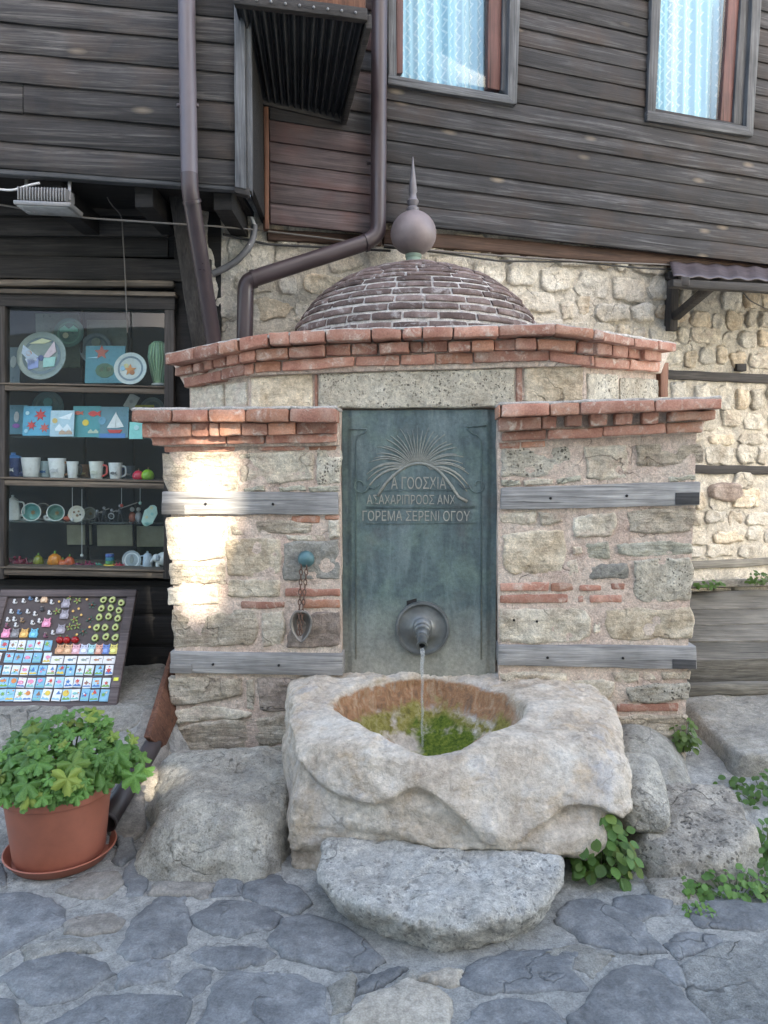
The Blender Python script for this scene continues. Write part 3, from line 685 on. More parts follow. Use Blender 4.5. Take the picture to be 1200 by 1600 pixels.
for q in TIES: quadbox('timber_tie', W, q, .012, .08, MT['dark'] if q[0][1] < 800 else MT['deck'], wall, r=.006, seg=(8, 1, 1), amp=.006)
quadbox('tie_end', W, [(1152,568),(1167,568),(1167,580),(1152,579)], .03, .08, MT['black'], wall, r=.004)
tie_bands = [(W.uv(*q[0])[1], W.uv(*q[3])[1]) for q in TIES]
def rubble():
    z = .2; r2 = random.Random(11)
    while z < 2.86:
        h = r2.uniform(.10, .19); u = -.3 + r2.uniform(0, .15)
        while u < 4.8:
            w = r2.uniform(.11, .32); cu, cz = u + w / 2, z + h / 2 + r2.uniform(-.02, .02); p = W.at(cu, cz)
            # skip what the fountain and the shop hide
            px = 600 + p.x / p.y * FPX; hid = (-.9 < p.x and px < 1010 and cz < 2.2) or (px < 345)
            band = any(a + .05 > cz > b - .05 for a, b in tie_bands) and px > 1000
            loose = px < 640 and r2.random() < .3
            if not hid and not band and not loose:
                n = r2.choice([6, 7, 8]); P = []
                for k in range(n):
                    a = 2 * math.pi * k / n + r2.uniform(-.25, .25); ca, sa = math.cos(a), math.sin(a); e = .5
                    P.append((cu + (w / 2 - .007) * math.copysign(abs(ca) ** e, ca) * r2.uniform(.86, 1.08), cz + (h / 2 - .006) * math.copysign(abs(sa) ** e, sa) * r2.uniform(.84, 1.09)))
                mt = r2.choice(['rubble', 'rubble', 'rubble', 'warm', 'lime', 'rubble'])
                stone('stone', P, lambda u_, v_, h_: W.at(u_, v_, h_), MT[mt], wall, proud=r2.uniform(.002, .012) + (.004 if px > 640 else 0), back=.05, N=28, rings=9, edge=.018,
                      rough=.011, fr=13, jit=.010, dome=.001, rz=W.rz, round_=0, chip=.014)
            u += w
        z += h
rubble()
pxstone(W, [(1108,760),(1130,752),(1156,756),(1160,775),(1140,786),(1110,780)], MT['brown'], wall, proud=.03, edge=.02, jit=.006)

# ------------------------------------------------------------------ timber upper floor of the right house
house = thing('timber_house', W.at(1.5, 2.9), 'dark weathered timber-clad upper floor with two lace-curtained windows above the stone wall', 'house')
PROJ = .07
WIN = [dict(lb=[(607,-150),(619,-150),(620,118),(607,122)], ls=[(619,-150),(631,-150),(630,114),(620,115)], gl=[(631,-150),(766,-150),(762,137),(630,114)],
            rs=[(766,-150),(789,-150),(784,141),(762,137)], rv=[(789,-150),(800,-150),(793,150),(784,141)], rb=[(800,-150),(818,-150),(808,163),(793,155)],
            bb=[(607,116),(793,148),(806,163),(606,131)]),
       dict(lb=[(1025,-150),(1040,-150),(1025,172),(1011,190)], ls=None, gl=[(1040,-150),(1149,-150),(1126,188),(1025,171)],
            rs=[(1149,-150),(1168,-150),(1146,192),(1126,188)], rv=[(1168,-150),(1183,-150),(1166,197),(1146,192)], rb=[(1183,-150),(1200,-150),(1177,212),(1166,200)],
            bb=[(1012,172),(1166,197),(1177,213),(1011,188)])]
def win_span(w):
    a = W.uv(*w['lb'][3], PROJ); b = W.uv(*w['rb'][2], PROJ); c = W.uv(*w['rb'][1], PROJ); return max(a[0], W.uv(*w['lb'][0], PROJ)[0]) + .012, min(b[0], c[0]) - .012, min(a[1], b[1]) + .03
spans = [win_span(w) for w in WIN]
def plank(pl, u0, u1, z0, z1, off, mat, parent, d0=.018, d1=.006, slope=0.0):
    za, zb = slope * u0, slope * u1
    f = [pl.at(u0, z1 + za, off + d1), pl.at(u1, z1 + zb, off + d1), pl.at(u1, z0 + zb, off + d0), pl.at(u0, z0 + za, off + d0)]
    b = [pl.at(u0, z1 + za, off - .012), pl.at(u1, z1 + zb, off - .012), pl.at(u1, z0 + zb, off - .012), pl.at(u0, z0 + za, off - .012)]
    return hexa('plank', f, b, mat, parent, r=.0035, seg=(max(2, int((u1 - u0) / .12)), 1, 1), amp=.0022, fr=4, rz=pl.rz)
def clad(pl, u0, u1, zb, ztop, pitch, off, mats, parent, openings=(), seed=1, slope=0.0, joints=(3.2, 6.0)):
    r2 = random.Random(seed); z = zb
    while z < ztop:
        h = pitch * r2.uniform(.93, 1.07); segs = [(u0, u1)]
        for a, b, zs in openings:
            if z + h * .5 > zs: segs = [s for x, y in segs for s in ((x, min(y, a)), (max(x, b), y)) if s[1] - s[0] > .02]
        for a, b in segs:
            cuts = [a]; c = a + r2.uniform(.2, 1.0) * joints[1] + .3
            while c < b - .4: cuts.append(c); c += r2.uniform(*joints)
            cuts.append(b)
            for x, y in zip(cuts, cuts[1:]): plank(pl, x + .0012, y - .0012, z - .006 + r2.uniform(-.002, .002), z + h + .006, off + r2.uniform(-.002, .003), MT[r2.choice(mats)], parent, slope=slope)
        z += h
uR0 = W.uv(602, 300, PROJ)[0]
zb = W.uv(605, 347, PROJ)[1]
clad(W, uR0 - .02, 5.2, zb, 5.6, .1135, PROJ, ['plank'], house, spans, 5)
clad(W, .03, uR0 - .025, W.uv(500, 356, PROJ)[1], 5.6, .1135, PROJ, ['plankred', 'plankred', 'plank'], house, (), 8)
hexa('wall_backing', [W.at(0, 5.6, PROJ - .24), W.at(5.2, 5.6, PROJ - .24), W.at(5.2, 3.0, PROJ - .24), W.at(0, 2.95, PROJ - .24)],
     [W.at(0, 5.6, PROJ - .26), W.at(5.2, 5.6, PROJ - .26), W.at(5.2, 3.0, PROJ - .26), W.at(0, 2.95, PROJ - .26)], MT['black'], house)
quadbox('sill_beam', W, [(600,357),(1260,414),(1260,432),(600,380)], .035, .2, MT['sillbeam'], house, r=.01, seg=(14, 1, 1), amp=.006)
quadbox('sill_beam', W, [(418,357),(598,368),(598,384),(418,374)], .03, .2, MT['sillbeam'], house, r=.01, seg=(6, 1, 1), amp=.006)
quadbox('corner_strip', W, [(412,166),(420,166),(421,358),(414,358)], PROJ + .025, .06, MT['rust'], house, r=.004, seg=(1, 6, 1), amp=.002)
for w in WIN:
    def qb(q, off, dep, **k):
        f = [W.hit(*p, off) for p in q]; b = [p - W.n * dep for p in f]; return hexa_geo(f, b, .004, k.get('seg', (1, 5, 1)), .0025, 5)
    win = mk('window', *qb(w['rv'], PROJ + .008, .10), MT['trimv'], house, rz=W.rz, sharp=40); fixn(win)
    for key in ('lb', 'rb'): fixn(mk('frame', *qb(w[key], PROJ + .04, .07), MT['trimv'], win, rz=W.rz, sharp=40))
    fixn(mk('sill', *qb(w['bb'], PROJ + .044, .07, seg=(6, 1, 1)), MT['trim'], win, rz=W.rz, sharp=40))
    for key in ('ls', 'rs'):
        if w[key]: fixn(mk('sash', *qb(w[key], PROJ - .01, .05), MT['sash'], win, rz=W.rz, sharp=40))
    fixn(mk('pane', *qb(w['gl'], PROJ - .03, .004), MT['glass'], win, rz=W.rz, sharp=40))
    (ua, _), (ub, _) = W.uv(*w['gl'][3], 0), W.uv(*w['gl'][1], 0); z0 = W.uv(*w['gl'][3], 0)[1] - .35
    us = np.linspace(ua - .08, ub + .10, 130); zs = np.linspace(z0, 5.6, 12); V = []
    for z in zs:
        for u in us: V.append(W.at(u, z, -.04 + .014 * math.sin(u * 62 + .6 * math.sin(u * 17)) + .008 * math.sin(u * 131 + z)))
    n = len(us); mk('curtain', V, [(j * n + i, j * n + i + 1, (j + 1) * n + i + 1, (j + 1) * n + i) for j in range(len(zs) - 1) for i in range(n - 1)], MT['curtain'], win, rz=W.rz)

# ------------------------------------------------------------------ jettied upper floor of the left house
left = thing('jettied_house', (-1.5, 3.75, 2.9), 'dark grey brown timber jetty overhanging the souvenir shop window', 'house')
jz = J.uv(365, 291)[1]; jl = J.uv(0, 262)[1]; ua = J.uv(0, 262)[0]; ub = J.uv(367, 291)[0]
sl = (jz - jl) / (ub - ua); zbase = jz - sl * ub
clad(J, -2.6, ub + .02, zbase, 5.2, .129, 0, ['plankleft'], left, (), 21, slope=sl, joints=(4.5, 6.0))
hexa('wall_backing', [J.at(-2.6, 5.2, -.02), J.at(ub + .05, 5.2, -.02), J.at(ub + .05, jz + .03, -.02), J.at(-2.6, jl + .06, -.02)], [J.at(-2.6, 5.2, -.04), J.at(ub + .05, 5.2, -.04), J.at(ub + .05, jz + .03, -.04), J.at(-2.6, jl + .06, -.04)], MT['black'], left)
quadbox('bottom_strip', J, [(-700,214),(367,289),(367,297),(-700,222)], .012, .05, MT['trim'], left, r=.003, seg=(10, 1, 1), amp=.002)
quadbox('corner_post', J, [(365,-150),(382,-150),(384,296),(367,292)], .035, .06, MT['trimv'], left, r=.004, seg=(1, 8, 1), amp=.003)
quadbox('corner_post', J, [(382,-150),(392,-150),(394,300),(385,296)], .012, .06, MT['trimv'], left, r=.004, seg=(1, 8, 1), amp=.003)
quadbox('post_block', J, [(366,290),(390,294),(390,306),(366,300)], .03, .05, MT['dark'], left, r=.003)
jx = J.hit(392, 200); jq = W.at(.02, 0, .02)
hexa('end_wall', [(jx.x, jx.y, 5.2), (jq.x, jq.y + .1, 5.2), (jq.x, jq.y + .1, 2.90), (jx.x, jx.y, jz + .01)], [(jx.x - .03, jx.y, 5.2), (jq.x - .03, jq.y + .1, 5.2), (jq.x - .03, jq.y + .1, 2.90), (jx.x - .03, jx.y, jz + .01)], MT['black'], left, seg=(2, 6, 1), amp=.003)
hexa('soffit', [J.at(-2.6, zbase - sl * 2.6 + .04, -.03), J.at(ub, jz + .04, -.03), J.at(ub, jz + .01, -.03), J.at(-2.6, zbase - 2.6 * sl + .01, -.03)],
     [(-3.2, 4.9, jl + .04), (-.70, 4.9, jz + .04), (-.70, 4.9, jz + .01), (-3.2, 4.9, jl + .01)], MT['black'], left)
for px in (60, 205, 330): # joists under the jetty
    a = J.hit(px, 300); hexa('joist', [(a.x, a.y + .05, jz + .01), (a.x + .09, a.y + .05, jz + .01), (a.x + .09, a.y + .05, jz - .10), (a.x, a.y + .05, jz - .10)],
        [(a.x, 4.7, jz + .01), (a.x + .09, 4.7, jz + .01), (a.x + .09, 4.7, jz - .10), (a.x, 4.7, jz - .10)], MT['black'], left)
hexa('shop_lintel', [S.hit(-260, 395), S.hit(330, 405), S.hit(330, 440), S.hit(-260, 430)], [p - S.n * .12 for p in (S.hit(-260, 395), S.hit(330, 405), S.hit(330, 440), S.hit(-260, 430))], MT['dark'], left, seg=(8, 1, 1), amp=.004)
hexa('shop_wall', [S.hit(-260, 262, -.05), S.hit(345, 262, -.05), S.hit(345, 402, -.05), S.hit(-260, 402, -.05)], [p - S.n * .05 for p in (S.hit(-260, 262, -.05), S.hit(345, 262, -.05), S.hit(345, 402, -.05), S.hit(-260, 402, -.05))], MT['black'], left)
for i, y in enumerate((320, 352, 384)): quadbox('plank', S, [(-260, y - 14), (262, y - 10), (262, y + 18), (-260, y + 14)], -.035 + .003 * i, .02, MT['dark'], left, r=.003, seg=(6, 1, 1), amp=.003)
quadbox('cornice_pole', S, [(-200,434),(272,437),(272,448),(-200,446)], .05, .05, MT['shelf'], left, r=.02, seg=(10, 1, 1), amp=.004)
quadbox('side_post', S, [(272,300),(345,300),(345,1045),(272,1045)], -.02, .25, MT['black'], left, r=.004)
# brace that carries the jetty
A, B = depth_hit(262, 300, 3.95), depth_hit(300, 545, 4.13)
hexa('brace', [A, A + Vector((.10, 0, 0)), B + Vector((.10, 0, 0)), B], [p + Vector((0, .10, .02)) for p in (A, A + Vector((.10, 0, 0)), B + Vector((.10, 0, 0)), B)], MT['darkv'], left, r=.006, seg=(1, 8, 1), amp=.004)
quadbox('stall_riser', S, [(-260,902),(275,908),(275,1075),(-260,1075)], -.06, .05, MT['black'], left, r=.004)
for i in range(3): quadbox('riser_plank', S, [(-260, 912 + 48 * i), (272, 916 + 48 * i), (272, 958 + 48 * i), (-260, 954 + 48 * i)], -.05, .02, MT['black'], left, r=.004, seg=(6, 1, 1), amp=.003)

# ------------------------------------------------------------------ corrugated canopy over the angle between the houses
def canopy():
    c0, c1 = depth_hit(366, 2, 3.62), depth_hit(571, 28, 3.74); w0, w1 = W.hit(402, 152, PROJ + .03), W.hit(533, 182, PROJ + .03)
    t = thing('canopy', (c0 + w1) / 2, 'dark corrugated metal canopy underside between the two timber houses', 'canopy')
    n = 110; V = []
    for j in range(9):
        for i in range(n + 1):
            s = i / n; a = c0.lerp(c1, s); b = w0.lerp(w1, s); p = a.lerp(b, j / 8); V.append(p + Vector((0, 0, .016 * math.sin(s * 2 * math.pi * 13))))
    mk('corrugated_sheet', V, [(j * (n + 1) + i, j * (n + 1) + i + 1, (j + 1) * (n + 1) + i + 1, (j + 1) * (n + 1) + i) for j in range(8) for i in range(n)], MT['canopy'], t)
    up = Vector((0, 0, .20))
    hexa('fascia', [c0 + up + Vector((.05, -.01, 0)), c1 + up, c1 + Vector((0, 0, .02)), c0 + Vector((.05, -.01, .03))], [c0 + up + Vector((.05, .02, 0)), c1 + up + Vector((0, .03, 0)), c1 + Vector((0, .03, .02)), c0 + Vector((.05, .02, .03))], MT['rust'], t, seg=(4, 1, 1), amp=.002)
    hexa('edge_batten', [c0 + Vector((0, -.02, .035)), c1 + Vector((.01, -.02, .035)), c1 + Vector((.01, -.02, -.02)), c0 + Vector((0, -.02, -.02))], [c0 + Vector((0, .02, .035)), c1 + Vector((.01, .02, .035)), c1 + Vector((.01, .02, -.02)), c0 + Vector((0, .02, -.02))], MT['dark'], t, seg=(4, 1, 1), amp=.002)
    for k in range(9):
        p = c0.lerp(c1, (k + .6) / 9.3) + Vector((0, -.024, .005)); mk('rivet', *ball_geo(p, .007, 8, 5), MT['alu'], t)
    d = Vector((0, 0, .02)); e = Vector((0, 0, -.05))
    hexa('side_board', [c1 + d, w1 + d, w1 + e, c1 + e], [c1 + d + Vector((.03, 0, 0)), w1 + d + Vector((.03, 0, 0)), w1 + e + Vector((.03, 0, 0)), c1 + e + Vector((.03, 0, 0))], MT['dark'], t, seg=(3, 1, 1), amp=.002)
    hexa('back_batten', [w0 + d, w1 + d, w1 + e * .6, w0 + e * .6], [p + Vector((0, .03, 0)) for p in (w0 + d, w1 + d, w1 + e * .6, w0 + e * .6)], MT['dark'], t, seg=(3, 1, 1), amp=.002)
    hexa('top_sheet', [c0 + Vector((0, 0, .22)), c1 + Vector((0, 0, .22)), c1 + Vector((0, 0, .20)), c0 + Vector((0, 0, .20))], [w0 + Vector((0, 0, .42)), w1 + Vector((0, 0, .42)), w1 + Vector((0, 0, .40)), w0 + Vector((0, 0, .40))], MT['canopy'], t)
canopy()
# ------------------------------------------------------------------ the fountain
U = Plane(0.17, 3.645, 1, -0.06)
fountain = thing('fountain', F.at(0.1, 0), 'domed stone and brick street fountain with a bronze plaque and spout between two piers', 'fountain')
CLp, CRp = U.hit(390, 600), U.hit(914, 600); CL, CR = Vector((CLp.x, CLp.y, 0)), Vector((CRp.x, CRp.y, 0))
EL, ER = Vector((-1.05, 4.04, 0)), Vector((1.53, 4.17, 0))
UL = Plane(EL.x, EL.y, CL.x - EL.x, CL.y - EL.y); UR = Plane(CR.x, CR.y, ER.x - CR.x, ER.y - CR.y)
ROOF = U.hit(655, 528)[2]
def prism(name, P, z0, z1, mat):
    n = len(P); V = [(p[0], p[1], z0) for p in P] + [(p[0], p[1], z1) for p in P]
    return fixn(mk(name, V, [tuple(range(n)), tuple(range(n, 2 * n))] + [(i, (i + 1) % n, n + (i + 1) % n, n + i) for i in range(n)], mat, fountain, smooth=False))
def inset(P, d): return P
zl = U.hit(655, 637)[2]
c_in = .006
prism('upper_core', [EL - UL.n * c_in, CL + Vector((.003, c_in, 0)), CR + Vector((-.003, c_in, 0)), ER - UR.n * c_in, Vector((1.53, 4.75, 0)), Vector((-1.05, 4.30, 0))], zl, ROOF - .004, MT['mortar'])
def mortar_face(pl, q, off, amp=.006, h=.022):
    (x0, y0), (x1, y1), (x2, y2), (x3, y3) = q
    nu = max(2, int((pl.hit(x1, y1) - pl.hit(x0, y0)).length / h)); nv = max(2, int((pl.hit(x0, y0) - pl.hit(x3, y3)).length / h)); V = []
    for j in range(nv + 1):
        for i in range(nu + 1):
            a, b = i / nu, j / nv; xt, yt = x0 + (x1 - x0) * a, y0 + (y1 - y0) * a; xb, yb = x3 + (x2 - x3) * a, y3 + (y2 - y3) * a
            u, v = pl.uv(xt + (xb - xt) * b, yt + (yb - yt) * b); p = Vector((u, v, 7)); e = min(1, 6 * min(a, 1 - a) * nu / 12 + .0)
            V.append(pl.at(u, v, off + (noise.fractal(p * 9, 1, 2, 4) * amp + noise.noise(p * 3) * amp) * min(1, e)))
    return mk('mortar', V, [(j * (nu + 1) + i, (j + 1) * (nu + 1) + i, (j + 1) * (nu + 1) + i + 1, j * (nu + 1) + i + 1) for j in range(nv) for i in range(nu)], MT['mortar'], fountain, rz=pl.rz)
LQ = [(263, 640), (531, 640), (534, 1200), (278, 1215)]; RQ = [(777, 640), (1090, 640), (1068, 1200), (780, 1200)]
for q in (LQ, RQ):
    mortar_face(F, q, -.001)
    qq = [(q[0][0] + 2, q[0][1]), (q[1][0], q[1][1]), (q[2][0], q[2][1]), (q[3][0] + 2, q[3][1])] if q is LQ else [(q[0][0], q[0][1]), (q[1][0] - 2, q[1][1]), (q[2][0] - 2, q[2][1]), q[3]]
    quadbox('pier_core', F, [qq[0], qq[1], (qq[2][0], 1260), (qq[3][0], 1260)], -.012, .55, MT['mortar'], fountain, r=.006, seg=(6, 12, 3), amp=.008)
quadbox('back_core', F, [(500, 625), (800, 625), (800, 1150), (500, 1150)], -.10, .3, MT['mortar'], fountain)
LEDGE_TOP = .0
# --- stones of the left pier: (material, outline in the photograph)
LST = [
 ('layer', [(254,711),(300,707),(368,707),(371,735),(368,766),(300,770),(262,768),(255,740)]),
 ('lime', [(374,709),(430,705),(490,705),(491,750),(440,756),(376,757)]),
 ('pit', [(494,703),(531,703),(532,753),(496,756)]),
 ('green', [(380,762),(412,759),(414,768),(381,769)]), ('green', [(436,761),(477,758),(479,767),(438,768)]), ('green', [(484,760),(528,758),(529,767),(486,768)]),
 ('lime', [(258,809),(300,807),(350,808),(356,840),(350,872),(300,877),(264,874),(260,840)]),
 ('layer', [(360,818),(420,812),(488,816),(486,831),(430,835),(364,836)]),
 ('warm', [(352,846),(390,840),(438,842),(441,870),(437,897),(390,901),(356,898)]),
 ('lime', [(512,813),(531,813),(531,841),(514,842)]), ('lime', [(447,836),(505,834),(508,843),(450,844)]),
 ('grey', [(444,848),(488,845),(531,843),(531,904),(488,906),(443,908)]),
 ('layer', [(264,881),(310,879),(352,880),(354,911),(310,914),(266,914)]),
 ('lime', [(262,919),(300,917),(340,918),(342,944),(300,947),(263,946)]),
 ('warm', [(358,906),(400,904),(438,906),(436,932),(380,934),(356,930)]),
 ('layer', [(268,953),(330,951),(400,954),(404,990),(395,1008),(330,1011),(272,1012)]),
 ('lime', [(408,958),(442,956),(446,985),(440,1010),(410,1010)]),
 ('brown', [(490,957),(531,955),(532,1010),(448,1013),(452,985)]),
 ('layer', [(262,1060),(320,1058),(378,1059),(380,1086),(330,1096),(266,1103)]),
 ('brown', [(402,1060),(440,1058),(476,1062),(470,1092),(455,1112),(404,1110)]),
 ('lime', [(384,1062),(398,1062),(398,1108),(386,1106)]),
 ('layer', [(269,1140),(300,1130),(380,1122),(450,1118),(452,1160),(380,1170),(300,1174),(272,1168)]),
 ('lime', [(270,1108),(330,1102),(396,1114),(392,1122),(330,1126),(272,1132)]),
 ('layer', [(272,1178),(310,1174),(342,1176),(344,1205),(300,1222),(276,1222)]),
 ('brown', [(347,1176),(396,1172),(398,1196),(348,1206)]), ('greypit', [(401,1170),(448,1164),(450,1200),(402,1206)]),
]
for mt, q in LST: pxstone(F, q, MT[mt], fountain, proud=random.uniform(.005, .011), N=52, rings=12, edge=.014, rough=.0085, fr=16, jit=.0060, chip=.010, round_=0)
RST = [
 ('greypit', [(782,703),(830,700),(888,698),(892,720),(888,742),(830,746),(783,744)]),
 ('lime', [(913,700),(945,695),(978,695),(982,722),(978,748),(945,751),(914,750),(917,725)]),
 ('layer', [(995,696),(1045,693),(1097,695),(1098,722),(1045,729),(996,727)]),
 ('green', [(784,751),(812,749),(812,758),(785,759)]), ('green', [(868,748),(907,744),(907,752),(870,756)]), ('green', [(1044,746),(1086,741),(1087,749),(1046,752)]),
 ('lime', [(816,750),(864,749),(864,757),(818,759)]),
 ('lime', [(780,803),(812,798),(838,799),(837,815),(812,819),(782,818)]), ('lime', [(843,799),(874,803),(877,816),(860,821),(845,819)]),
 ('lime', [(895,808),(925,802),(960,801),(965,820),(958,836),(925,840),(897,838)]),
 ('layer', [(981,800),(1020,794),(1087,796),(1088,815),(1080,830),(1020,834),(983,831)]),
 ('warm', [(786,834),(830,829),(880,829),(885,860),(878,896),(830,899),(800,897),(787,884)]),
 ('lime', [(894,856),(908,854),(909,865),(895,867)]), ('lime', [(886,876),(902,873),(905,897),(889,901)]),
 ('green', [(915,849),(952,846),(954,872),(917,875)]), ('green', [(963,851),(1010,845),(1081,847),(1083,866),(1000,872),(966,866)]),
 ('grey', [(914,882),(980,880),(982,903),(915,905)]),
 ('pit', [(991,876),(1040,871),(1080,872),(1084,905),(1078,936),(1032,942),(1000,938),(990,928)]),
 ('lime', [(781,952),(850,951),(914,951),(924,970),(921,995),(904,1003),(850,1005),(782,1003)]),
 ('lime', [(927,956),(938,955),(940,988),(929,989)]),
 ('warm', [(947,954),(985,949),(1030,953),(1078,948),(1085,970),(1081,998),(1020,1000),(956,999),(944,976)]),
 ('lime', [(958,1051),(980,1048),(1000,1050),(998,1064),(980,1068),(960,1064)]), ('lime', [(1004,1050),(1026,1049),(1026,1064),(1006,1064)]),
 ('layer', [(1031,1049),(1079,1048),(1078,1063),(1033,1062)]),
 ('lime', [(895,1063),(925,1061),(960,1064),(960,1082),(950,1097),(915,1094),(898,1090)]),
 ('greypit', [(975,1074),(1025,1068),(1076,1067),(1078,1091),(1030,1097),(985,1098)]),
 ('layer', [(955,1120),(1010,1116),(1073,1117),(1074,1148),(1020,1158),(980,1160),(960,1148)]),
 ('lime', [(782,1052),(830,1048),(885,1052),(890,1090),(830,1100),(784,1098)]),
 ('layer', [(985,1166),(1070,1156),(1072,1200),(990,1205)]),
]
for mt, q in RST: pxstone(F, q, MT[mt], fountain, proud=random.uniform(.005, .011), N=52, rings=12, edge=.014, rough=.0085, fr=16, jit=.0060, chip=.010, round_=0)
UST = [
 (UL, 'lime', [(299,605),(325,602),(350,600),(350,640),(299,640)]), (UL, 'lime', [(353,600),(386,597),(386,640),(353,640)]),
 (U, 'warm', [(393,590),(440,586),(487,584),(488,637),(392,638)]),
 (U, 'warm', [(819,575),(870,572),(911,573),(911,627),(870,629),(819,629)]),
 (UR, 'pit', [(918,584),(940,584),(965,586),(966,626),(918,627)]), (UR, 'pit', [(969,590),(1000,591),(1030,594),(1030,622),(969,626)]),
]
for pl, mt, q in UST: pxstone(pl, q, MT[mt], fountain, proud=.006, N=52, rings=12, edge=.010, rough=.005, jit=.004, chip=.006, round_=0)
lint = quadbox('lintel', U, [(498,583),(803,575),(806,636),(497,638)], .010, .28, MT['pit'], fountain, r=.010, seg=(24, 6, 8), amp=.006, fr=14)
# --- timbers laid in the piers
for mt, q, e, em in [('beam', [(252,768),(529,769),(529,804),(252,804)], [(252,785),(288,786),(288,804),(252,804)], 'beamend'),
                 ('beam', [(265,1018),(536,1022),(536,1057),(265,1052)], [(265,1037),(300,1038),(300,1053),(265,1052)], 'beamend'),
                 ('beam', [(782,762),(1095,752),(1095,789),(782,797)], [(1056,770),(1093,769),(1093,788),(1056,789)], 'beamdark'),
                 ('beam', [(778,1008),(1088,1010),(1088,1046),(778,1040)], [(1051,1030),(1088,1031),(1088,1046),(1051,1045)], 'beamdark')]:
    bmo = quadbox('beam', F, q, .018, .30, MT[mt], fountain, r=.006, seg=(18, 3, 2), amp=.005, fr=5)
    quadbox('beam_end', F, e, .0215, .05, MT[em], fountain, r=.003, seg=(3, 2, 1), amp=.001)
    for k in (0.25, 0.63):
        (x0, y0), (x1, y1) = q[0], q[1]; x = x0 + (x1 - x0) * k; y = y0 + (y1 - y0) * k + 19
        c = F.hit(x, y, .0185); V, Fc = tube_geo([c - F.n * .01, c + F.n * .004], .0065, 8); mk('nail', V, Fc, MT['hole'], bmo if False else fountain)
for x, y in ((803, 969), (839, 971)):
    c = F.hit(x, y, .012); mk('nail', *tube_geo([c - F.n * .01, c + F.n * .004], .006, 8), MT['hole'], fountain)
# --- bricks
def brick(pl, q, off, mat, parent, depth=.16, amp=.0052, seg=(4, 2, 2), r=.008):
    return quadbox('brick', pl, q, off, depth, mat, parent, r=r, seg=seg, amp=amp, fr=16)
def bm_(): return MT[random.choice(['brick', 'brick', 'brick', 'orange'])]
for x0, y0, x1, y1, o in [(256,696,366,706,0),(404,693,478,704,0),(482,693,526,704,1),(455,806,500,817,1),(508,805,529,813,1),(445,920,531,932,0),(376,940,444,951,0),(472,937,531,950,1),
        (780,690,812,702,0),(814,687,852,700,1),(781,911,858,924,0),(861,911,896,924,1),(905,914,940,924,0),(955,912,977,922,0),(780,930,888,943,0),(903,931,912,941,0),(922,930,971,942,0),(964,1100,1060,1113,0)]:
    q = [(x0, y0), (x1, y0 - .01 * (x1 - x0) * (x0 > 700)), (x1, y1 - .01 * (x1 - x0) * (x0 > 700)), (x0, y1)]
    quadbox('brick', F, q, .005, .05, MT['orange' if o else 'brick'], fountain, r=.007, seg=(8, 2, 1), amp=.005, fr=18)
for q in ([(491,585),(496,584),(496,636),(491,636)], [(806,573),(816,572),(816,628),(807,630)]): quadbox('brick', U, q, .002, .06, MT['brick'], fountain, r=.005, seg=(1, 5, 1), amp=.003)
def course(segs, top, bot, bounds, off, depth=.17, dent=0.0, mats=None, gap=1.6):
    """bricks laid along the curves top/bot (pixel polylines); segs = [(x limit, plane)] left to right"""
    for a, b in zip(bounds, bounds[1:]):
        pieces = []; x = a
        for lim, pl in segs:
            if x >= b: break
            e = min(b, lim)
            if e - x > 2: pieces.append((x, e, pl)); x = e
        for n_, (x0, x1, pl) in enumerate(pieces):
            g0 = gap / 2 if x0 == a else 0; g1 = gap / 2 if x1 == b else 0
            X0, X1 = x0 + g0, x1 - g1; t = lambda X: np.interp(X, *zip(*top)); bt = lambda X: np.interp(X, *zip(*bot)); j = random.uniform(-.6, .6)
            brick(pl, [(X0, t(X0) + j), (X1, t(X1) + j), (X1, bt(X1) + j - .5), (X0, bt(X0) + j - .5)], off + random.uniform(-.006, .005) - (random.choice([0, dent]) if dent else 0), mats() if mats else bm_(), fountain, depth)
# lower cornice, left and right
LS = [(9999, F)]
course(LS, [(200,641),(530,638)], [(200,660),(530,660)], [204,267,325,383,452,526], .13, .30)
course(LS, [(200,660),(530,660)], [(200,684),(530,678)], [220,298,326,342,376,418,461,526], .085, .25, dent=.012)
course(LS, [(200,683),(530,677)], [(200,697),(530,692)], [236,353,414,526], .05, .2)
course(LS, [(778,632),(1132,622)], [(778,652),(1132,639)], [778,783,860,907,1024,1129], .13, .30)
course(LS, [(778,653),(1130,640)], [(778,674),(1130,656)], [779,847,871], .085, .25)
course(LS, [(778,652),(1130,640)], [(778,668),(1130,655)], [1046,1120], .085, .25)
for x0, x1 in ((884,910),(923,949),(962,988),(1005,1030)):
    y0 = np.interp(x0, [778, 1130], [652, 640]); brick(F, [(x0, y0), (x1, y0 - 1), (x1, y0 + 17), (x0, y0 + 18)], .085, bm_(), fountain, .2)
course(LS, [(778,676),(1102,658)], [(778,691),(1102,675)], [783,855,942,1041,1099], .05, .2)
for q in ([(214,642),(528,640),(528,697),(240,697)], [(778,634),(1118,626),(1096,676),(780,692)]): quadbox('cornice_core', F, q, .03, .5, MT['mortar'], fountain, r=.01, seg=(12, 3, 2), amp=.006, fr=12)
quadbox('mortar_cap', F, [(206,636.5),(527,634.5),(527,640),(204,642)], .125, .42, MT['cap'], fountain, r=.012, seg=(30, 1, 6), amp=.005, fr=14)
quadbox('mortar_cap', F, [(779,629),(1128,618.5),(1130,624),(778,634)], .125, .42, MT['cap'], fountain, r=.012, seg=(30, 1, 6), amp=.005, fr=14)
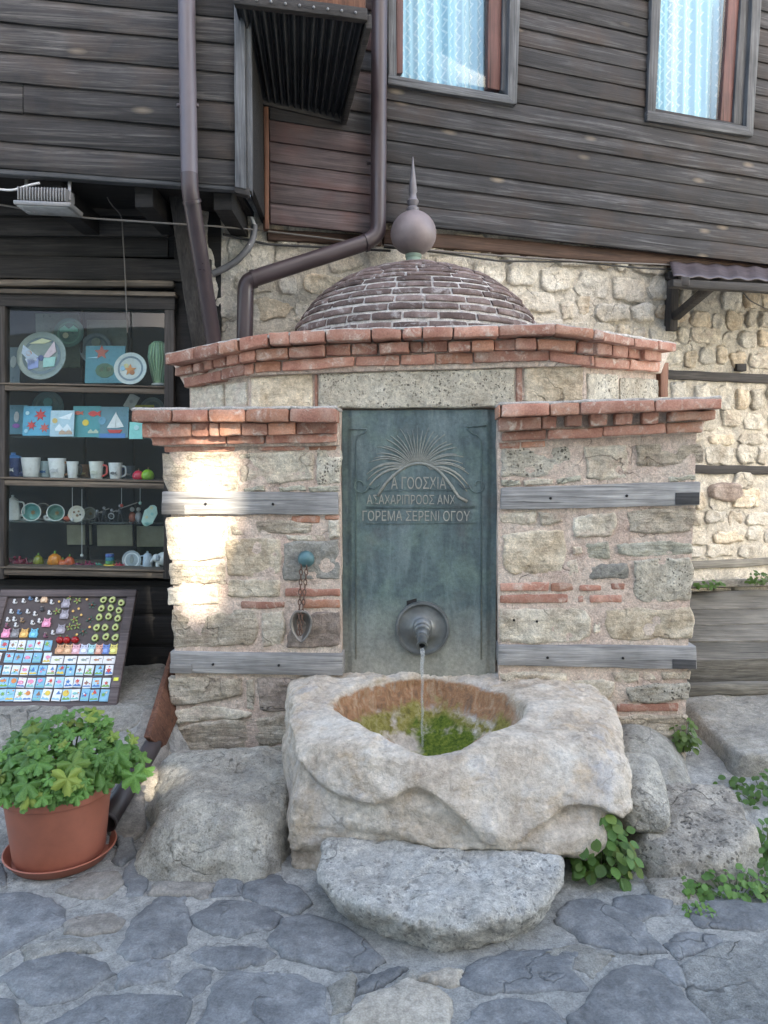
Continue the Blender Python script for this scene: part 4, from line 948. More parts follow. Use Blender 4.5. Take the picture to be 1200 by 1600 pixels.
# upper cornice on three faces
def mitre(A, B, off, z):
    M_ = np.array([[A.n.x, A.n.y], [B.n.x, B.n.y]]); x, y = np.linalg.solve(M_, [A.p.dot(A.n) + off, B.p.dot(B.n) + off])
    d = Vector((x, y, z)) - EYE; return 600 + d.x / d.dot(_F) * FPX
def US(off): return [(mitre(UL, U, off, ROOF), UL), (mitre(U, UR, off, ROOF), U), (9999, UR)]
T1 = [(256,554),(342,535),(419,519),(525,514),(680,511),(868,506),(927,514),(992,527),(1059,537)]; B1 = [(256,572),(342,554),(419,539),(525,533),(680,528),(868,522),(927,529),(992,541),(1059,551)]
T2 = [(256,578),(273,574),(400,545),(508,538),(680,533),(846,528),(957,537),(1031,548),(1060,552)]; B2 = [(256,592),(273,588),(400,562),(508,556),(680,550),(846,546),(957,556),(1031,565),(1060,568)]
T3 = [(256,594),(285,590),(396,566),(554,556),(680,552),(858,547),(931,557),(1033,566),(1060,568)]; B3 = [(256,611),(285,606),(396,583),(554,572),(680,569),(858,564),(931,573),(1033,582),(1060,584)]
course(US(.125), T1, B1, [257,302,340,372,419,452,508,580,628,660,708,780,868,928,992,1030,1058], .125, .3)
course(US(.085), T2, B2, [272,300,312,331,352,372,398,450,508,548,590,592,640,660,700,736,772,806,840,902,930,958,982,1008,1036], .085, .25, dent=.03)
course(US(.045), T3, B3, [285,345,396,440,554,625,680,740,858,930,985,1033], .045, .2)
mL, mR = US(.025)[0][0], US(.025)[1][0]; cL, cR = US(.118)[0][0], US(.118)[1][0]
for pl, q in ((UL, [(262,558),(mL,530),(mL,586),(290,606)]), (U, [(mL,531),(680,520),(mR,514),(mR,572),(mL,588)][:1] + [(mR,514),(mR,570),(mL,586)]), (UR, [(mR,514),(1050,542),(1034,584),(mR,570)])):
    quadbox('cornice_core', pl, q, .025, .4, MT['mortar'], fountain, r=.008, seg=(12, 3, 2), amp=.006, fr=12)
yL, yR = np.interp(cL, *zip(*T1)), np.interp(cR, *zip(*T1))
for pl, q in ((UL, [(258,552),(cL,yL-1.5),(cL,yL+3),(257,556.5)]), (U, [(cL,yL-1.5),(525,512.5),(525,517),(cL,yL+3)]), (U, [(525,512.5),(680,509.5),(680,514),(525,517)]), (U, [(680,509.5),(868,504.5),(868,509),(680,514)]), (U, [(868,504.5),(cR,yR-1.5),(cR,yR+3),(868,509)]), (UR, [(cR,yR-1.5),(1058,535.5),(1058,539.5),(cR,yR+3)])):
    quadbox('mortar_cap', pl, q, .118, .45, MT['cap'], fountain, r=.006, seg=(10, 1, 5), amp=.004, fr=14)
# the brown post stub beside the right end
quadbox('post_stub', UR, [(1032,568),(1045,566),(1044,620),(1033,620)], .02, .05, MT['rust'], fountain, r=.003, seg=(1, 4, 1), amp=.003)

# --- dome
DC = depth_hit(650, 512, 4.29); DZ = ROOF - .02; DR = 0.705; DH = depth_hit(648, 419, 4.29)[2] - DZ
dome = lathe('dome', [(DR * math.cos(t), DH * math.sin(t)) for t in np.linspace(0, math.pi / 2 - .02, 20)], (DC.x, DC.y, DZ), MT['domemortar'], fountain, n=64)
def dpt(ph, th, e=0.0): return Vector((DC.x + (DR + e) * math.cos(th) * math.cos(ph), DC.y + (DR + e) * math.cos(th) * math.sin(ph), DZ + (DH + e) * math.sin(th)))
NC = 15
ths = [0]
while ths[-1] < math.pi / 2 - .07:
    t = ths[-1]; dl = math.hypot(DR * math.sin(t), DH * math.cos(t)); ths.append(t + .049 / dl)
r3 = random.Random(5)
for ci, (t0, t1) in enumerate(zip(ths, ths[1:])):
    rad = DR * math.cos((t0 + t1) / 2); ph = r3.uniform(0, 1); end = ph + 2 * math.pi; gapt = .0145 / .049 * (t1 - t0)
    while ph < end - .03:
        wdt = r3.uniform(.13, .235) / max(rad, .06); p1 = min(end, ph + min(wdt, 1.0)); mid = (ph + p1) / 2
        if math.sin(mid) < .45:
            ga = .006 / max(rad, .05); ns = 4; pr = r3.uniform(.007, .014)
            tt0, tt1 = t0 + gapt * r3.uniform(.4, .8), t1 - gapt * r3.uniform(.4, .8); V = []; cols = np.linspace(ph + ga, p1 - ga, ns + 1); o = Vector((r3.uniform(0, 99), 0, 0))
            rows = [(tt0, -.03), (tt0, pr * .6), (tt0 * .8 + tt1 * .2, pr), (tt0 * .2 + tt1 * .8, pr), (tt1, pr * .6), (tt1, -.03)]
            for th, e in rows:
                for k, c in enumerate(cols):
                    p = dpt(c, th, e - (.004 if k in (0, ns) and e > 0 else 0)); V.append(p + noise.noise_vector(p * 25 + o) * .0035)
            w = ns + 1; m_ = len(rows)
            Fc = [(j * w + k, j * w + k + 1, (j + 1) * w + k + 1, (j + 1) * w + k) for j in range(m_ - 1) for k in range(ns)] + [tuple(j * w for j in range(m_)), tuple(j * w + ns for j in range(m_ - 1, -1, -1))]
            fixn(mk('brick', V, Fc, MT['dome'], dome, sharp=45))
        ph = p1
# --- finial
def fz(y): return depth_hit(646, y, 4.29)[2]
fx = depth_hit(646, 360, 4.29); fb = 0.0
fin = thing('finial', (fx.x, 4.29, fz(412)), None, None); fin.parent = fountain; fin.location = Vector((fx.x, 4.29, fz(412))) - wloc(fountain)
z0 = fz(412); rb = 35 / FPX * 4.29; zc = fz(364)
lathe('collar', [(.052, -.03), (.052, .005), (.044, .012), (.04, .03), (.046, .036), (.046, .05)], (fx.x, 4.29, z0), MT['patina'], fin, n=24)
H = fz(330) - fz(398)
lathe('ball', [(max(.0, rb * math.sin(math.pi * t) ** .92 * (1 + .05 * math.cos(math.pi * t))), -math.cos(math.pi * t) * H * .5) for t in np.linspace(.04, .985, 24)], (fx.x, 4.29, (fz(330) + fz(398)) / 2), MT['finial'], fin, n=32)
lathe('spike', [(.034, 0), (.036, .018), (.022, .03), (.030, .045), (.034, .058), (.022, .075), (.019, .10), (.025, .112), (.002, fz(245) - fz(331))], (fx.x - .004, 4.29, fz(331)), MT['spike'], fin, n=18)

# --- bronze plaque
P_ = Plane(0.17, 3.66, 1, -0.06)
def plaque_panel():
    x0, x1, y0, y1 = 534, 774, 641, 1062; a = P_.uv(x0, y0); b = P_.uv(x1, y1); nu, nv = 70, 120; V = []
    for j in range(nv + 1):
        for i in range(nu + 1):
            s, t = i / nu, j / nv; u = a[0] + (b[0] - a[0]) * s; v = a[1] + (b[1] - a[1]) * t; e = min(s, 1 - s) * (b[0] - a[0])
            h = -.010 * sst(.045, .03, e) + noise.fractal(Vector((u, v, 3)) * 6, 1, 2, 3) * .0025; V.append(P_.at(u, v, h))
    w = nu + 1; F_ = [(j * w + i, (j + 1) * w + i, (j + 1) * w + i + 1, j * w + i + 1) for j in range(nv) for i in range(nu)]
    return mk('plaque', V, F_, MT['plaque'], fountain, rz=P_.rz)
plaque = plaque_panel()
def ridge(pts, r, n=6, flat=.004):
    P = [P_.hit(x, y, flat) for x, y in pts]; return tube_geo(P, r, n)
parts = []
cx, cy = 652, 748           # palmette springing from the arch
for k in range(33):
    t = (k - 16) / 16; a = t * 1.46; ln = 82 - 6 * abs(t) + 4 * math.cos(k * 2.4); r0 = 24; cv = .22 * t
    pts = []
    for i in range(9):
        s = i / 8; rad = r0 + (ln - r0) * s; aa = a * (.62 + .38 * s) + cv * s * s
        pts.append((cx + rad * math.sin(aa) * (1.02), cy - rad * math.cos(aa) * .98 + 12 * abs(t) ** 1.5 * s))
    parts.append(tube_geo([P_.hit(x, y, .000 + .002 * math.sin(math.pi * min(1, i / 7))) for i, (x, y) in enumerate(pts)], [.0024 + .0018 * math.sin(math.pi * (.15 + .8 * i / 8)) for i in range(9)], 6))
mk('palmette', *merge(parts), MT['plaque'], plaque, rz=P_.rz)
arch = [(602 + 105 * s, 760 - 36 * math.sin(math.pi * (s * .94 + .03)) ** .9 + (s > .8) * 30 * (s - .8)) for s in np.linspace(0, 1, 24)]
arch = [(590, 775)] + arch + [(716, 776), (730, 784)]
mk('arch_band', *tube_geo([P_.hit(x, y, .0) for x, y in arch], .0075, 8), MT['plaque'], plaque, rz=P_.rz)
mould = [(558, 750), (556, 700), (558, 684), (566, 678), (574, 676), (574, 670), (560, 670)]
mparts = [ridge(m, .003) for m in ([(556, 1030), (556, 690), (560, 680), (570, 676), (574, 670)], [(752, 1030), (752, 690), (746, 680), (736, 676), (728, 668)], [(574, 670), (545, 671)], [(728, 667), (760, 665)])]
for sx in (1, -1):
    m = 655; sp = [(m + sx * (-92 + 14 * math.cos(t) * (1 - t / 9)), 758 + 14 * math.sin(t) * (1 - t / 9)) for t in np.linspace(0, 6.5, 18)]; mparts.append(ridge(sp, .003)); mparts.append(ridge([(m - sx * 82, 760), (m - sx * 70, 764), (m - sx * 62, 756)], .003))
for y in (766.5, 792, 794, 818): mparts.append(ridge([(572 if y > 770 else 598, y), (742 if y > 770 else 712, y - 1)], .0018))
mk('moulding', *merge(mparts), MT['plaque'], plaque, rz=P_.rz)
def lettering(txt, x, y, hpx, wpx):
    cu = bpy.data.curves.new('lettering', 'FONT'); cu.body = txt; cu.align_x = 'CENTER'; cu.extrude = .003; cu.bevel_depth = .0008; cu.size = 1; cu.extrude = .02
    tmp = bpy.data.objects.new('tmp', cu); COL.objects.link(tmp); dg = bpy.context.evaluated_depsgraph_get(); dg.update()
    me = bpy.data.meshes.new_from_object(tmp.evaluated_get(dg)); bpy.data.objects.remove(tmp)
    A = np.array([v.co[:] for v in me.vertices]); w = A[:, 0].max() - A[:, 0].min(); h = A[:, 1].max() - A[:, 1].min(); k = 3.66 / FPX
    A[:, 0] = (A[:, 0] - (A[:, 0].max() + A[:, 0].min()) / 2) / w * wpx * k; A[:, 1] = (A[:, 1] - A[:, 1].min()) / h * hpx * k; A[:, 2] = A[:, 2] / .02 * .0018
    u, v = P_.uv(x, y); V = [P_.at(u + a, v + b, c + .002) for a, b, c in A]; fs = [tuple(p.vertices) for p in me.polygons]
    mk('lettering', V, fs, MT['plaque'], plaque, smooth=False, rz=P_.rz)
lettering('Α ΓΟΟΣΧΙΑ', 654, 764, 19, 86)
lettering('ΑΣΑΧΑΡΙΠΡΟΟΣ ΑΝΧ', 642, 788, 15, 138)
lettering('ΓΟΡΕΜΑ ΣΕΡΕΝΙ ΟΓΟΥ', 650, 814, 16, 168)
# --- spout
sc = P_.hit(660, 981, .0); n_ = P_.n; rd = 43 / FPX * 3.66
def lathe_n(name, prof, c, axis, mat, parent, n=36, cap=True):
    axis = axis.normalized(); a = axis.cross(Vector((0, 0, 1))).normalized(); b = a.cross(axis); V = []; m = len(prof)
    for r, h in prof:
        for k in range(n): t = 2 * math.pi * k / n; V.append(c + axis * h + (a * math.cos(t) + b * math.sin(t)) * r)
    Fc = [(i * n + k, i * n + (k + 1) % n, (i + 1) * n + (k + 1) % n, (i + 1) * n + k) for i in range(m - 1) for k in range(n)] + ([tuple((m - 1) * n + k for k in range(n))] if cap else [])
    return fixn(mk(name, V, Fc, mat, parent, sharp=50))
spout = lathe_n('spout', [(rd, .0), (rd, .016), (rd * .97, .024), (rd * .90, .024), (rd * .86, .015), (rd * .80, .013), (rd * .45, .018), (rd * .40, .026), (rd * .34, .03), (rd * .30, .022)], sc, n_, MT['spout'], fountain)
ax = (n_ + Vector((0, 0, -.36))).normalized()
lathe_n('nozzle', [(.050, 0), (.046, .03), (.040, .034), (.044, .045), (.040, .056), (.033, .06), (.034, .075), (.028, .095), (.026, .098), (.031, .104), (.031, .114), (.024, .118), (.021, .16), (.026, .165), (.026, .178), (.017, .179), (.016, .15)], sc + n_ * .015 + Vector((0, 0, .012)), ax, MT['spout'], spout, n=24)
tip = sc + n_ * .015 + Vector((0, 0, .012)) + ax * .170
lathe_n('nozzle_bore', [(.016, 0), (.0155, .002)], tip - ax * .01, ax, MT['hole'], spout, n=16)
quadbox('plaque_hole', P_, [(635,939),(651,935),(651,946),(636,950)], .003, .01, MT['hole'], fountain, r=.002)
# --- falling water
wp = []; v = 0
for i in range(34):
    t = i / 33; z = tip.z - .012 - t * (tip.z - .22); d = math.sqrt(max(0, t)); wp.append(Vector((tip.x + .002 * math.sin(t * 23), tip.y - .008 - .030 * d, z)))
jet = tube('water_jet', wp, [.0105 - .0045 * min(1, i / 10) + .0012 * math.sin(i * 1.9) for i in range(34)], MT['water'], n=8); tag(jet, kind='stuff')

# ------------------------------------------------------------------ the stone basin under the spout
BC = np.array([.27, 3.15, .28])
BP = [(0.02, -.03, 1, .225), (0.02, -.84, .54, .40), (-.10, -.40, -1, .30), (-1, -.12, .12, .69), (1, -.10, .0, .745), (1, -.2, -.74, .595), (.60, -.75, .10, .74), (-.62, -.72, .2, .67), (.75, -.35, .65, .665), (0, 1, 0, .62), (-.35, -.75, -.55, .60), (0, 1, 0, .62)]
def bowl(x, y, z): return (np.sqrt(((x - .20) / .43) ** 2 + ((y - 3.235) / (.40 + .03 * np.sin(x * 9))) ** 2 + ((z - .58) / .40) ** 2) - 1) * .38
def fbasin(X, Y, Z):
    x, y, z = X - BC[0], Y - BC[1], Z - BC[2]; d = None
    for nx, ny, nz, q in BP:
        l = math.sqrt(nx * nx + ny * ny + nz * nz); e = (x * nx + y * ny + z * nz) / l - q; d = e if d is None else smax(d, e, .04)
    d = d + vn(X * 4, Y * 4, Z * 4, 2) * .020 + (np.abs(vn(X * 6, Y * 6, Z * 8, 8)) - .3) * .016
    d = smax(d, Z - (.440 + .30 * np.abs(X - .19) + .42 * np.clip(Y - 2.84, 0, 1)), .03)
    for nx, ny, nz, t in BF: d = smax(d, X * nx + Y * ny + Z * nz - t + vn(X * 8, Y * 8, Z * 8, 60) * .007, .008)
    zl = .40 - .17 * np.clip((X + .40) / .75, 0, 1) + .05 * np.sin(X * 11) + vn(X * 7, Y * 7, Z * 2, 71) * .05       # the broken ledge across the front
    d = d + .040 * np.clip((zl - Z) / .022, 0, 1) * np.clip((3.15 - Y) / .1, 0, 1) * np.clip((Z - .14) / .08, 0, 1)
    d = d + np.abs(vn(X * 15, Y * 15, Z * 17, 18)) * .007 * np.clip(.5 + 1.6 * vn(X * 3.1, Y * 3.1, Z * 3.1, 73), 0, 1.4)
    ped = smax(smax(np.abs(X - .17) - .53, -(Y - 2.735 - .10 * np.abs(X - .17)), .05), Z - .30, .05); ped = smax(ped, Y - 3.7, .05) + vn(X * 6, Y * 6, Z * 6, 12) * .02
    d = smin(d, ped, .035)
    lip = (np.sqrt(((X - .18) / .20) ** 2 + ((Y - 2.82) / .22) ** 2 + ((Z - .56) / .10) ** 2) - 1) * .10
    return smax(smax(d, -(bowl(X, Y, Z) + vn(X * 8, Y * 8, Z * 8, 4) * .010), .03), -lip, .06)
BF = []
BF = facets(fbasin, (-.62, 2.45, -.06), (1.12, 3.72, .60), 46, 8, .010, .040, lambda v: v.z > -.6 and not (v.x > .25 and v.z < .2))
V, Q = nets(fbasin, (-.62, 2.45, -.06), (1.12, 3.72, .60), .0095)
N = vnormals(V, Q); x, y, z = V.T
crack = np.clip(np.abs(vn(x * 5 + .3, y * 5, z * 9, 44)) * 9, 0, 1)
V = V + N * (fbm(x, y, z, 18, 5, 61, .66) * .0085 * np.clip(.55 + 1.3 * vn(x * 3.7, y * 3.7, z * 3.7, 75), .15, 1.3) - (1 - crack) * .004 - np.clip(vn(x * 38, y * 38, z * 38, 9) - .58, 0, .4) * .02)[:, None]
basin = mk('stone_basin', V, Q, MT['basin']); tag(basin, 'massive rough cream stone basin with a mossy bowl catching the spout water', 'basin')
x, y, z = V.T; b = bowl(x, y, z); ins = np.clip(1 - np.abs(b) / .035, 0, 1) * (y > 2.86) * np.clip((.515 - z) / .03, 0, 1) * np.clip((.63 - x) / .08, 0, 1)
nz_ = fbm(x, y, z, 9, 4, 70, .6)
rust = ins * np.clip((z - .30) / .07, 0, 1) * np.clip(1 - np.abs(z - .43) / .16, 0, 1) * 1.3
alg = ins * np.clip(1 - np.abs(z - .33) / .10 + nz_ * .5, 0, 1) * .9
moss = ins * np.clip(1 - np.hypot((x - .32) / .25, (z - .23) / .15) ** 1.5 + nz_ * .4, 0, 1) * 1.35
at = basin.data.color_attributes.new('growth', 'FLOAT_COLOR', 'POINT')
at.data.foreach_set('color', np.stack([rust, alg, moss, np.ones_like(rust)], 1).ravel().tolist())

# ------------------------------------------------------------------ drinking cup on its chain
knob = F.hit(479, 873, .012)
kt = lathe_n('wall_knob', [(.026, 0), (.038, .01), (.041, .022), (.034, .036), (.018, .045), (.004, .048)], knob - F.n * .01, F.n, MT['verd'], fountain, n=24)
ct = thing('drinking_cup', F.hit(468, 1000, .03), 'dull metal pointed drinking cup hanging by a rusty chain from the wall knob', 'cup')
def link_geo(c, ln, wd, r, vert):
    P = []
    for k in range(12):
        t = 2 * math.pi * k / 12; a, b_ = math.cos(t) * wd, math.sin(t) * ln
        P.append(c + (F.u * a if vert else F.n * a) + Vector((0, 0, b_)))
    P.append(P[0]); return tube_geo(P, r, 6, False)
for dx in (-4, 5):
    p0 = F.hit(475 + dx, 878, .035); p1 = F.hit(468 + dx * .4, 988, .04); n = 15
    for k in range(n): mk('chain_link', *link_geo(p0.lerp(p1, k / (n - 1)), .015, .0075, .0026, k % 2 == 0), MT['chain'], ct)
def cup():
    V = []; nu, nv = 16, 12; Pc = F.hit(468, 978, .03)
    for j in range(nv + 1):
        t = j / nv; zz = .075 - .155 * t; w = .052 * math.sin(math.pi * min(1, (t * .93 + .07)) ** .8) ** .75; dpt_ = .045 * math.sin(math.pi * t) ** .8
        for i in range(nu + 1):
            s = i / nu * 2 - 1; V.append(Pc + F.u * (w * s + .01) + Vector((0, 0, zz)) - F.n * (dpt_ * (1 - s * s)) + F.n * .012)
    w_ = nu + 1; Fc = [(j * w_ + i, j * w_ + i + 1, (j + 1) * w_ + i + 1, (j + 1) * w_ + i) for j in range(nv) for i in range(nu)]
    o = mk('cup', V, Fc, MT['cup'], ct); o.modifiers.new('thickness', 'SOLIDIFY').thickness = .004
    rim = [V[j * w_] for j in range(nv + 1)] + [V[j * w_ + nu] for j in range(nv, -1, -1)]; mk('rim', *tube_geo(rim + [rim[0]], .004, 6, False), MT['cup'], ct)
cup()

# ------------------------------------------------------------------ step stone and boulders
SCX, SCY = .205, 2.66
SF = []
def fstep(X, Y, Z):
    k = np.sqrt(((X - SCX) / .45) ** 2 + ((Y - SCY) / .40) ** 2); a = (k - (1 - .16 * np.clip((.10 - Z) / .12, 0, 1))) * .40
    d = smax(a, Z - .135 - .02 * (Y - SCY), .035); d = smax(d, Y - 2.76, .03); d = smax(d, -Z - .05, .01)
    for nx, ny, nz, t in SF: d = smax(d, X * nx + Y * ny + Z * nz - t, .012)
    return d + vn(X * 5, Y * 5, Z * 5, 21) * .010 + vn(X * 12, Y * 12, Z * 12, 22) * .008
SF = facets(fstep, (-.32, 2.18, -.07), (.74, 2.85, .22), 4, 4, .002, .006, lambda v: v.z < .7)
V, Q = nets(fstep, (-.32, 2.18, -.07), (.74, 2.85, .22), .0105)
st = rockfin('step_stone', V, Q, MT['step'], None, .010, 16, .035, 77); tag(st, 'half round pitted grey step stone on the cobbles in front of the basin', 'stone')
def rock(label, planes, c, size, mat, **k):
    o = boulder('boulder', planes, c, size, MT[mat], **k); return tag(o, label, 'boulder')
rock('large rounded grey boulder left of the basin, below the left pier', [(0, .02, 1, .135), (0, -1, .42, .33), (-1, -.25, .40, .27), (1, -.1, .1, .30), (-.7, -.7, .5, .32), (0, 1, 0, .40), (-.45, -.25, .85, .205), (0, -.55, .8, .25)], (-.68, 3.06, .10), (.5, .5, .36), 'boulder', h=.0125, low=.028, rough=.011, s=3, pits=.025, k=.06)
rock('small angular cream rock wedged against the right end of the basin', [(-.1, -.3, 1, .095), (-.2, -1, .25, .12), (1, -.1, .2, .105), (-1, 0, .2, .13), (0, 1, 0, .2), (.7, -.5, .4, .11), (0, -.2, -1, .10), (.8, -.2, -.6, .10)], (1.05, 2.93, .20), (.26, .30, .26), 'boulder', h=.010, k=.02, low=.015, s=5, rough=.005)
rock('smooth rounded dark grey slab leaning behind the small angular rock', [(.25, -.35, 1, .10), (0, -1, .2, .17), (1, -.2, .2, .15), (-1, 0, .2, .2), (0, 1, 0, .25), (.6, -.5, .6, .15)], (1.25, 3.30, .13), (.36, .36, .28), 'slab', h=.012, k=.06, low=.012, s=6, rough=.003)
rock('rough blackened white boulder among weeds at the right', [(-.04, -.12, 1, .055), (.1, -1, .38, .20), (1, -.2, .25, .24), (-1, -.2, .30, .24), (0, 1, .1, .26), (.6, -.6, .5, .23), (-.6, -.6, .5, .23)], (1.22, 2.90, .09), (.46, .42, .30), 'boulder2', h=.012, low=.022, rough=.009, s=9, pits=.025, k=.035)
rock('big squared grey stone slab below the timber planks at the far right', [(-.02, -.08, 1, .10), (-.05, -1, .04, .36), (-1, -.05, .1, .36), (1, 0, .1, 1.2), (0, 1, 0, .5), (-.6, -.6, .2, .46)], (1.98, 3.72, .15), (1.3, .62, .26), 'slab', h=.018, k=.015, low=.010, rough=.005, s=13, nf=7)
rock('small flat pale stone lying in the weeds before the rough boulder', [(0, -.2, 1, .03), (0, -1, .3, .09), (1, 0, .2, .11), (-1, 0, .2, .11), (0, 1, .2, .1)], (1.06, 2.62, .0), (.2, .2, .09), 'boulder2', h=.009, k=.03, low=.01, s=15)
rock('pale rubble stone at the foot of the right pier', [(0, -.2, 1, .09), (0, -1, .3, .1), (1, 0, .2, .15), (-1, 0, .2, .15), (0, 1, .2, .12)], (1.06, 3.40, .16), (.26, .24, .2), 'boulder', h=.011, k=.03, low=.015, s=16)
# weathered plank cover at the right
deck = thing('plank_cover', (2.2, 4.6, .4), 'sloping cover of weathered grey planks behind the stone slab at the right edge', 'plank cover')
ys = [(922, 5.22), (952, 4.98), (976, 4.76), (1003, 4.54), (1032, 4.30), (1068, 4.29)]
for (ya, da), (yb, db) in zip(ys, ys[1:]):
    a, b_ = depth_hit(1072, ya, da), depth_hit(1072, yb, db); sx = .012
    f = [Vector((a.x, a.y - .006, a.z)), Vector((a.x + 2.2, a.y + .15, a.z)), Vector((b_.x + 2.2, b_.y + .15, b_.z)), Vector((b_.x, b_.y + .006, b_.z))]
    hexa('plank', f, [p + Vector((0, .02, -.06)) for p in f], MT['deck'], deck, r=.012, seg=(14, 2, 1), amp=.007, fr=4)
b_ = depth_hit(1072, 1070, 4.05); hexa('front_board', [b_, b_ + Vector((2.2, .15, 0)), b_ + Vector((2.2, .15, -.07)), b_ + Vector((0, 0, -.07))], [p + Vector((0, .06, 0)) for p in (b_, b_ + Vector((2.2, .15, 0)), b_ + Vector((2.2, .15, -.07)), b_ + Vector((0, 0, -.07)))], MT['deck'], deck, r=.014, seg=(14, 1, 1), amp=.006)
q = W.hit(1072, 908, .10); hexa('back_board', [W.hit(1068, 908, .10), W.hit(1260, 902, .10), W.hit(1260, 914, .10), W.hit(1068, 920, .10)], [W.hit(1068, 908, .02), W.hit(1260, 902, .02), W.hit(1260, 914, .02), W.hit(1068, 920, .02)], MT['deck'], deck, r=.006, seg=(8, 1, 1), amp=.005)
# ------------------------------------------------------------------ souvenir cabinet under the jetty
cab = thing('display_cabinet', S.hit(130, 905), 'dark timber glazed souvenir cabinet with five rows of ceramics left of the fountain', 'cabinet')
def sq(name, q, off, dep, mt, seg=(8, 1, 1), amp=.002, r=.004, par=cab): return quadbox(name, S, q, off, dep, MT[mt], par, r=r, seg=seg, amp=amp, fr=5)
sq('top_rail', [(-260,452),(273,463),(273,484),(-260,473)], .03, .07, 'dark')
sq('top_moulding', [(-260,446),(274,456),(274,463),(-260,452)], .05, .08, 'shelf')
for x in (257, -7, -215): sq('stile', [(x, 470), (x + 15, 470), (x + 13, 905), (x - 2, 905)], .025, .06, 'darkv', (1, 6, 1))
for y in (598, 746, 886):
    sl_ = sq('shelf', [(-260, y - 7), (257, y + 5), (257, y + 8), (-260, y - 3.5)], .03, .38, 'shelf')
    sq('rail', [(-260, y - 2.5), (257, y + 9), (257, y + 18), (-260, y + 6)], .022, .04, 'shelf')
for y in (684, 817): quadbox('glass_shelf', S, [(-200, y - 4), (256, y), (256, y + 2.2), (-200, y - 1.8)], -.03, .28, MT['glass2'], cab, r=.001)
quadbox('pane', S, [(-200, 470), (258, 480), (258, 890), (-200, 884)], .0, .004, MT['glass'], cab, r=.001)
box('back_panel', (-3.2, 4.52, .7), (-1.08, 4.55, 2.9), MT['interior'], cab)
box('side_panel', (-1.13, 4.20, .7), (-1.10, 4.52, 2.9), MT['interior'], cab)
box('ceiling_panel', (-3.2, 4.22, 2.60), (-1.13, 4.52, 2.63), MT['interior'], cab)
for x0, y0, x1, y1, mt in ((105,820,144,851,'panel'),(152,820,208,853,'panel'),(214,822,262,854,'panel'),(56,490,126,575,'panelg'),(136,500,200,560,'panelg')):
    a, b_ = depth_hit(x0, y0, 4.51), depth_hit(x1, y1, 4.51); box('inner_panel', (a.x, 4.500, b_.z), (b_.x, 4.515, a.z), MT['panel'] if mt == 'panel' else colour((.10, .13, .10)), cab)
for x in (129, 205): a = depth_hit(x, 484, 4.47); b_ = depth_hit(x + 7, 900, 4.47); box('inner_post', (a.x, 4.45, b_.z), (b_.x, 4.49, a.z), MT['black'], cab)

KD = 4.27; KM = KD / FPX
def sp(px, py, d=KD): return depth_hit(px, py, d)
WH = (.62, .62, .60); TEAL = (.16, .42, .40); BLUE = (.05, .16, .38); SKY = (.18, .42, .55); RED = (.50, .04, .035); YEL = (.62, .45, .05); ORG = (.58, .20, .04); GRN = (.14, .32, .05); NAVY = (.03, .05, .14); PNK = (.62, .22, .34); BRN = (.22, .12, .07)
def poly(name, c, pts, th, col, par, au=Vector((1, 0, 0)), av=Vector((0, 0, 1)), an=Vector((0, -1, 0)), e=0.0):
    n = len(pts); A = [c + au * p[0] + av * p[1] + an * (e + th) for p in pts]; B = [c + au * p[0] + av * p[1] + an * e for p in pts]
    return fixn(mk(name, A + B, [tuple(range(n)), tuple(range(2 * n - 1, n - 1, -1))] + [(i, n + i, n + (i + 1) % n, (i + 1) % n) for i in range(n)], colour(col) if isinstance(col, tuple) else col, par, smooth=False))
def circ(r, n=12, sy=1.0, ph=0.0): return [(r * math.cos(2 * math.pi * k / n + ph), r * sy * math.sin(2 * math.pi * k / n + ph)) for k in range(n)]
def starp(r, n=5): return [((r if k % 2 == 0 else r * .45) * math.sin(math.pi * k / n), (r if k % 2 == 0 else r * .45) * math.cos(math.pi * k / n)) for k in range(2 * n)]
FISH = [(-1, 0), (-.6, .35), (-.1, .45), (.45, .2), (1, .5), (.85, 0), (1, -.5), (.45, -.2), (-.1, -.45), (-.6, -.35)]
SAIL = [(-.7, -.4), (.05, 1), (.1, -.4), (.75, -.3), (.1, .8), (.0, -.4)]; HULL = [(-.9, 0), (.9, 0), (.6, -.4), (-.6, -.4)]
def scl(P, s, dx=0, dy=0): return [(x * s + dx, y * s + dy) for x, y in P]
G = 'souvenirs on the cabinet shelves'
def it(name, px, py, label, cat, d=KD): return thing(name, sp(px, py, d), label, cat, G)
def mug(px, yb, w, h, col, label, side=1, hc=None, deco=None, d=KD):
    t = it('mug', px, yb, label, 'mug', d); c = sp(px, yb, d); r = w / 2 * KM; H = h * KM
    lathe('body', [(r * .72, 0), (r * .78, .004), (r * .86, H * .4), (r, H), (r * .9, H), (r * .75, H * .3), (0, H * .15)], c, colour(col), t, n=20)
    if side: tube('handle', bend([c + Vector((side * r * .85, 0, H * .8)), c + Vector((side * r * 1.55, 0, H * .78)), c + Vector((side * r * 1.5, 0, H * .3)), c + Vector((side * r * .78, 0, H * .2))], .02, 4), r * .14, colour(hc or col), t, n=8)
    if deco: poly('motif', c + Vector((0, -r * .93, H * .42)), scl(FISH, r * .5), .003, deco, t)
    return t
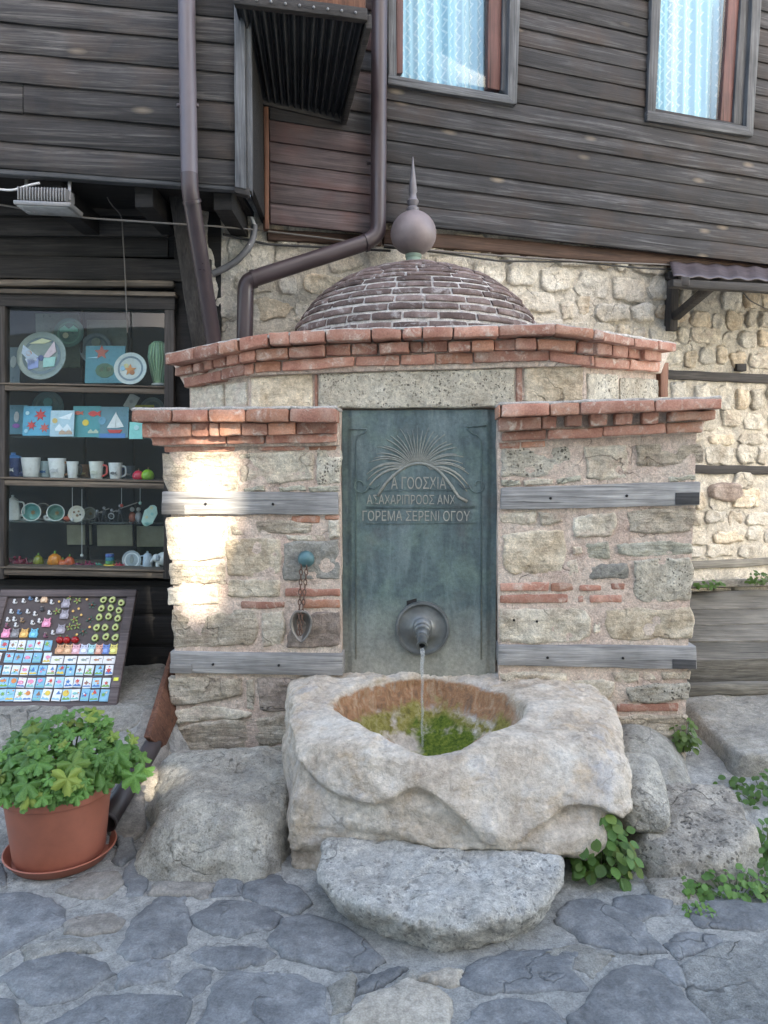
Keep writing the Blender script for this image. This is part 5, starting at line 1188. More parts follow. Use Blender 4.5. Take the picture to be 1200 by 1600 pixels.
def plate(name, px, py, r, cols, label, cat, tilt=.18, d=KD, motifs=()):
    c = sp(px, py, d); t = it(name, px, py + r, label, cat, d); R_ = r * KM; a = Vector((0, -1, tilt)).normalized(); av = Vector((0, tilt, 1)).normalized()
    lathe_n('rim', [(R_, 0), (R_, .006), (R_ * .8, .004), (R_ * .78, .002)], c, a, colour(cols[0]), t, n=32)
    lathe_n('well', [(R_ * .78, .003), (R_ * .6, .0015), (.001, .001)], c, a, colour(cols[1]), t, n=32)
    for pts, col, s, dx, dy in motifs: poly('motif', c, scl(pts, s * R_, dx * R_, dy * R_), .003, col, t, av=av, an=a, e=.004)
    return t
def tilep(px, yb, w, h, col, label, motifs, d=KD, ang=0.0, name='glass_tile'):
    c = sp(px, yb - h / 2, d); t = it(name, px, yb, label, 'tile', d); au = Vector((math.cos(ang), 0, math.sin(ang))); av = Vector((-math.sin(ang) * .98, .16, math.cos(ang))).normalized(); an = Vector((0, -1, .16)).normalized()
    poly('slab', c, [(-w / 2 * KM, -h / 2 * KM), (w / 2 * KM, -h / 2 * KM), (w / 2 * KM, h / 2 * KM), (-w / 2 * KM, h / 2 * KM)], .008, col, t, au, av, an)
    for pts, mc, s, dx, dy in motifs: poly('motif', c, scl(pts, s * KM, dx * KM, dy * KM), .003, mc, t, au, av, an, e=.0082)
    return t
C12 = circ(1); ST = starp(1)
def wave(w, a=.25): return [(-w, 0), (-w * .5, a * w), (0, 0), (w * .5, a * w), (w, 0), (w, -.3 * w), (-w, -.3 * w)]
# top row
plate('plate', 65, 556, 38, [(.20, .24, .22), (.10, .14, .16)], 'big round glass plate with a colourful butterfly on the top shelf', 'plate', motifs=[
    ([(-.1, -.05), (-.75, .45), (-.8, .1), (-.5, -.2)], (.5, .58, .7), 1, 0, 0), ([(.1, -.05), (.5, .6), (.6, .15), (.3, -.1)], (.55, .42, .45), 1, 0, 0), ([(-.1, -.1), (-.55, -.15), (-.5, -.6), (-.1, -.5)], (.25, .30, .55), 1, 0, 0),
    ([(.1, -.1), (.6, -.05), (.55, -.45), (.1, -.5)], (.28, .50, .45), 1, 0, 0), (circ(.12), (.06, .08, .2), 1, 0, -.1), (circ(.12), ORG, 1, -.5, .1), ([(-.5, .5), (0, .72), (.4, .62), (.1, .5)], (.5, .5, .3), 1, 0, 0), ([(-.7, -.2), (-.3, .0), (-.2, -.25), (-.5, -.5)], (.55, .6, .7), 1, .05, .05)])
tilep(165, 600, 62, 60, (.05, .22, .27), 'square sea blue glass panel with a red star on the top shelf', [(ST, (.42, .08, .04), 12, -6, 19), (circ(1, 10, .8), (.05, .12, .05), 15, 0, -10), (circ(1, 8), (.30, .33, .2), 4, -5, -8), (circ(1, 8), (.30, .33, .2), 4, 6, -8), ([(-1, 0), (1, .3), (1, 0)], (.3, .5, .6), 9, -20, 10)], d=4.36)
plate('dish', 204, 576, 25, [(.42, .46, .44), (.12, .17, .20)], 'small round pale rimmed dish with an orange motif on the top shelf', 'dish', d=4.22, motifs=[(ST, (.5, .20, .05), .38, 0, -.1), (circ(.16, 8), (.45, .4, .2), 1, -.25, .15), (circ(.16, 8), (.2, .35, .45), 1, -.45, 0), (circ(.16, 8), (.40, .14, .05), 1, .12, -.25)])
def vase():
    t = it('shell_vase', 248, 602, 'green glass shell shaped vase at the right end of the top shelf', 'vase', 4.30); c = sp(248, 602, 4.30); H = 68 * KM
    lathe('body', [(.02, 0), (.03, .01), (.045, H * .3), (.058, H * .65), (.05, H * .9), (.02, H), (.015, H * .97), (.03, H * .6), (0, H * .1)], c, colour((.10, .20, .12)), t, n=28, squash=.5, dr=lambda a, i: 1 + .10 * math.cos(a * 9))
    lathe('foot', [(.04, -.002), (.04, .008), (.02, .014)], c, colour((.45, .46, .45)), t, n=20)
    for k in range(5): tube('rib', [c + Vector(((k - 2) * .006, -.02, .01)), c + Vector(((k - 2) * .018, -.03, H * .6)), c + Vector(((k - 2) * .013, -.02, H * .95))], .004, colour((.25, .38, .22)), t, n=6)
vase()
# second row
D = dict(d=4.22)
tilep(29, 679, 28, 46, (.08, .20, .26), 'narrow dark blue glass tile with a pale seahorse, leftmost of the second row', [(circ(1, 9, 2.2), (.5, .5, .5), 4, -2, 4), (circ(1, 9, .6), (.3, .12, .4), 6, -2, -10)])
tilep(59, 681, 43, 46, (.07, .30, .44), 'blue glass tile with three red flowers in the second row', [(starp(1, 7), RED, 10, 5, 9), (starp(1, 7), RED, 8, -8, -7), (starp(1, 7), (.5, .10, .08), 8, 12, -11), (circ(1), (.4, .6, .65), 3, -15, 12), (circ(1), (.3, .5, .6), 3, -16, -16)], **D)
tilep(98, 682, 36, 40, (.34, .46, .52), 'silvery glass tile with a breaking wave in the second row', [(wave(12, .6), (.62, .66, .68), 1, 2, -8), ([(-1, 0), (1, .8), (.6, -.2)], (.65, .68, .7), 11, 5, 8), (circ(1), (.5, .35, .12), 4, -11, 4), (wave(10, .5), (.42, .28, .2), 1, 6, -14)], d=4.19)
tilep(136, 683, 42, 48, (.05, .24, .26), 'teal glass tile with red and yellow fish in the second row', [(FISH, RED, 10, 12, 12), (FISH, (.55, .12, .07), 7, -12, 13), (circ(1), YEL, 5, -1, -2), (wave(8, .5), (.4, .45, .35), 1, 11, -16)], **D)
tilep(177, 684, 48, 48, (.09, .20, .24), 'glass tile with a white and red sailboat in the second row', [(SAIL, (.62, .62, .6), 18, 4, -2), (HULL, RED, 13, 4, -12), ([(-1, 0), (1, 0), (1, -.35), (-1, -.35)], BLUE, 20, 0, -18), (circ(1), (.1, .25, .35), 6, -16, 2)], **D)
tilep(213, 686, 20, 26, (.20, .52, .48), 'small turquoise glass tile, rightmost of the second row beside the brick cornice', [(circ(1), (.4, .6, .6), 4, 1, 4)], d=4.19)
for lab, px, py, w, h, col, ang in (('white folded card leaning at the right of the second row', 206, 640, 16, 24, (.62, .60, .55), -.5), ('yellow box lying at the right of the second row', 226, 643, 30, 10, (.42, .36, .04), 0)):
    tilep(px, py, w, h, col, lab, [(circ(1, 8), tuple(q * .7 for q in col), 3, 0, 0)], d=4.36, ang=ang, name='card')
# third row: mugs
mug(21, 747, 25, 31, NAVY, 'navy blue mug with white pattern and dark handle, leftmost of the mug row', 1, NAVY, (.6, .6, .6))
lathe('lid', [(.046, 0), (.04, .012), (.012, .02), (.014, .032), (.001, .034)], sp(21, 716), colour(BLUE), bpy.data.objects['mug'], n=18)
mug(49, 748, 29, 33, WH, 'tall plain white mug beside the navy mug', -1, NAVY)
mug(71, 749, 20, 29, (.42, .52, .55), 'pale blue patterned mug half behind the wide white mug', -1, SKY, BLUE, d=4.34)
mug(90, 749, 27, 33, (.66, .66, .64), 'wide white mug with fine grey pattern and brown handle', 1, BRN, (.4, .4, .4))
mug(114, 749, 18, 28, WH, 'narrow white mug with a black curled handle', 1, (.03, .03, .03))
mug(151, 750, 22, 29, (.62, .62, .56), 'white mug with a red and white striped handle', 1, (.55, .08, .07), (.5, .5, .4))
mug(181, 751, 21, 28, WH, 'white mug with a small dark emblem, rightmost of the mugs', 1, (.35, .36, .36), (.12, .12, .12))
for px, col, lab, r in ((216, (.50, .03, .06), 'glossy red ceramic apple at the right of the mug row', 9), (231, (.20, .38, .03), 'glossy green ceramic apple beside the red one', 10)):
    t = it('apple', px, 752, lab, 'apple'); c = sp(px, 752 - r * .95); rr_ = r * KM
    lathe('fruit', [(max(.0005, rr_ * math.sin(a) * (1 + .12 * math.cos(a))), -rr_ * .95 * math.cos(a) - (.25 * rr_ if a > 2.9 else 0)) for a in np.linspace(.1, 3.05, 14)], c, colour(col, .15), t, n=20)
    tube('stalk', [c + Vector((0, 0, rr_ * .6)), c + Vector((.004, 0, rr_ * 1.25))], .003, colour(BRN), t, n=6)
# fourth row
def pot(px, yb, w, h, col, lab, spoutside=-1):
    t = it('coffee_pot', px, yb, lab, 'pot'); c = sp(px, yb); r = w / 2 * KM; H = h * KM
    lathe('body', [(r * .85, 0), (r, H * .12), (r * .92, H * .5), (r * .72, H * .82), (r * .6, H * .84), (r * .3, H * .9), (r * .16, H * .94), (r * .2, H), (.001, H * 1.02)], c, colour(col), t, n=22)
    tube('handle', bend([c + Vector((-spoutside * r * .7, 0, H * .75)), c + Vector((-spoutside * r * 1.7, 0, H * .72)), c + Vector((-spoutside * r * 1.6, 0, H * .2)), c + Vector((-spoutside * r * .9, 0, H * .18))], .02, 4), r * .12, colour(col), t, n=8)
    tube('pouring_lip', [c + Vector((spoutside * r * .8, 0, H * .35)), c + Vector((spoutside * r * 1.35, 0, H * .6)), c + Vector((spoutside * r * 1.5, 0, H * .82))], [r * .22, r * .15, r * .1], colour(col), t, n=8)
pot(21, 812, 21, 38, WH, 'tall white coffee pot at the left end of the fourth row')
def cupdown(px, py, r, inn, out, lab, d=KD):
    t = it('cup', px, py + r, lab, 'cup', d); c = sp(px, py, d); R_ = r * KM; a = Vector((.25, -1, .12)).normalized()
    lathe_n('body', [(R_ * .6, -.085), (R_ * .8, -.06), (R_, 0), (R_ * .93, .001), (R_ * .74, -.05), (.001, -.065)], c, a, colour(inn), t, n=26)
    lathe_n('rim', [(R_ * 1.02, -.006), (R_ * 1.03, .004), (R_ * .93, .004)], c, a, colour(out), t, n=26, cap=False)
    tube('handle', bend([c + Vector((-R_ * .9, .02, -R_ * .3)), c + Vector((-R_ * 1.6, .02, -R_ * .5)), c + Vector((-R_ * 1.5, .03, -R_ * .9)), c + Vector((-R_ * .5, .04, -R_ * .9))], .015, 4), .007, colour(out), t, n=8)
    poly('motif', c - a * .045, starp(R_ * .35, 6), .002, (.35, .22, .1), t, av=Vector((0, .12, 1)).normalized(), an=a)
cupdown(49, 800, 14, TEAL, WH, 'white cup with turquoise inside lying on its side, left of the fourth row')
cupdown(67, 799, 13, (.25, .22, .2), (.40, .36, .33), 'patterned grey brown cup lying behind the turquoise cup', 4.36)
cupdown(87, 801, 13, (.18, .36, .30), WH, 'white cup with green inside lying on its side, middle of the fourth row')
plate('bowl', 120, 803, 13, [(.5, .46, .38), (.46, .42, .34)], 'cream bowl with brown spots standing on edge in the fourth row', 'bowl', motifs=[(C12, BRN, .14, -.3, .2), (C12, BRN, .16, .1, -.2), (C12, BRN, .12, .25, .3), (C12, (.05, .05, .05), .12, .45, -.1)])
t = it('red_ornament', 105, 814, 'small red ceramic ornament between the green cup and cream bowl', 'ornament'); mk('body', *ball_geo(sp(105, 810), .017, 10, 6, (1.3, 1, .8)), colour((.4, .08, .04)), t); mk('knob', *ball_geo(sp(107, 805), .007, 8, 5), colour((.5, .2, .1)), t)
for i, (px, h, lab) in enumerate(((152, 20, 'dark wire figurine, leftmost on the black tray of the fourth row'), (163, 26, 'dark wire figurine with silver beads in the middle of the tray'), (175, 22, 'dark wire figurine with a ring body at the right of the tray'), (188, 30, 'tall dark wire figurine with a long rod reaching right'))):
    t = it('wire_figurine', px, 815, lab, 'figurine'); c = sp(px, 815); hh = h * KM
    for s in (-1, 1): tube('leg', [c + Vector((s * .014, 0, 0)), c + Vector((s * .006, 0, hh * .45))], .0035, colour((.04, .04, .045)), t, n=6)
    mk('body', *ball_geo(c + Vector((0, 0, hh * .55)), .011, 10, 6, (1, 1, 1.5)), colour((.05, .05, .055)), t); mk('head', *ball_geo(c + Vector((0, 0, hh * .82)), .009, 10, 6), colour((.30, .30, .31), .2), t)
    tube('arm', [c + Vector((-.02, 0, hh * .5)), c + Vector((0, 0, hh * .68)), c + Vector((.03 + (.07 if i == 3 else 0), 0, hh * (.8 if i < 3 else 1.0)))], .003, colour((.25, .22, .2)), t, n=6)
    if i == 2: tube('ring', [c + Vector((.016 * math.cos(a), -.01, hh * .4 + .016 * math.sin(a))) for a in np.linspace(0, 6.28, 14)], .003, colour((.35, .35, .34)), t, n=6)
tr = box('tray', (sp(145, 816).x, 4.22, sp(145, 816).z - .008), (sp(197, 816).x, 4.32, sp(145, 816).z - .001), colour((.03, .03, .03)), None); tag(tr, 'thin black tray under the wire figurines', 'tray', G)
def leafdish():
    t = it('leaf_dish', 234, 818, 'pale green leaf shaped dish standing at the right of the fourth row', 'dish', 4.22); c = sp(234, 806, 4.22); an = Vector((.1, -1, .2)).normalized(); av = Vector((.45, .1, .9)).normalized(); au = av.cross(an)
    poly('dish', c, [(x * .036 * (1 + .12 * math.sin(k * 2.4)), y) for k, (x, y) in enumerate([(math.sin(a), .065 * math.cos(a)) for a in np.linspace(0, 6.0, 18)])], .008, (.33, .47, .40), t, au, av, an)
    for k in range(4): poly('motif', c, circ(.009, 8), .002, (.5, .45, .25) if k % 2 else (.2, .4, .36), t, au, av, an, e=.009).location += av * (.03 * (k - 1.5)) + au * (.01 * (-1) ** k)
leafdish()
# fifth row
def critter(px, yb, col, lab, r=7, legs=5, cat='figurine', stalk=None):
    t = it('ceramic_figurine', px, yb, lab, cat); c = sp(px, yb); R_ = r * KM
    mk('body', *ball_geo(c + Vector((0, 0, R_ * .6)), R_, 14, 8, (1.15, .9, .62)), colour(col, .2), t)
    for k in range(legs): a = (k / max(1, legs - 1) - .5) * 2.6; tube('leg', [c + Vector((R_ * .8 * math.sin(a), -R_ * .5, R_ * .7)), c + Vector((R_ * 1.4 * math.sin(a), -R_ * .7, R_ * (1.3 if k % 2 else .9))), c + Vector((R_ * 1.65 * math.sin(a), -R_ * .8, R_ * .1))], R_ * .13, colour(col, .2), t, n=6)
    if stalk:
        for s in (-1, 1): mk('eye', *ball_geo(c + Vector((s * R_ * .35, -R_ * .5, R_ * 1.35)), R_ * .22, 8, 5), colour(stalk, .2), t)
critter(30, 885, (.14, .012, .03), 'dark red ceramic crab, leftmost of the bottom row', 11, 6, stalk=(.2, .02, .04))
critter(47, 886, (.12, .01, .03), 'small dark red ceramic crab next to the leftmost crab', 6, 5)
def gourd(px, yb, col, lab, r, h=1.0, top=None, lobes=0):
    t = it('ceramic_gourd', px, yb, lab, 'ornament'); c = sp(px, yb); R_ = r * KM
    lathe('body', [(R_ * .5, 0), (R_ * .95, R_ * .3 * h), (R_, R_ * .75 * h), (R_ * .8, R_ * 1.25 * h), (R_ * .3, R_ * 1.55 * h), (.001, R_ * 1.58 * h)], c, colour(col, .2), t, n=24, dr=(lambda a, i: 1 + .07 * math.cos(a * lobes)) if lobes else None)
    tube('stem', [c + Vector((0, 0, R_ * 1.5 * h)), c + Vector((.003, 0, R_ * 1.85 * h))], R_ * .14, colour(top or GRN), t, n=6)
gourd(60, 886, (.15, .17, .02), 'small olive green ceramic gourd in the bottom row', 8, 1.5)
gourd(74, 887, (.40, .22, .02), 'low yellow ceramic dish shaped squash before the pumpkins', 8, .5)
gourd(86, 887, (.48, .17, .02), 'larger orange ceramic pumpkin in the bottom row', 11, 1.3, lobes=8)
gourd(98, 888, (.44, .10, .03), 'smaller red orange ceramic pumpkin in front of the others', 9, 1.0, lobes=8)
gourd(109, 888, (.42, .08, .03), 'orange red ceramic pumpkin right of the pumpkin group', 8, 1.5, lobes=8)
critter(139, 888, (.17, .02, .06), 'purple red ceramic crab in the middle of the bottom row', 8, 6, stalk=(.3, .05, .1))
critter(154, 888, (.05, .25, .20), 'turquoise ceramic crab beside the purple one', 6, 5, stalk=(.1, .3, .25))
def bird():
    t = it('bird_cup', 172, 889, 'rainbow striped ceramic cup with a yellow foot in the bottom row', 'ornament'); c = sp(172, 889)
    lathe('foot', [(.02, 0), (.036, .018), (.034, .028), (.001, .03)], c, colour(YEL), t, n=18)
    for i, col in enumerate(((.08, .25, .10), (.04, .2, .3), (.05, .1, .3))): lathe('band', [(.024 - .001 * i, .03 + .02 * i), (.026, .035 + .02 * i), (.024 - .001 * i, .049 + .02 * i), (.001, .0495 + .02 * i)], c, colour(col, .2), t, n=18)
bird()
critter(186, 889, (.42, .04, .06), 'bright red ceramic crab left of the round clock', 7, 6, stalk=(.4, .05, .06))
plate('clock', 206, 875, 15, [(.30, .34, .36), (.60, .62, .62)], 'round white plate with grey rim and small figure in the bottom row', 'plate', tilt=.1, motifs=[(circ(.2, 10, 2.0), (.25, .27, .25), 1, 0, .02), (circ(.12, 8), (.2, .2, .2), 1, 0, .42)])
pot(231, 889, 16, 28, (.40, .46, .52), 'small blue white jug right of the round plate', 1)
def eleph():
    t = it('white_figurine', 253, 890, 'white ceramic elephant figurine at the right end of the bottom row', 'figurine'); c = sp(253, 890)
    lathe('base', [(.05, 0), (.052, .006), (.04, .016), (.001, .017)], c, colour((.45, .44, .38)), t, n=20)
    mk('body', *ball_geo(c + Vector((.01, 0, .062)), .040, 14, 9, (1.1, .8, 1)), colour(WH, .2), t); mk('head', *ball_geo(c + Vector((-.028, -.01, .068)), .024, 12, 8), colour(WH, .2), t); mk('ear', *ball_geo(c + Vector((-.012, -.030, .072)), .018, 10, 6, (.8, .3, 1.1)), colour((.3, .33, .36)), t)
    tube('trunk', [c + Vector((-.046, -.012, .062)), c + Vector((-.062, -.012, .04)), c + Vector((-.058, -.012, .02))], [.010, .007, .005], colour(WH), t, n=8)
    for s in (-.02, .03): tube('leg', [c + Vector((s, -.01, .045)), c + Vector((s, -.01, .012))], .012, colour(WH), t, n=8)
eleph()

# more stock crowding the shelves
plate('plate', 108, 520, 24, [(.08, .16, .14), (.12, .26, .20)], 'green swirled glass plate standing behind the butterfly plate', 'plate', d=4.44, motifs=[(wave(.6, .4), (.2, .5, .4), 1, 0, .25), (circ(.2, 8), (.4, .42, .3), 1, -.2, -.2)])
plate('plate', 150, 545, 26, [(.10, .14, .15), (.06, .10, .11)], 'dark smoky glass plate behind the sea blue panel', 'plate', d=4.46, motifs=[(circ(.3, 8), (.2, .25, .2), 1, 0, .4)])
plate('plate', 238, 640, 20, [(.12, .16, .15), (.2, .24, .2)], 'grey glass plate behind the yellow box in the second row', 'plate', d=4.45, motifs=[(circ(.3, 8), (.3, .1, .08), 1, 0, 0)])
plate('plate', 75, 636, 26, [(.05, .12, .13), (.08, .16, .17)], 'dark teal plate half hidden behind the flower tile', 'plate', d=4.46, motifs=[(circ(.3, 8), (.1, .3, .3), 1, 0, .3)])
tilep(22, 600, 22, 58, (.06, .09, .10), 'tall dark glass panel at the left end of the top shelf', [(circ(1, 8, 2), (.2, .22, .2), 5, 0, 5)], d=4.40)
mug(35, 749, 18, 26, (.10, .16, .30), 'dark blue patterned mug standing behind the tall white mug', -1, NAVY, (.4, .4, .5), d=4.40)
mug(133, 750, 17, 25, BRN, 'small brown mug standing behind between the white mugs', 1, BRN, (.5, .4, .2), d=4.40)
mug(203, 751, 16, 24, (.08, .10, .12), 'small dark mug standing behind the red apple', -1, NAVY, (.3, .3, .3), d=4.40)
cupdown(140, 802, 10, (.4, .38, .3), (.3, .28, .25), 'small beige cup on its side left of the wire figurines', 4.36)
for px, col, lab in ((207, (.30, .08, .05), 'small red brown bead figurine right of the black tray'), (217, (.25, .25, .26), 'small silver bead figurine left of the leaf dish')):
    t = it('bead_figurine', px, 816, lab, 'figurine', 4.32); c = sp(px, 816, 4.32); mk('body', *ball_geo(c + Vector((0, 0, .03)), .022, 10, 6, (1, 1, 1.4)), colour(col, .2), t); mk('head', *ball_geo(c + Vector((0, 0, .075)), .014, 10, 6), colour((.4, .38, .35), .2), t)
gourd(121, 889, (.10, .02, .05), 'small dark purple ceramic gourd right of the pumpkins', 6, 1.1)
gourd(163, 890, (.30, .24, .03), 'tiny yellow ceramic gourd left of the rainbow cup', 5, .9)
critter(197, 891, (.30, .05, .10), 'tiny pink ceramic crab touching the round white plate', 4, 5)
for i, (px, y0, y1) in enumerate(((113, 762, 812), (128, 764, 868), (190, 762, 790), (219, 762, 786))):
    t = it('hanging_mobile', px, y1, '%s hanging on a thread in the fourth row' % ['small silver bead', 'long silver pendant', 'little red bead', 'little glass bead'][i], 'mobile', 4.24); tube('thread', [sp(px, y0, 4.24), sp(px, y1, 4.24)], .0016, colour((.5, .5, .5)), t, n=5); mk('bead', *ball_geo(sp(px, y1, 4.24), .010, 8, 6), colour([(.5, .5, .5), (.45, .45, .42), (.5, .08, .06), (.3, .45, .4)][i], .15), t)

# ------------------------------------------------------------------ magnet board leaning on the shop wall
LEAN = R(57); Bo = Vector((-1.6, 3.70, .345)); Bv = Vector((0, math.cos(LEAN), math.sin(LEAN))); Bn = Vector((0, -math.sin(LEAN), math.cos(LEAN))); Bu = Vector((1, 0, 0))
def bh(px, py, off=0.0):
    d = ray(px, py); return EYE + d * ((Bo + Bn * off - EYE).dot(Bn) / d.dot(Bn))
def bc(X, Y, off=0.0): return bh(X / 5.4545, 910 + Y / 5.4545, off)
def buv(p): return (p - Bo).dot(Bu), (p - Bo).dot(Bv)
mb = thing('magnet_board', Bo, 'framed dark board full of souvenir magnets leaning below the shop cabinet', 'display board')
br = bh(183, 1112); trp = bh(213.5, 923); u1 = (buv(br)[0] + buv(trp)[0]) / 2; v0 = buv(br)[1]; v1 = buv(trp)[1]; u0 = buv(bh(5, 917))[0]
def bq(name, ua, va, ub_, vb, e0, e1, mat, seg=(4, 4, 1), par=mb, r=.003, amp=0.0):
    P = lambda u, v, e: Bo + Bu * u + Bv * v + Bn * e
    return hexa(name, [P(ua, vb, e1), P(ub_, vb, e1), P(ub_, va, e1), P(ua, va, e1)], [P(ua, vb, e0), P(ub_, vb, e0), P(ub_, va, e0), P(ua, va, e0)], mat, par, r=r, seg=seg, amp=amp)
fw = .046
bq('backing', u0 + .01, v0 + .01, u1 - .01, v1 - .01, -.006, .004, MT['boardback'])
bq('frame_bar', u0, v0, u1, v0 + fw * .85, -.01, .018, MT['frame'], (8, 1, 1)); bq('frame_bar', u0, v1 - fw * .9, u1, v1, -.01, .018, MT['frame'], (8, 1, 1))
bq('frame_bar', u0, v0 + fw * .85, u0 + fw, v1 - fw * .9, -.01, .0175, MT['frame'], (1, 8, 1)); bq('frame_bar', u1 - fw, v0 + fw * .85, u1, v1 - fw * .9, -.01, .0175, MT['frame'], (1, 8, 1))
GM = 'souvenir magnets on the board'
ORD = ['rightmost', 'second from right', 'third from right', 'fourth from right', 'fifth from right', 'sixth from right', 'seventh from right', 'eighth from right', 'ninth from right', 'tenth from right', 'eleventh from right', 'twelfth from right', 'thirteenth from right', 'fourteenth from right']
def mag(name, X, Y, label): return thing(name, bc(X, Y, .006), label, 'magnet', GM)
def mpoly(name, c, pts, e0, th, col, par): return poly(name, c, pts, th, col, par, Bu, Bv, Bn, e0)
kB = 3.82 / FPX / 5.4545
CN = {BLUE: 'blue', SKY: 'sky blue', RED: 'red', YEL: 'yellow', ORG: 'orange', GRN: 'green', TEAL: 'teal', PNK: 'pink', BRN: 'brown'}
rm = random.Random(17)
MOT = [('sun', C12, YEL), ('sailboat', SAIL, RED), ('sailboat', SAIL, BRN), ('fish', FISH, ORG), ('flower', starp(1, 6), RED), ('anchor', ST, BLUE), ('palm', starp(1, 7), GRN), ('windmill', starp(1, 4), BRN), ('shell', circ(1, 9, .7), PNK), ('sailboat', SAIL, BLUE), ('fish', FISH, TEAL), ('sun', C12, ORG)]
def tilerow(Y, Xs, w, h, row):
    for k, X in enumerate(sorted(Xs, reverse=True)):
        base = rm.choice([(.55, .62, .66), (.32, .52, .64), (.22, .45, .60), (.62, .65, .66), (.16, .38, .52)]); nm, pts, col = rm.choice(MOT); ww = w * rm.uniform(.86, .97)
        bn_ = {(.55, .62, .66): 'pale blue', (.32, .52, .64): 'light blue', (.22, .45, .60): 'blue', (.62, .65, .66): 'white', (.16, .38, .52): 'deep blue'}[base]
        t = mag('picture_magnet', X, Y, '%s tile magnet with %s %s, %s in the %s' % (bn_, CN[col], nm, ORD[k], row)); c = bc(X, Y + rm.uniform(-3, 3))
        an_ = rm.gauss(0, .035); au = Bu * math.cos(an_) + Bv * math.sin(an_); av = Bv * math.cos(an_) - Bu * math.sin(an_); hh = h * rm.uniform(.9, 1.0); th = rm.uniform(.004, .008)
        mp = lambda nm_, c_, pts_, e_, t_, col_: poly(nm_, c_, pts_, t_, col_, t, au, av, Bn, e_)
        mp('tile', c, [(-ww / 2 * kB, -hh / 2 * kB), (ww / 2 * kB, -hh / 2 * kB), (ww / 2 * kB, hh / 2 * kB), (-ww / 2 * kB, hh / 2 * kB)], .004, th, base)
        mp('motif', c, scl(pts, w * rm.uniform(.24, .36) * kB, rm.uniform(-.12, .12) * w * kB, rm.uniform(-.05, .22) * h * kB), .0043 + th, .002, col)
        mp('motif', c, scl(wave(1, rm.uniform(.1, .5)), w * .40 * kB, 0, -h * .28 * kB), .0043 + th, .0015, rm.choice([BLUE, TEAL, SKY, GRN, YEL]))
        for _ in range(rm.choice([1, 2, 3])): mp('motif', c, scl(rm.choice([circ(1, 7), circ(1, 6, .6), ST]), w * rm.uniform(.06, .12) * kB, rm.uniform(-.34, .34) * w * kB, rm.uniform(-.2, .38) * h * kB), .0043 + th, .0022, rm.choice([RED, YEL, WH, ORG, BLUE, PNK, GRN]))
tilerow(965, [-40, 20, 92, 170, 244, 325, 400, 490, 572, 648, 730, 808, 895], 78, 104, 'bottom tile row')
tilerow(858, [-30, 40, 115, 190, 270, 350, 430, 510, 590, 668, 748, 828, 910], 76, 92, 'second tile row up')
tilerow(752, [-20, 65, 140, 215, 292, 370, 445, 525, 605, 688, 765, 850, 935], 74, 92, 'third tile row up')
tilerow(648, [-20, 82, 160, 240, 322, 408], 74, 94, 'fourth tile row up')
tilerow(540, [-20, 40, 118, 190, 264, 338, 415], 72, 98, 'fifth tile row up')
for k, X in enumerate([935, 828, 720, 605, 492]):
    t = mag('white_magnet', X, 665, 'wide white magnet with a small dark fish, %s of the white row' % ORD[k]); c = bc(X, 665); mpoly('tile', c, [(-52 * kB, -34 * kB), (52 * kB, -34 * kB), (52 * kB, 34 * kB), (-52 * kB, 34 * kB)], .004, .006, (.62, .62, .61), t); mpoly('motif', c, scl(FISH, 24 * kB), .0103, .002, [(.35, .2, .14), (.4, .2, .1), (.25, .3, .25), (.12, .2, .25), (.3, .35, .15)][k], t); mpoly('motif', c, scl(FISH, 12 * kB, 30 * kB, 12 * kB), .0103, .002, (.3, .3, .3), t)
CAT = [(-.75, -1), (-.85, -.2), (-.6, .25), (-.65, .95), (-.3, .65), (.3, .65), (.65, .95), (.6, .25), (.85, -.2), (.75, -1)]
def catmag(X, Y, s, col, label):
    t = mag('cat_magnet', X, Y, label); c = bc(X, Y); mpoly('body', c, scl(CAT, s * kB), .004, .010, col, t); dk = tuple(q * .45 for q in col)
    mpoly('tummy', c, scl(circ(.45, 10, .8), s * kB, 0, -.45 * s * kB), .0143, .003, tuple(min(.7, q * 1.35 + .05) for q in col), t)
    for e in (-1, 1): mpoly('eye', c, scl(circ(.12, 6), s * kB, e * .28 * s * kB, .35 * s * kB), .0143, .002, dk, t)
for k, (X, col, cn) in enumerate([(975, (.55, .48, .12), 'yellow'), (910, (.10, .18, .42), 'dark blue'), (850, (.58, .28, .20), 'salmon orange'), (790, (.28, .48, .50), 'turquoise'), (725, (.45, .48, .58), 'pale lilac'), (655, (.58, .32, .36), 'pink'), (590, (.52, .30, .16), 'light brown'), (520, (.46, .24, .12), 'brown and yellow')]):
    catmag(X, 570, 48, col, '%s cat magnet, %s in the cat row above the white magnets' % (cn, ORD[k]))
for X, col, cn in ((60, PNK, 'pink'), (138, (.17, .16, .16), 'grey'), (215, (.58, .33, .08), 'amber'), (296, (.10, .38, .52), 'bright blue')): catmag(X, 435, 44, col, '%s cat magnet in the row above the left picture tiles' % cn)
catmag(405, 345, 44, PNK, 'magenta pink cat magnet below the white figures, upper middle of board')
catmag(385, 145, 36, (.55, .36, .22), 'peach coloured cat magnet at the top of the board')
for X, Y, lab in ((570, 180, 'top'), (558, 275, 'middle'), (528, 400, 'bottom')): catmag(X, Y, 46, (.25, .23, .26), 'grey elephant shaped magnet, %s of the three grey ones' % lab)
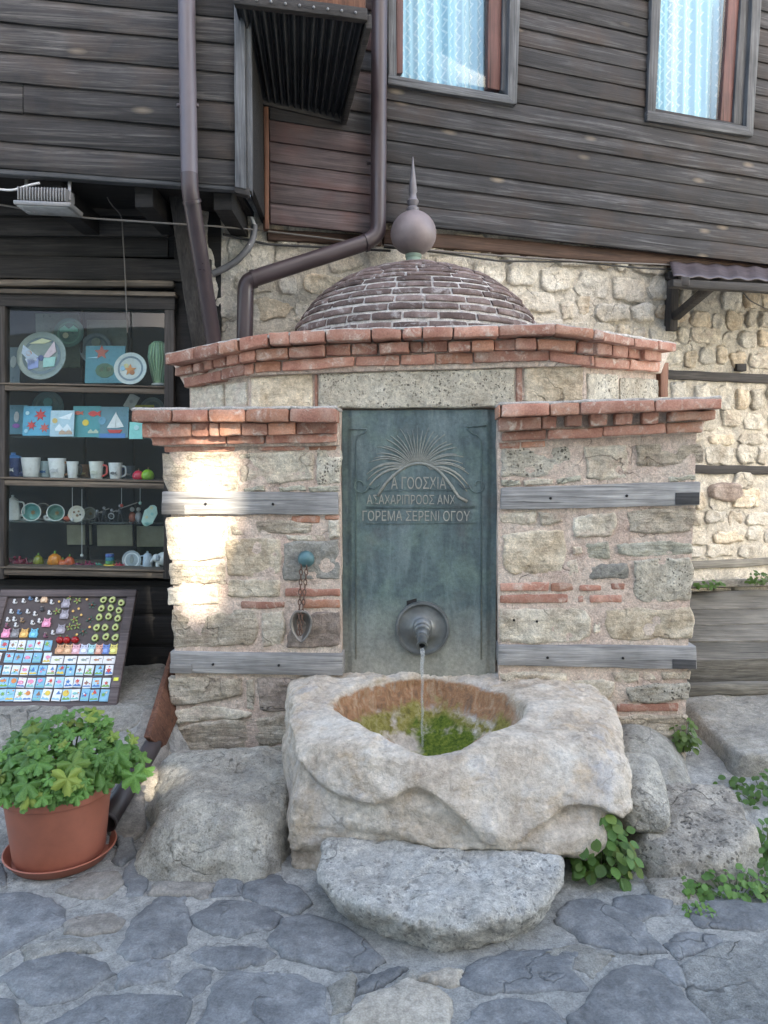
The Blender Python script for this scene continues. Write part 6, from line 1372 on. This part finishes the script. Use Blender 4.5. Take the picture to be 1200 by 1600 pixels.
for i, (X, Y) in enumerate([(130,165),(205,160),(262,135),(318,150),(100,250),(165,255),(240,250),(302,270),(362,230),(70,320),(125,315),(190,325),(280,345),(340,330),(60,370),(140,365),(425,260),(390,455),(445,170),(455,430)]):
    wh = i % 3 != 2; s = 30; t = mag('animal_magnet', X, Y, '%s little animal magnet, number %s of the upper left cluster by reading order' % ('white and black' if wh else 'dark', ['one','two','three','four','five','six','seven','eight','nine','ten','eleven','twelve','thirteen','fourteen','fifteen','sixteen','seventeen','eighteen','nineteen','twenty'][i]))
    c = bc(X, Y, .010); k_ = s * kB; b1 = (.6, .6, .6) if wh else rm.choice([(.06, .06, .07), (.2, .08, .12), (.3, .2, .12), (.1, .2, .35)])
    P = lambda x, y, e=0: c + Bu * (x * k_) + Bv * (y * k_) + Bn * e
    mk('body', *ball_geo(P(0, -.2), k_ * .62, 10, 6, (1.2, .6, .8)), colour(b1), t); mk('head', *ball_geo(P(-.3, .5), k_ * .42, 10, 6), colour(b1), t)
    for e in (-.55, -.05): mk('ear', *ball_geo(P(e, .85), k_ * .18, 6, 4), colour((.04, .04, .04) if wh else (.4, .35, .3)), t)
    mk('spot', *ball_geo(P(.35, -.1, .007), k_ * .28, 8, 5, (1, .5, 1)), colour((.04, .04, .045)), t)
n_ = 0
AV = [(890,155),(965,155),(1040,180),(872,228),(950,225),(1020,245),(852,302),(932,296),(1010,312),(832,390),(902,390),(990,388),(818,478),(910,468),(990,475)]
for i, (X, Y) in enumerate(AV):
    t = mag('avocado_magnet', X, Y, 'green avocado half magnet, %s of the three in row %s from the top' % (['left', 'middle', 'right'][i % 3], ['one', 'two', 'three', 'four', 'five'][i // 3])); c = bc(X, Y); k_ = 36 * kB; ph = rm.uniform(-.6, .6)
    def rot(P): return [(x * math.cos(ph) - y * math.sin(ph), x * math.sin(ph) + y * math.cos(ph)) for x, y in P]
    egg = [(k_ * .85 * math.cos(a) * (1 - .18 * math.sin(a)), k_ * math.sin(a)) for a in np.linspace(0, 6.1, 14)]
    mpoly('skin', c, rot(egg), .004, .010, (.10, .15, .025), t); mpoly('flesh', c, rot(scl(egg, .84)), .0143, .002, (.38, .42, .13), t); mk('seed', *ball_geo(c + Bn * .016 + Bv * (-.2 * k_), k_ * .38, 10, 6, (1, .7, 1)), colour((.07, .045, .025), .25), t)
for i, (X, Y) in enumerate([(510, 492), (568, 492), (640, 490)]):
    t = mag('cherry_magnet', X, Y, 'round dark red apple magnet, %s of the red three' % ['left', 'middle', 'right'][i]); mk('fruit', *ball_geo(bc(X, Y, .012), 34 * kB, 12, 8, (1, .8, .9)), colour((.32, .012, .015), .2), t); mk('stalk', *tube_geo([bc(X, Y - 26, .014), bc(X + 4, Y - 42, .018)], .0018, 6), colour(GRN), t)
for i, (X, Y) in enumerate([(605,130),(665,160),(640,320),(600,385),(790,200),(770,320),(715,425),(490,250),(660,375)]):
    dk = i in (4, 5, 6); t = mag('plant_magnet', X, Y, '%s leafy plant magnet, number %s from top in the board middle' % ('dark green' if dk else 'olive green', ['one', 'two', 'four', 'six', 'three', 'five', 'eight', 'nine', 'seven'][i])); c = bc(X, Y); col = (.02, .06, .03) if dk else (.18, .24, .05)
    for k in range(5): a = k * 1.257 + i; mpoly('leaf', c, [(0, 0), (26 * kB * math.cos(a - .3), 26 * kB * math.sin(a - .3)), (38 * kB * math.cos(a), 38 * kB * math.sin(a)), (26 * kB * math.cos(a + .3), 26 * kB * math.sin(a + .3))], .004 + .0015 * k, .003, col, t)
    mk('fruit', *ball_geo(c + Bn * .014, 9 * kB, 8, 5), colour((.3, .1, .06)), t)
for i, (X, Y) in enumerate([(512,172),(748,152),(630,252),(678,232),(700,285),(772,388),(662,452),(650,492)]):
    t = mag('price_sticker', X, Y, 'small amber price sticker number %s counted from the top left' % ['two', 'one', 'four', 'three', 'five', 'six', 'seven', 'eight'][i]); mpoly('dot', bc(X, Y), circ(11 * kB, 10), .012, .003, (.62, .36, .08), t)
t = mag('price_sticker', 992, 828, 'bright yellow price sticker on the right frame bar of the board'); mpoly('dot', bc(992, 828, .014), [(-20 * kB, -14 * kB), (20 * kB, -14 * kB), (20 * kB, 14 * kB), (-20 * kB, 14 * kB)], .004, .004, (.60, .60, .05), t)
# ------------------------------------------------------------------ pipes, cables, lamp
J2 = Plane(J.p.x, J.p.y, 1, .10)
def jh(px, py, off): return J.hit(px, py, off)
p1 = thing('downpipe', jh(296, 290, .07), 'brown painted downpipe on the jetty front that kinks back beside the shop', 'downpipe')
rp = 12.5 / FPX * 3.7
tube('upper_pipe', [jh(291, -120, .075), jh(292, 60, .075), jh(294, 160, .075), jh(296, 275, .075)], rp, MT['pipelight'], p1, n=20)
q0 = jh(296, 272, .075)
tube('lower_pipe', bend([q0, jh(297, 300, .075), depth_hit(334, 532, 4.02), depth_hit(336, 556, 4.03)], .07, 6), rp * 1.03, MT['pipe'], p1, n=20)
def ring_(name, c, ax, r, h, mat, par): 
    a = Vector(ax).normalized(); lathe_n(name, [(r * .9, -h / 2), (r, -h / 2), (r, h / 2), (r * .9, h / 2)], Vector(c), a, mat, par, n=24)
for y in (283, 316): ring_('collar', jh(296, y, .075) if y < 300 else jh(299, 314, .078) + Vector((0, .012, 0)), (0, .0, 1) if y < 300 else (.15, .4, -.9), rp * 1.13, .014, MT['pipe'], p1)
ring_('clamp', jh(293.5, 165, .075), (0, 0, 1), rp * 1.15, .02, MT['pipe'], p1)
for s in (-1, 1): mk('clamp_ear', *tube_geo([jh(293.5 + s * 10, 165, .075), jh(293.5 + s * 17, 165, .072)], .010, 6), MT['pipe'], p1)
p2 = thing('downpipe', W.hit(590, 340, .15), 'brown downpipe on the wooden wall that bends left along the stone wall behind the dome', 'downpipe')
off2 = PROJ + .09; r2_ = 12 / FPX * 4.35
tube('pipe', bend([W.hit(594, -120, off2), W.hit(592, 150, off2), W.hit(591, 366, off2), W.hit(572, 379, off2), W.hit(400, 434, off2 - .03), W.hit(384, 442, off2 - .05), W.hit(382, 548, off2 - .05)], .05, 6), r2_, MT['pipe'], p2, n=20)
for (x, y), a in (((592, 255), (0, 0, 1)), ((589, 362), (0, 0, 1)), ((572, 379), (-1, -.3, -.33)), ((396, 436), (-1, -.3, -.33)), ((383, 452), (0, 0, 1))): ring_('collar', W.hit(x, y, off2 - (.04 if x < 400 else 0)), a, r2_ * 1.14, .016, MT['pipe'], p2)
mk('clamp_ear', *tube_geo([W.hit(582, 255, off2), W.hit(574, 255, PROJ)], .009, 6), MT['pipe'], p2)
# drain pipe on the ground
dr = thing('drain_pipe', ground_hit(165, 1305), 'dark drain pipe end lying on the paving between flower pot and boulder', 'pipe')
a0 = depth_hit(165, 1286, 2.98); a1 = depth_hit(236, 1170, 3.45); a2 = depth_hit(275, 1095, 3.85); rr0 = 17 / FPX * 2.98
V1 = tube_geo([a0, a0.lerp(a1, .5), a1, a2], rr0, 24, False); V2 = tube_geo([a0, a0.lerp(a1, .5), a1, a2], rr0 * .90, 24, False)
V, Fc = merge([V1, (V2[0], [tuple(reversed(f)) for f in V2[1]])]); nb = len(V1[0]); Fc += [(k, nb + k, nb + (k + 1) % 24, (k + 1) % 24) for k in range(24)]
mk('pipe_wall', V, Fc, MT['drain'], dr)
dd = (a1 - a0).normalized(); lathe_n('socket', [(rr0 * .93, 0), (rr0 * 1.06, 0), (rr0 * 1.06, .012), (rr0 * .99, .014)], a0 + dd * .002, dd, MT['drain'], dr, n=24, cap=False)
# leaning brown board
A_, B_ = depth_hit(224, 1152, 3.42), depth_hit(265, 1018, 3.86); w_ = Vector((.030, 0, 0)); d_ = Vector((.10, .10, -.16))
lb = hexa('leaning_board', [B_, B_ + w_ * .8, A_ + w_, A_], [B_ + d_, B_ + w_ * .8 + d_, A_ + w_ + d_ * .5, A_ + d_ * .5], MT['rust'], None, r=.004, seg=(1, 8, 2), amp=.003); tag(lb, 'rusty brown board leaning between the magnet board and left pier', 'board')
# floodlight
fl = thing('floodlight', depth_hit(66, 300, 3.62), 'grey finned floodlight hanging under the timber jetty at upper left', 'lamp')
Lp = lambda x, y, d=3.62: depth_hit(x, y, d)
hexa('housing', [Lp(27, 296), Lp(104, 299), Lp(104, 312), Lp(27, 310)], [p + Vector((0, .10, .01)) for p in (Lp(27, 296), Lp(104, 299), Lp(104, 312), Lp(27, 310))], MT['alu'], fl, r=.006)
hexa('rim', [Lp(20, 312, 3.60), Lp(111, 316, 3.60), Lp(109, 323, 3.60), Lp(21, 319, 3.60)], [p + Vector((0, .15, .0)) for p in (Lp(20, 312, 3.60), Lp(111, 316, 3.60), Lp(109, 323, 3.60), Lp(21, 319, 3.60))], MT['alu'], fl, r=.004)
hexa('lens', [Lp(26, 319, 3.61), Lp(105, 322, 3.61), Lp(105, 325, 3.61), Lp(26, 322, 3.61)], [p + Vector((0, .12, .0)) for p in (Lp(26, 319, 3.61), Lp(105, 322, 3.61), Lp(105, 325, 3.61), Lp(26, 322, 3.61))], MT['lamp'], fl, r=.001)
for k in range(17):
    x = 27 + k * 4.6; a = [Lp(x, 291 + k * .15, 3.605), Lp(x + 1.6, 291 + k * .15, 3.605), Lp(x + 1.6, 312 + k * .15, 3.605), Lp(x, 312 + k * .15, 3.605)]; hexa('fin', a, [p + Vector((0, .10, .006)) for p in a], MT['alu'], fl, r=.001, seg=(1, 1, 1))
for x in (38, 106): hexa('bracket', [Lp(x, 276, 3.70), Lp(x + 5, 276, 3.70), Lp(x + 4, 312, 3.64), Lp(x, 312, 3.64)], [p + Vector((0, .008, 0)) for p in (Lp(x, 276, 3.70), Lp(x + 5, 276, 3.70), Lp(x + 4, 312, 3.64), Lp(x, 312, 3.64))], MT['alu'], fl, r=.001)
hexa('cross_bar', [Lp(36, 274, 3.70), Lp(113, 277, 3.70), Lp(113, 281, 3.70), Lp(36, 278, 3.70)], [p + Vector((0, .02, 0)) for p in (Lp(36, 274, 3.70), Lp(113, 277, 3.70), Lp(113, 281, 3.70), Lp(36, 278, 3.70))], MT['alu'], fl, r=.001)
def cable(label, P, r, mt, name='cable'): return tag(tube(name, bend(P, .03, 3), r, MT[mt], None, n=8), label, 'cable')
cable('white cable feeding the floodlight from the left', [Lp(-60, 285, 3.66), Lp(-10, 295, 3.66), Lp(20, 298, 3.66), Lp(42, 290, 3.66), Lp(62, 286, 3.66)], .0055, 'white')
cable('thin tan cable strung under the jetty from left to the stone wall', [Lp(-40, 313, 3.80), Lp(60, 330, 3.80), Lp(140, 341, 3.80), Lp(260, 349, 3.80), Lp(330, 353, 3.90)] + [W.hit(400, 359, .05), W.hit(500, 371, .05), W.hit(590, 383, .06)], .005, 'cable')
cable('thin cord hanging down in front of the shop cabinet', [depth_hit(163, 296, 4.0), depth_hit(172, 318, 4.02), depth_hit(190, 336, 4.08), depth_hit(194, 400, 4.09), depth_hit(196, 440, 4.09), depth_hit(199, 520, 4.09)], .0035, 'cable')
cable('grey flexible conduit curving down from the corner of the houses', [W.hit(398, 352, .06), W.hit(396, 372, .06), W.hit(388, 388, .07), W.hit(370, 408, .06), W.hit(350, 420, .04), W.hit(332, 428, .02)], .019, 'conduit', 'conduit')
cable('pale cable end entering the grey conduit', [W.hit(393, 340, .05), W.hit(399, 356, .062), W.hit(396, 372, .064), W.hit(389, 384, .075)], .011, 'white')
cable('black cable along the top of the stone wall left of the dome', [W.hit(348, 366, .03), W.hit(420, 382, .03), W.hit(500, 386, .03), W.hit(610, 392, .04)], .007, 'blackcable')
cable('grey cable running along the top of the stone wall right of the dome', [W.hit(600, 383, .06), W.hit(700, 394, .06), W.hit(800, 401, .06), W.hit(920, 409, .06), W.hit(1050, 414, .06)], .006, 'cable')
cable('second black cable sagging just below the grey one right of the dome', [W.hit(600, 386, .05), W.hit(690, 395, .05), W.hit(780, 408, .05), W.hit(900, 409, .05), W.hit(1000, 419, .05), W.hit(1060, 421, .05)], .006, 'blackcable')
ST_ = W.hit(1030, 415, .045)
# awning
aw = thing('awning', W.hit(1120, 440, .2), 'small brown lean-to awning on struts fixed to the stone wall at right', 'awning')
ro = .62
f = [W.hit(1046, 417, .02), W.hit(1330, 432, .02), W.hit(1330, 452, .02 + ro), W.hit(1052, 441, .02 + ro)]
V = []; n = 60
for j in range(7):
    for i in range(n + 1): s = i / n; p = f[0].lerp(f[1], s).lerp(f[3].lerp(f[2], s), j / 6); V.append(p + Vector((0, 0, .006 * math.sin(s * 60) + .03)))
o = mk('roof_sheet', V, [(j * (n + 1) + i, j * (n + 1) + i + 1, (j + 1) * (n + 1) + i + 1, (j + 1) * (n + 1) + i) for j in range(6) for i in range(n)], MT['awning'], aw, rz=W.rz); o.modifiers.new('thickness', 'SOLIDIFY').thickness = .006
quadbox('edge_beam', W, [(1052,436),(1330,449),(1330,464),(1052,448)], .02 + ro, .05, MT['dark'], aw, r=.005, seg=(6, 1, 1), amp=.003)
quadbox('wall_plate', W, [(1046,424),(1330,440),(1330,452),(1046,436)], .06, .05, MT['dark'], aw, r=.005, seg=(6, 1, 1), amp=.003)
quadbox('wall_post', W, [(1048,424),(1062,424),(1059,516),(1047,516)], .05, .06, MT['darkv'], aw, r=.005, seg=(1, 5, 1), amp=.003)
for dx in (0, 230):
    a, b_ = W.hit(1050 + dx, 500, .05), W.hit(1112 + dx, 448, .02 + ro * .9); e = Vector((.05, 0, 0)); u_ = Vector((0, 0, .05))
    hexa('strut', [a + u_, b_ + u_, b_, a], [a + u_ + e, b_ + u_ + e, b_ + e, a + e], MT['dark'], aw, r=.005, seg=(5, 1, 1), amp=.003)
    c_ = W.hit(1060 + dx, 440, .06); d2 = W.hit(1064 + dx, 446, .02 + ro); hexa('rafter', [c_ + u_, d2 + u_, d2, c_], [p + e for p in (c_ + u_, d2 + u_, d2, c_)], MT['dark'], aw, r=.005)
cable('thin grey wire hanging under the awning', [W.hit(1152, 446, .4), W.hit(1172, 470, .4), W.hit(1200, 484, .4), W.hit(1240, 490, .4)], .004, 'cable')

# ------------------------------------------------------------------ flower pot and geranium
PX, PY = -1.29, 2.88
fp = thing('flower_pot', (PX, PY, 0), 'big round terracotta plastic pot on its saucer at the lower left', 'flower pot')
lathe('pot', [(.150, .022), (.168, .022), (.172, .030), (.197, .262), (.201, .268), (.212, .272), (.216, .278), (.219, .320), (.215, .327), (.203, .327), (.196, .30), (.193, .27), (.18, .24)], (PX, PY, 0), MT['terracotta'], fp, n=64)
lathe('saucer', [(.172, .004), (.180, .005), (.204, .040), (.209, .042), (.211, .046), (.206, .048), (.200, .042), (.178, .014), (.001, .012)], (PX + .004, PY, .0), MT['terracotta'], fp, n=64)
lathe('soil', [(.19, .27), (.15, .285), (.001, .29)], (PX, PY, 0), MT['soil'], fp, n=32)
def gleaf(seed, lob=5):
    q = random.Random(seed); V = [Vector((0, 0, 0))]; n = lob * 8; rings = (.35, .7, 1.0); a0, a1 = -2.72, 2.72
    for ri, s in enumerate(rings):
        for k in range(n + 1):
            t = k / n; a = a0 + (a1 - a0) * t; l = abs(math.sin(math.pi * lob * t)) ** .7; r_ = (.52 + .48 * l) * (1 - .16 * abs(a) / 2.7); r_ *= 1 + .07 * math.sin(k * 2.9 + seed) + .08 * math.sin(a * 2 + seed * 1.3)
            if ri < 2: r_ = (.75 + .25 * (r_ - .6) / .4 * (ri / 2))
            z = -.28 * s * s + .16 * s * math.cos(2 * math.pi * lob * t) * -1 + .05 * math.sin(a * 3 + seed)
            V.append(Vector((r_ * s * math.sin(a), r_ * s * math.cos(a), z * .7)))
    w = n + 1; Fc = [(0, 1 + k + 1, 1 + k) for k in range(n)]
    for ri in range(2):
        for k in range(n): Fc.append((1 + ri * w + k, 1 + ri * w + k + 1, 1 + (ri + 1) * w + k + 1, 1 + (ri + 1) * w + k))
    me = bpy.data.meshes.new('leaf'); me.from_pydata([tuple(v) for v in V], [], Fc); me.polygons.foreach_set('use_smooth', [True] * len(me.polygons)); me.materials.append(MT['leaf']); return me
def wleaf(seed):
    V = []; n = 6
    for i in range(n + 1):
        t = i / n; w = .42 * math.sin(math.pi * min(1, t * .92 + .06)) ** .8
        for s in (-1, 0, 1): V.append((s * w, t, -.10 * t * t + .10 * abs(s) * w + .02 * math.sin(seed + i)))
    me = bpy.data.meshes.new('leaf'); me.from_pydata(V, [], [(i * 3 + s, i * 3 + s + 1, i * 3 + s + 4, i * 3 + s + 3) for i in range(n) for s in (0, 1)]); me.polygons.foreach_set('use_smooth', [True] * len(me.polygons)); me.materials.append(MT['leaf2']); return me
GL = [gleaf(s) for s in range(5)]; WLF = [wleaf(s) for s in range(3)]
def place_leaf(me, p, nrm, tip, s, par):
    z = nrm.normalized(); y = (tip - z * tip.dot(z)).normalized(); x = y.cross(z); M_ = Matrix((x, y, z)).transposed().to_4x4() @ Matrix.Scale(s, 4); M_.translation = p - wloc(par)
    o = bpy.data.objects.new('leaf', me); COL.objects.link(o); o.parent = par; o.matrix_local = M_; return o
gp = thing('geranium_plant', (PX, PY, .3), 'bushy green geranium with lobed leaves growing from the terracotta pot', 'plant')
rg = random.Random(4); stems = []
GC = Vector((PX + .03, PY + .01, .365))
for i in range(290):
    a = rg.uniform(0, 2 * math.pi); el = math.asin(rg.uniform(-.22, 1)); d = Vector((math.cos(a) * math.cos(el), math.sin(a) * math.cos(el), math.sin(el)))
    if d.y > .45 and rg.random() < .7: d.y *= -1
    k = rg.uniform(.68, 1.04) * (1 + .14 * noise.noise(d * 2.3 + Vector((4, 1, 0)))); p = GC + Vector((d.x * .290, d.y * .275, d.z * .205 if d.z > 0 else d.z * .17)) * k
    nr = d * .55 + Vector((0, -.32, .55)) + Vector((rg.uniform(-.4, .4), rg.uniform(-.4, .4), rg.uniform(-.3, .3))); tip = Vector((d.x, d.y, -.55)) + Vector((rg.uniform(-.6, .6), rg.uniform(-.6, .6), rg.uniform(-.3, .3)))
    place_leaf(rg.choice(GL), p, nr, tip, rg.choice([rg.uniform(.020, .04), rg.uniform(.036, .066)]), gp)
    if i % 4 == 0: b0 = GC + Vector((d.x * .08, d.y * .08, -.05)); stems.append(tube_geo([b0, b0.lerp(p, .55) + Vector((0, 0, .03)), p], .0035, 5))
tag(mk('stem', *merge(stems), MT['stem'], gp), kind='stuff')
# weeds
def weed(label, c, ext, n, s, single, seed):
    rw = random.Random(seed); t = thing('weed', c, label, 'weed', 'weeds growing between the stones'); st_ = []; lv = []
    for i in range(n):
        d = Vector((rw.uniform(-1, 1), rw.uniform(-1, .6), rw.uniform(0, 1)))
        p = Vector(c) + Vector((d.x * ext[0], d.y * ext[1], d.z ** 1.3 * ext[2] * (1 - .5 * abs(d.x)) + .01)); nr = Vector((d.x * .5 + rw.uniform(-.4, .4), -.5 + rw.uniform(-.4, .4), .8)); tip = Vector((d.x + rw.uniform(-.5, .5), d.y - .4 + rw.uniform(-.5, .5), rw.uniform(-.4, .3))); sz = s * rw.uniform(.6, 1.25)
        if single: place_leaf(rw.choice(WLF), p, nr, tip, sz, t)
        else:
            z = nr.normalized(); y = (tip - z * tip.dot(z)).normalized(); x = y.cross(z); me = WLF[0]; lv.append(([p + x * (v.co.x * sz) + y * (v.co.y * sz) + z * (v.co.z * sz) for v in me.vertices], [tuple(f.vertices) for f in me.polygons]))
        if i % 3 == 0: st_.append(tube_geo([Vector((c[0] + d.x * ext[0] * .4, c[1] + d.y * ext[1] * .4, c[2] - .02)), p], .0018, 4))
    if lv: tag(mk('leaf', *merge(lv), MT['leaf2'], t), kind='stuff')
    tag(mk('stem', *merge(st_), MT['stem'], t), kind='stuff')
weed('leafy green weed clump between the basin and the rough boulder', (.83, 2.76, .02), (.11, .10, .24), 150, .043, True, 1)
weed('small weed tuft climbing the right edge of the right pier', (1.445, 3.52, .20), (.05, .06, .17), 110, .028, False, 2)
weed('trailing weeds in the gap below the big squared slab', (1.74, 3.26, .06), (.26, .12, .11), 210, .030, False, 3)
weed('low weeds along the front of the rough blackened boulder', (1.28, 2.63, .0), (.20, .06, .07), 170, .026, False, 4)
weed('weeds at the right edge of the picture beside the rough boulder', (1.52, 2.85, .02), (.10, .20, .13), 150, .028, False, 5)
weed('tiny weed tuft on the stone wall ledge above the plank cover', (2.24, 5.10, .72), (.10, .05, .05), 40, .028, False, 6)
weed('small weeds on the ledge beside the ramp planks at far right', (2.62, 5.18, .74), (.09, .05, .07), 50, .03, False, 7)
weed('mossy tuft on the step under the magnet board', (-1.66, 3.42, .26), (.10, .07, .03), 70, .02, False, 8)
weed('tiny weed sprig in the paving joint before the weed clump', (1.09, 2.50, .0), (.05, .04, .03), 30, .018, False, 9)
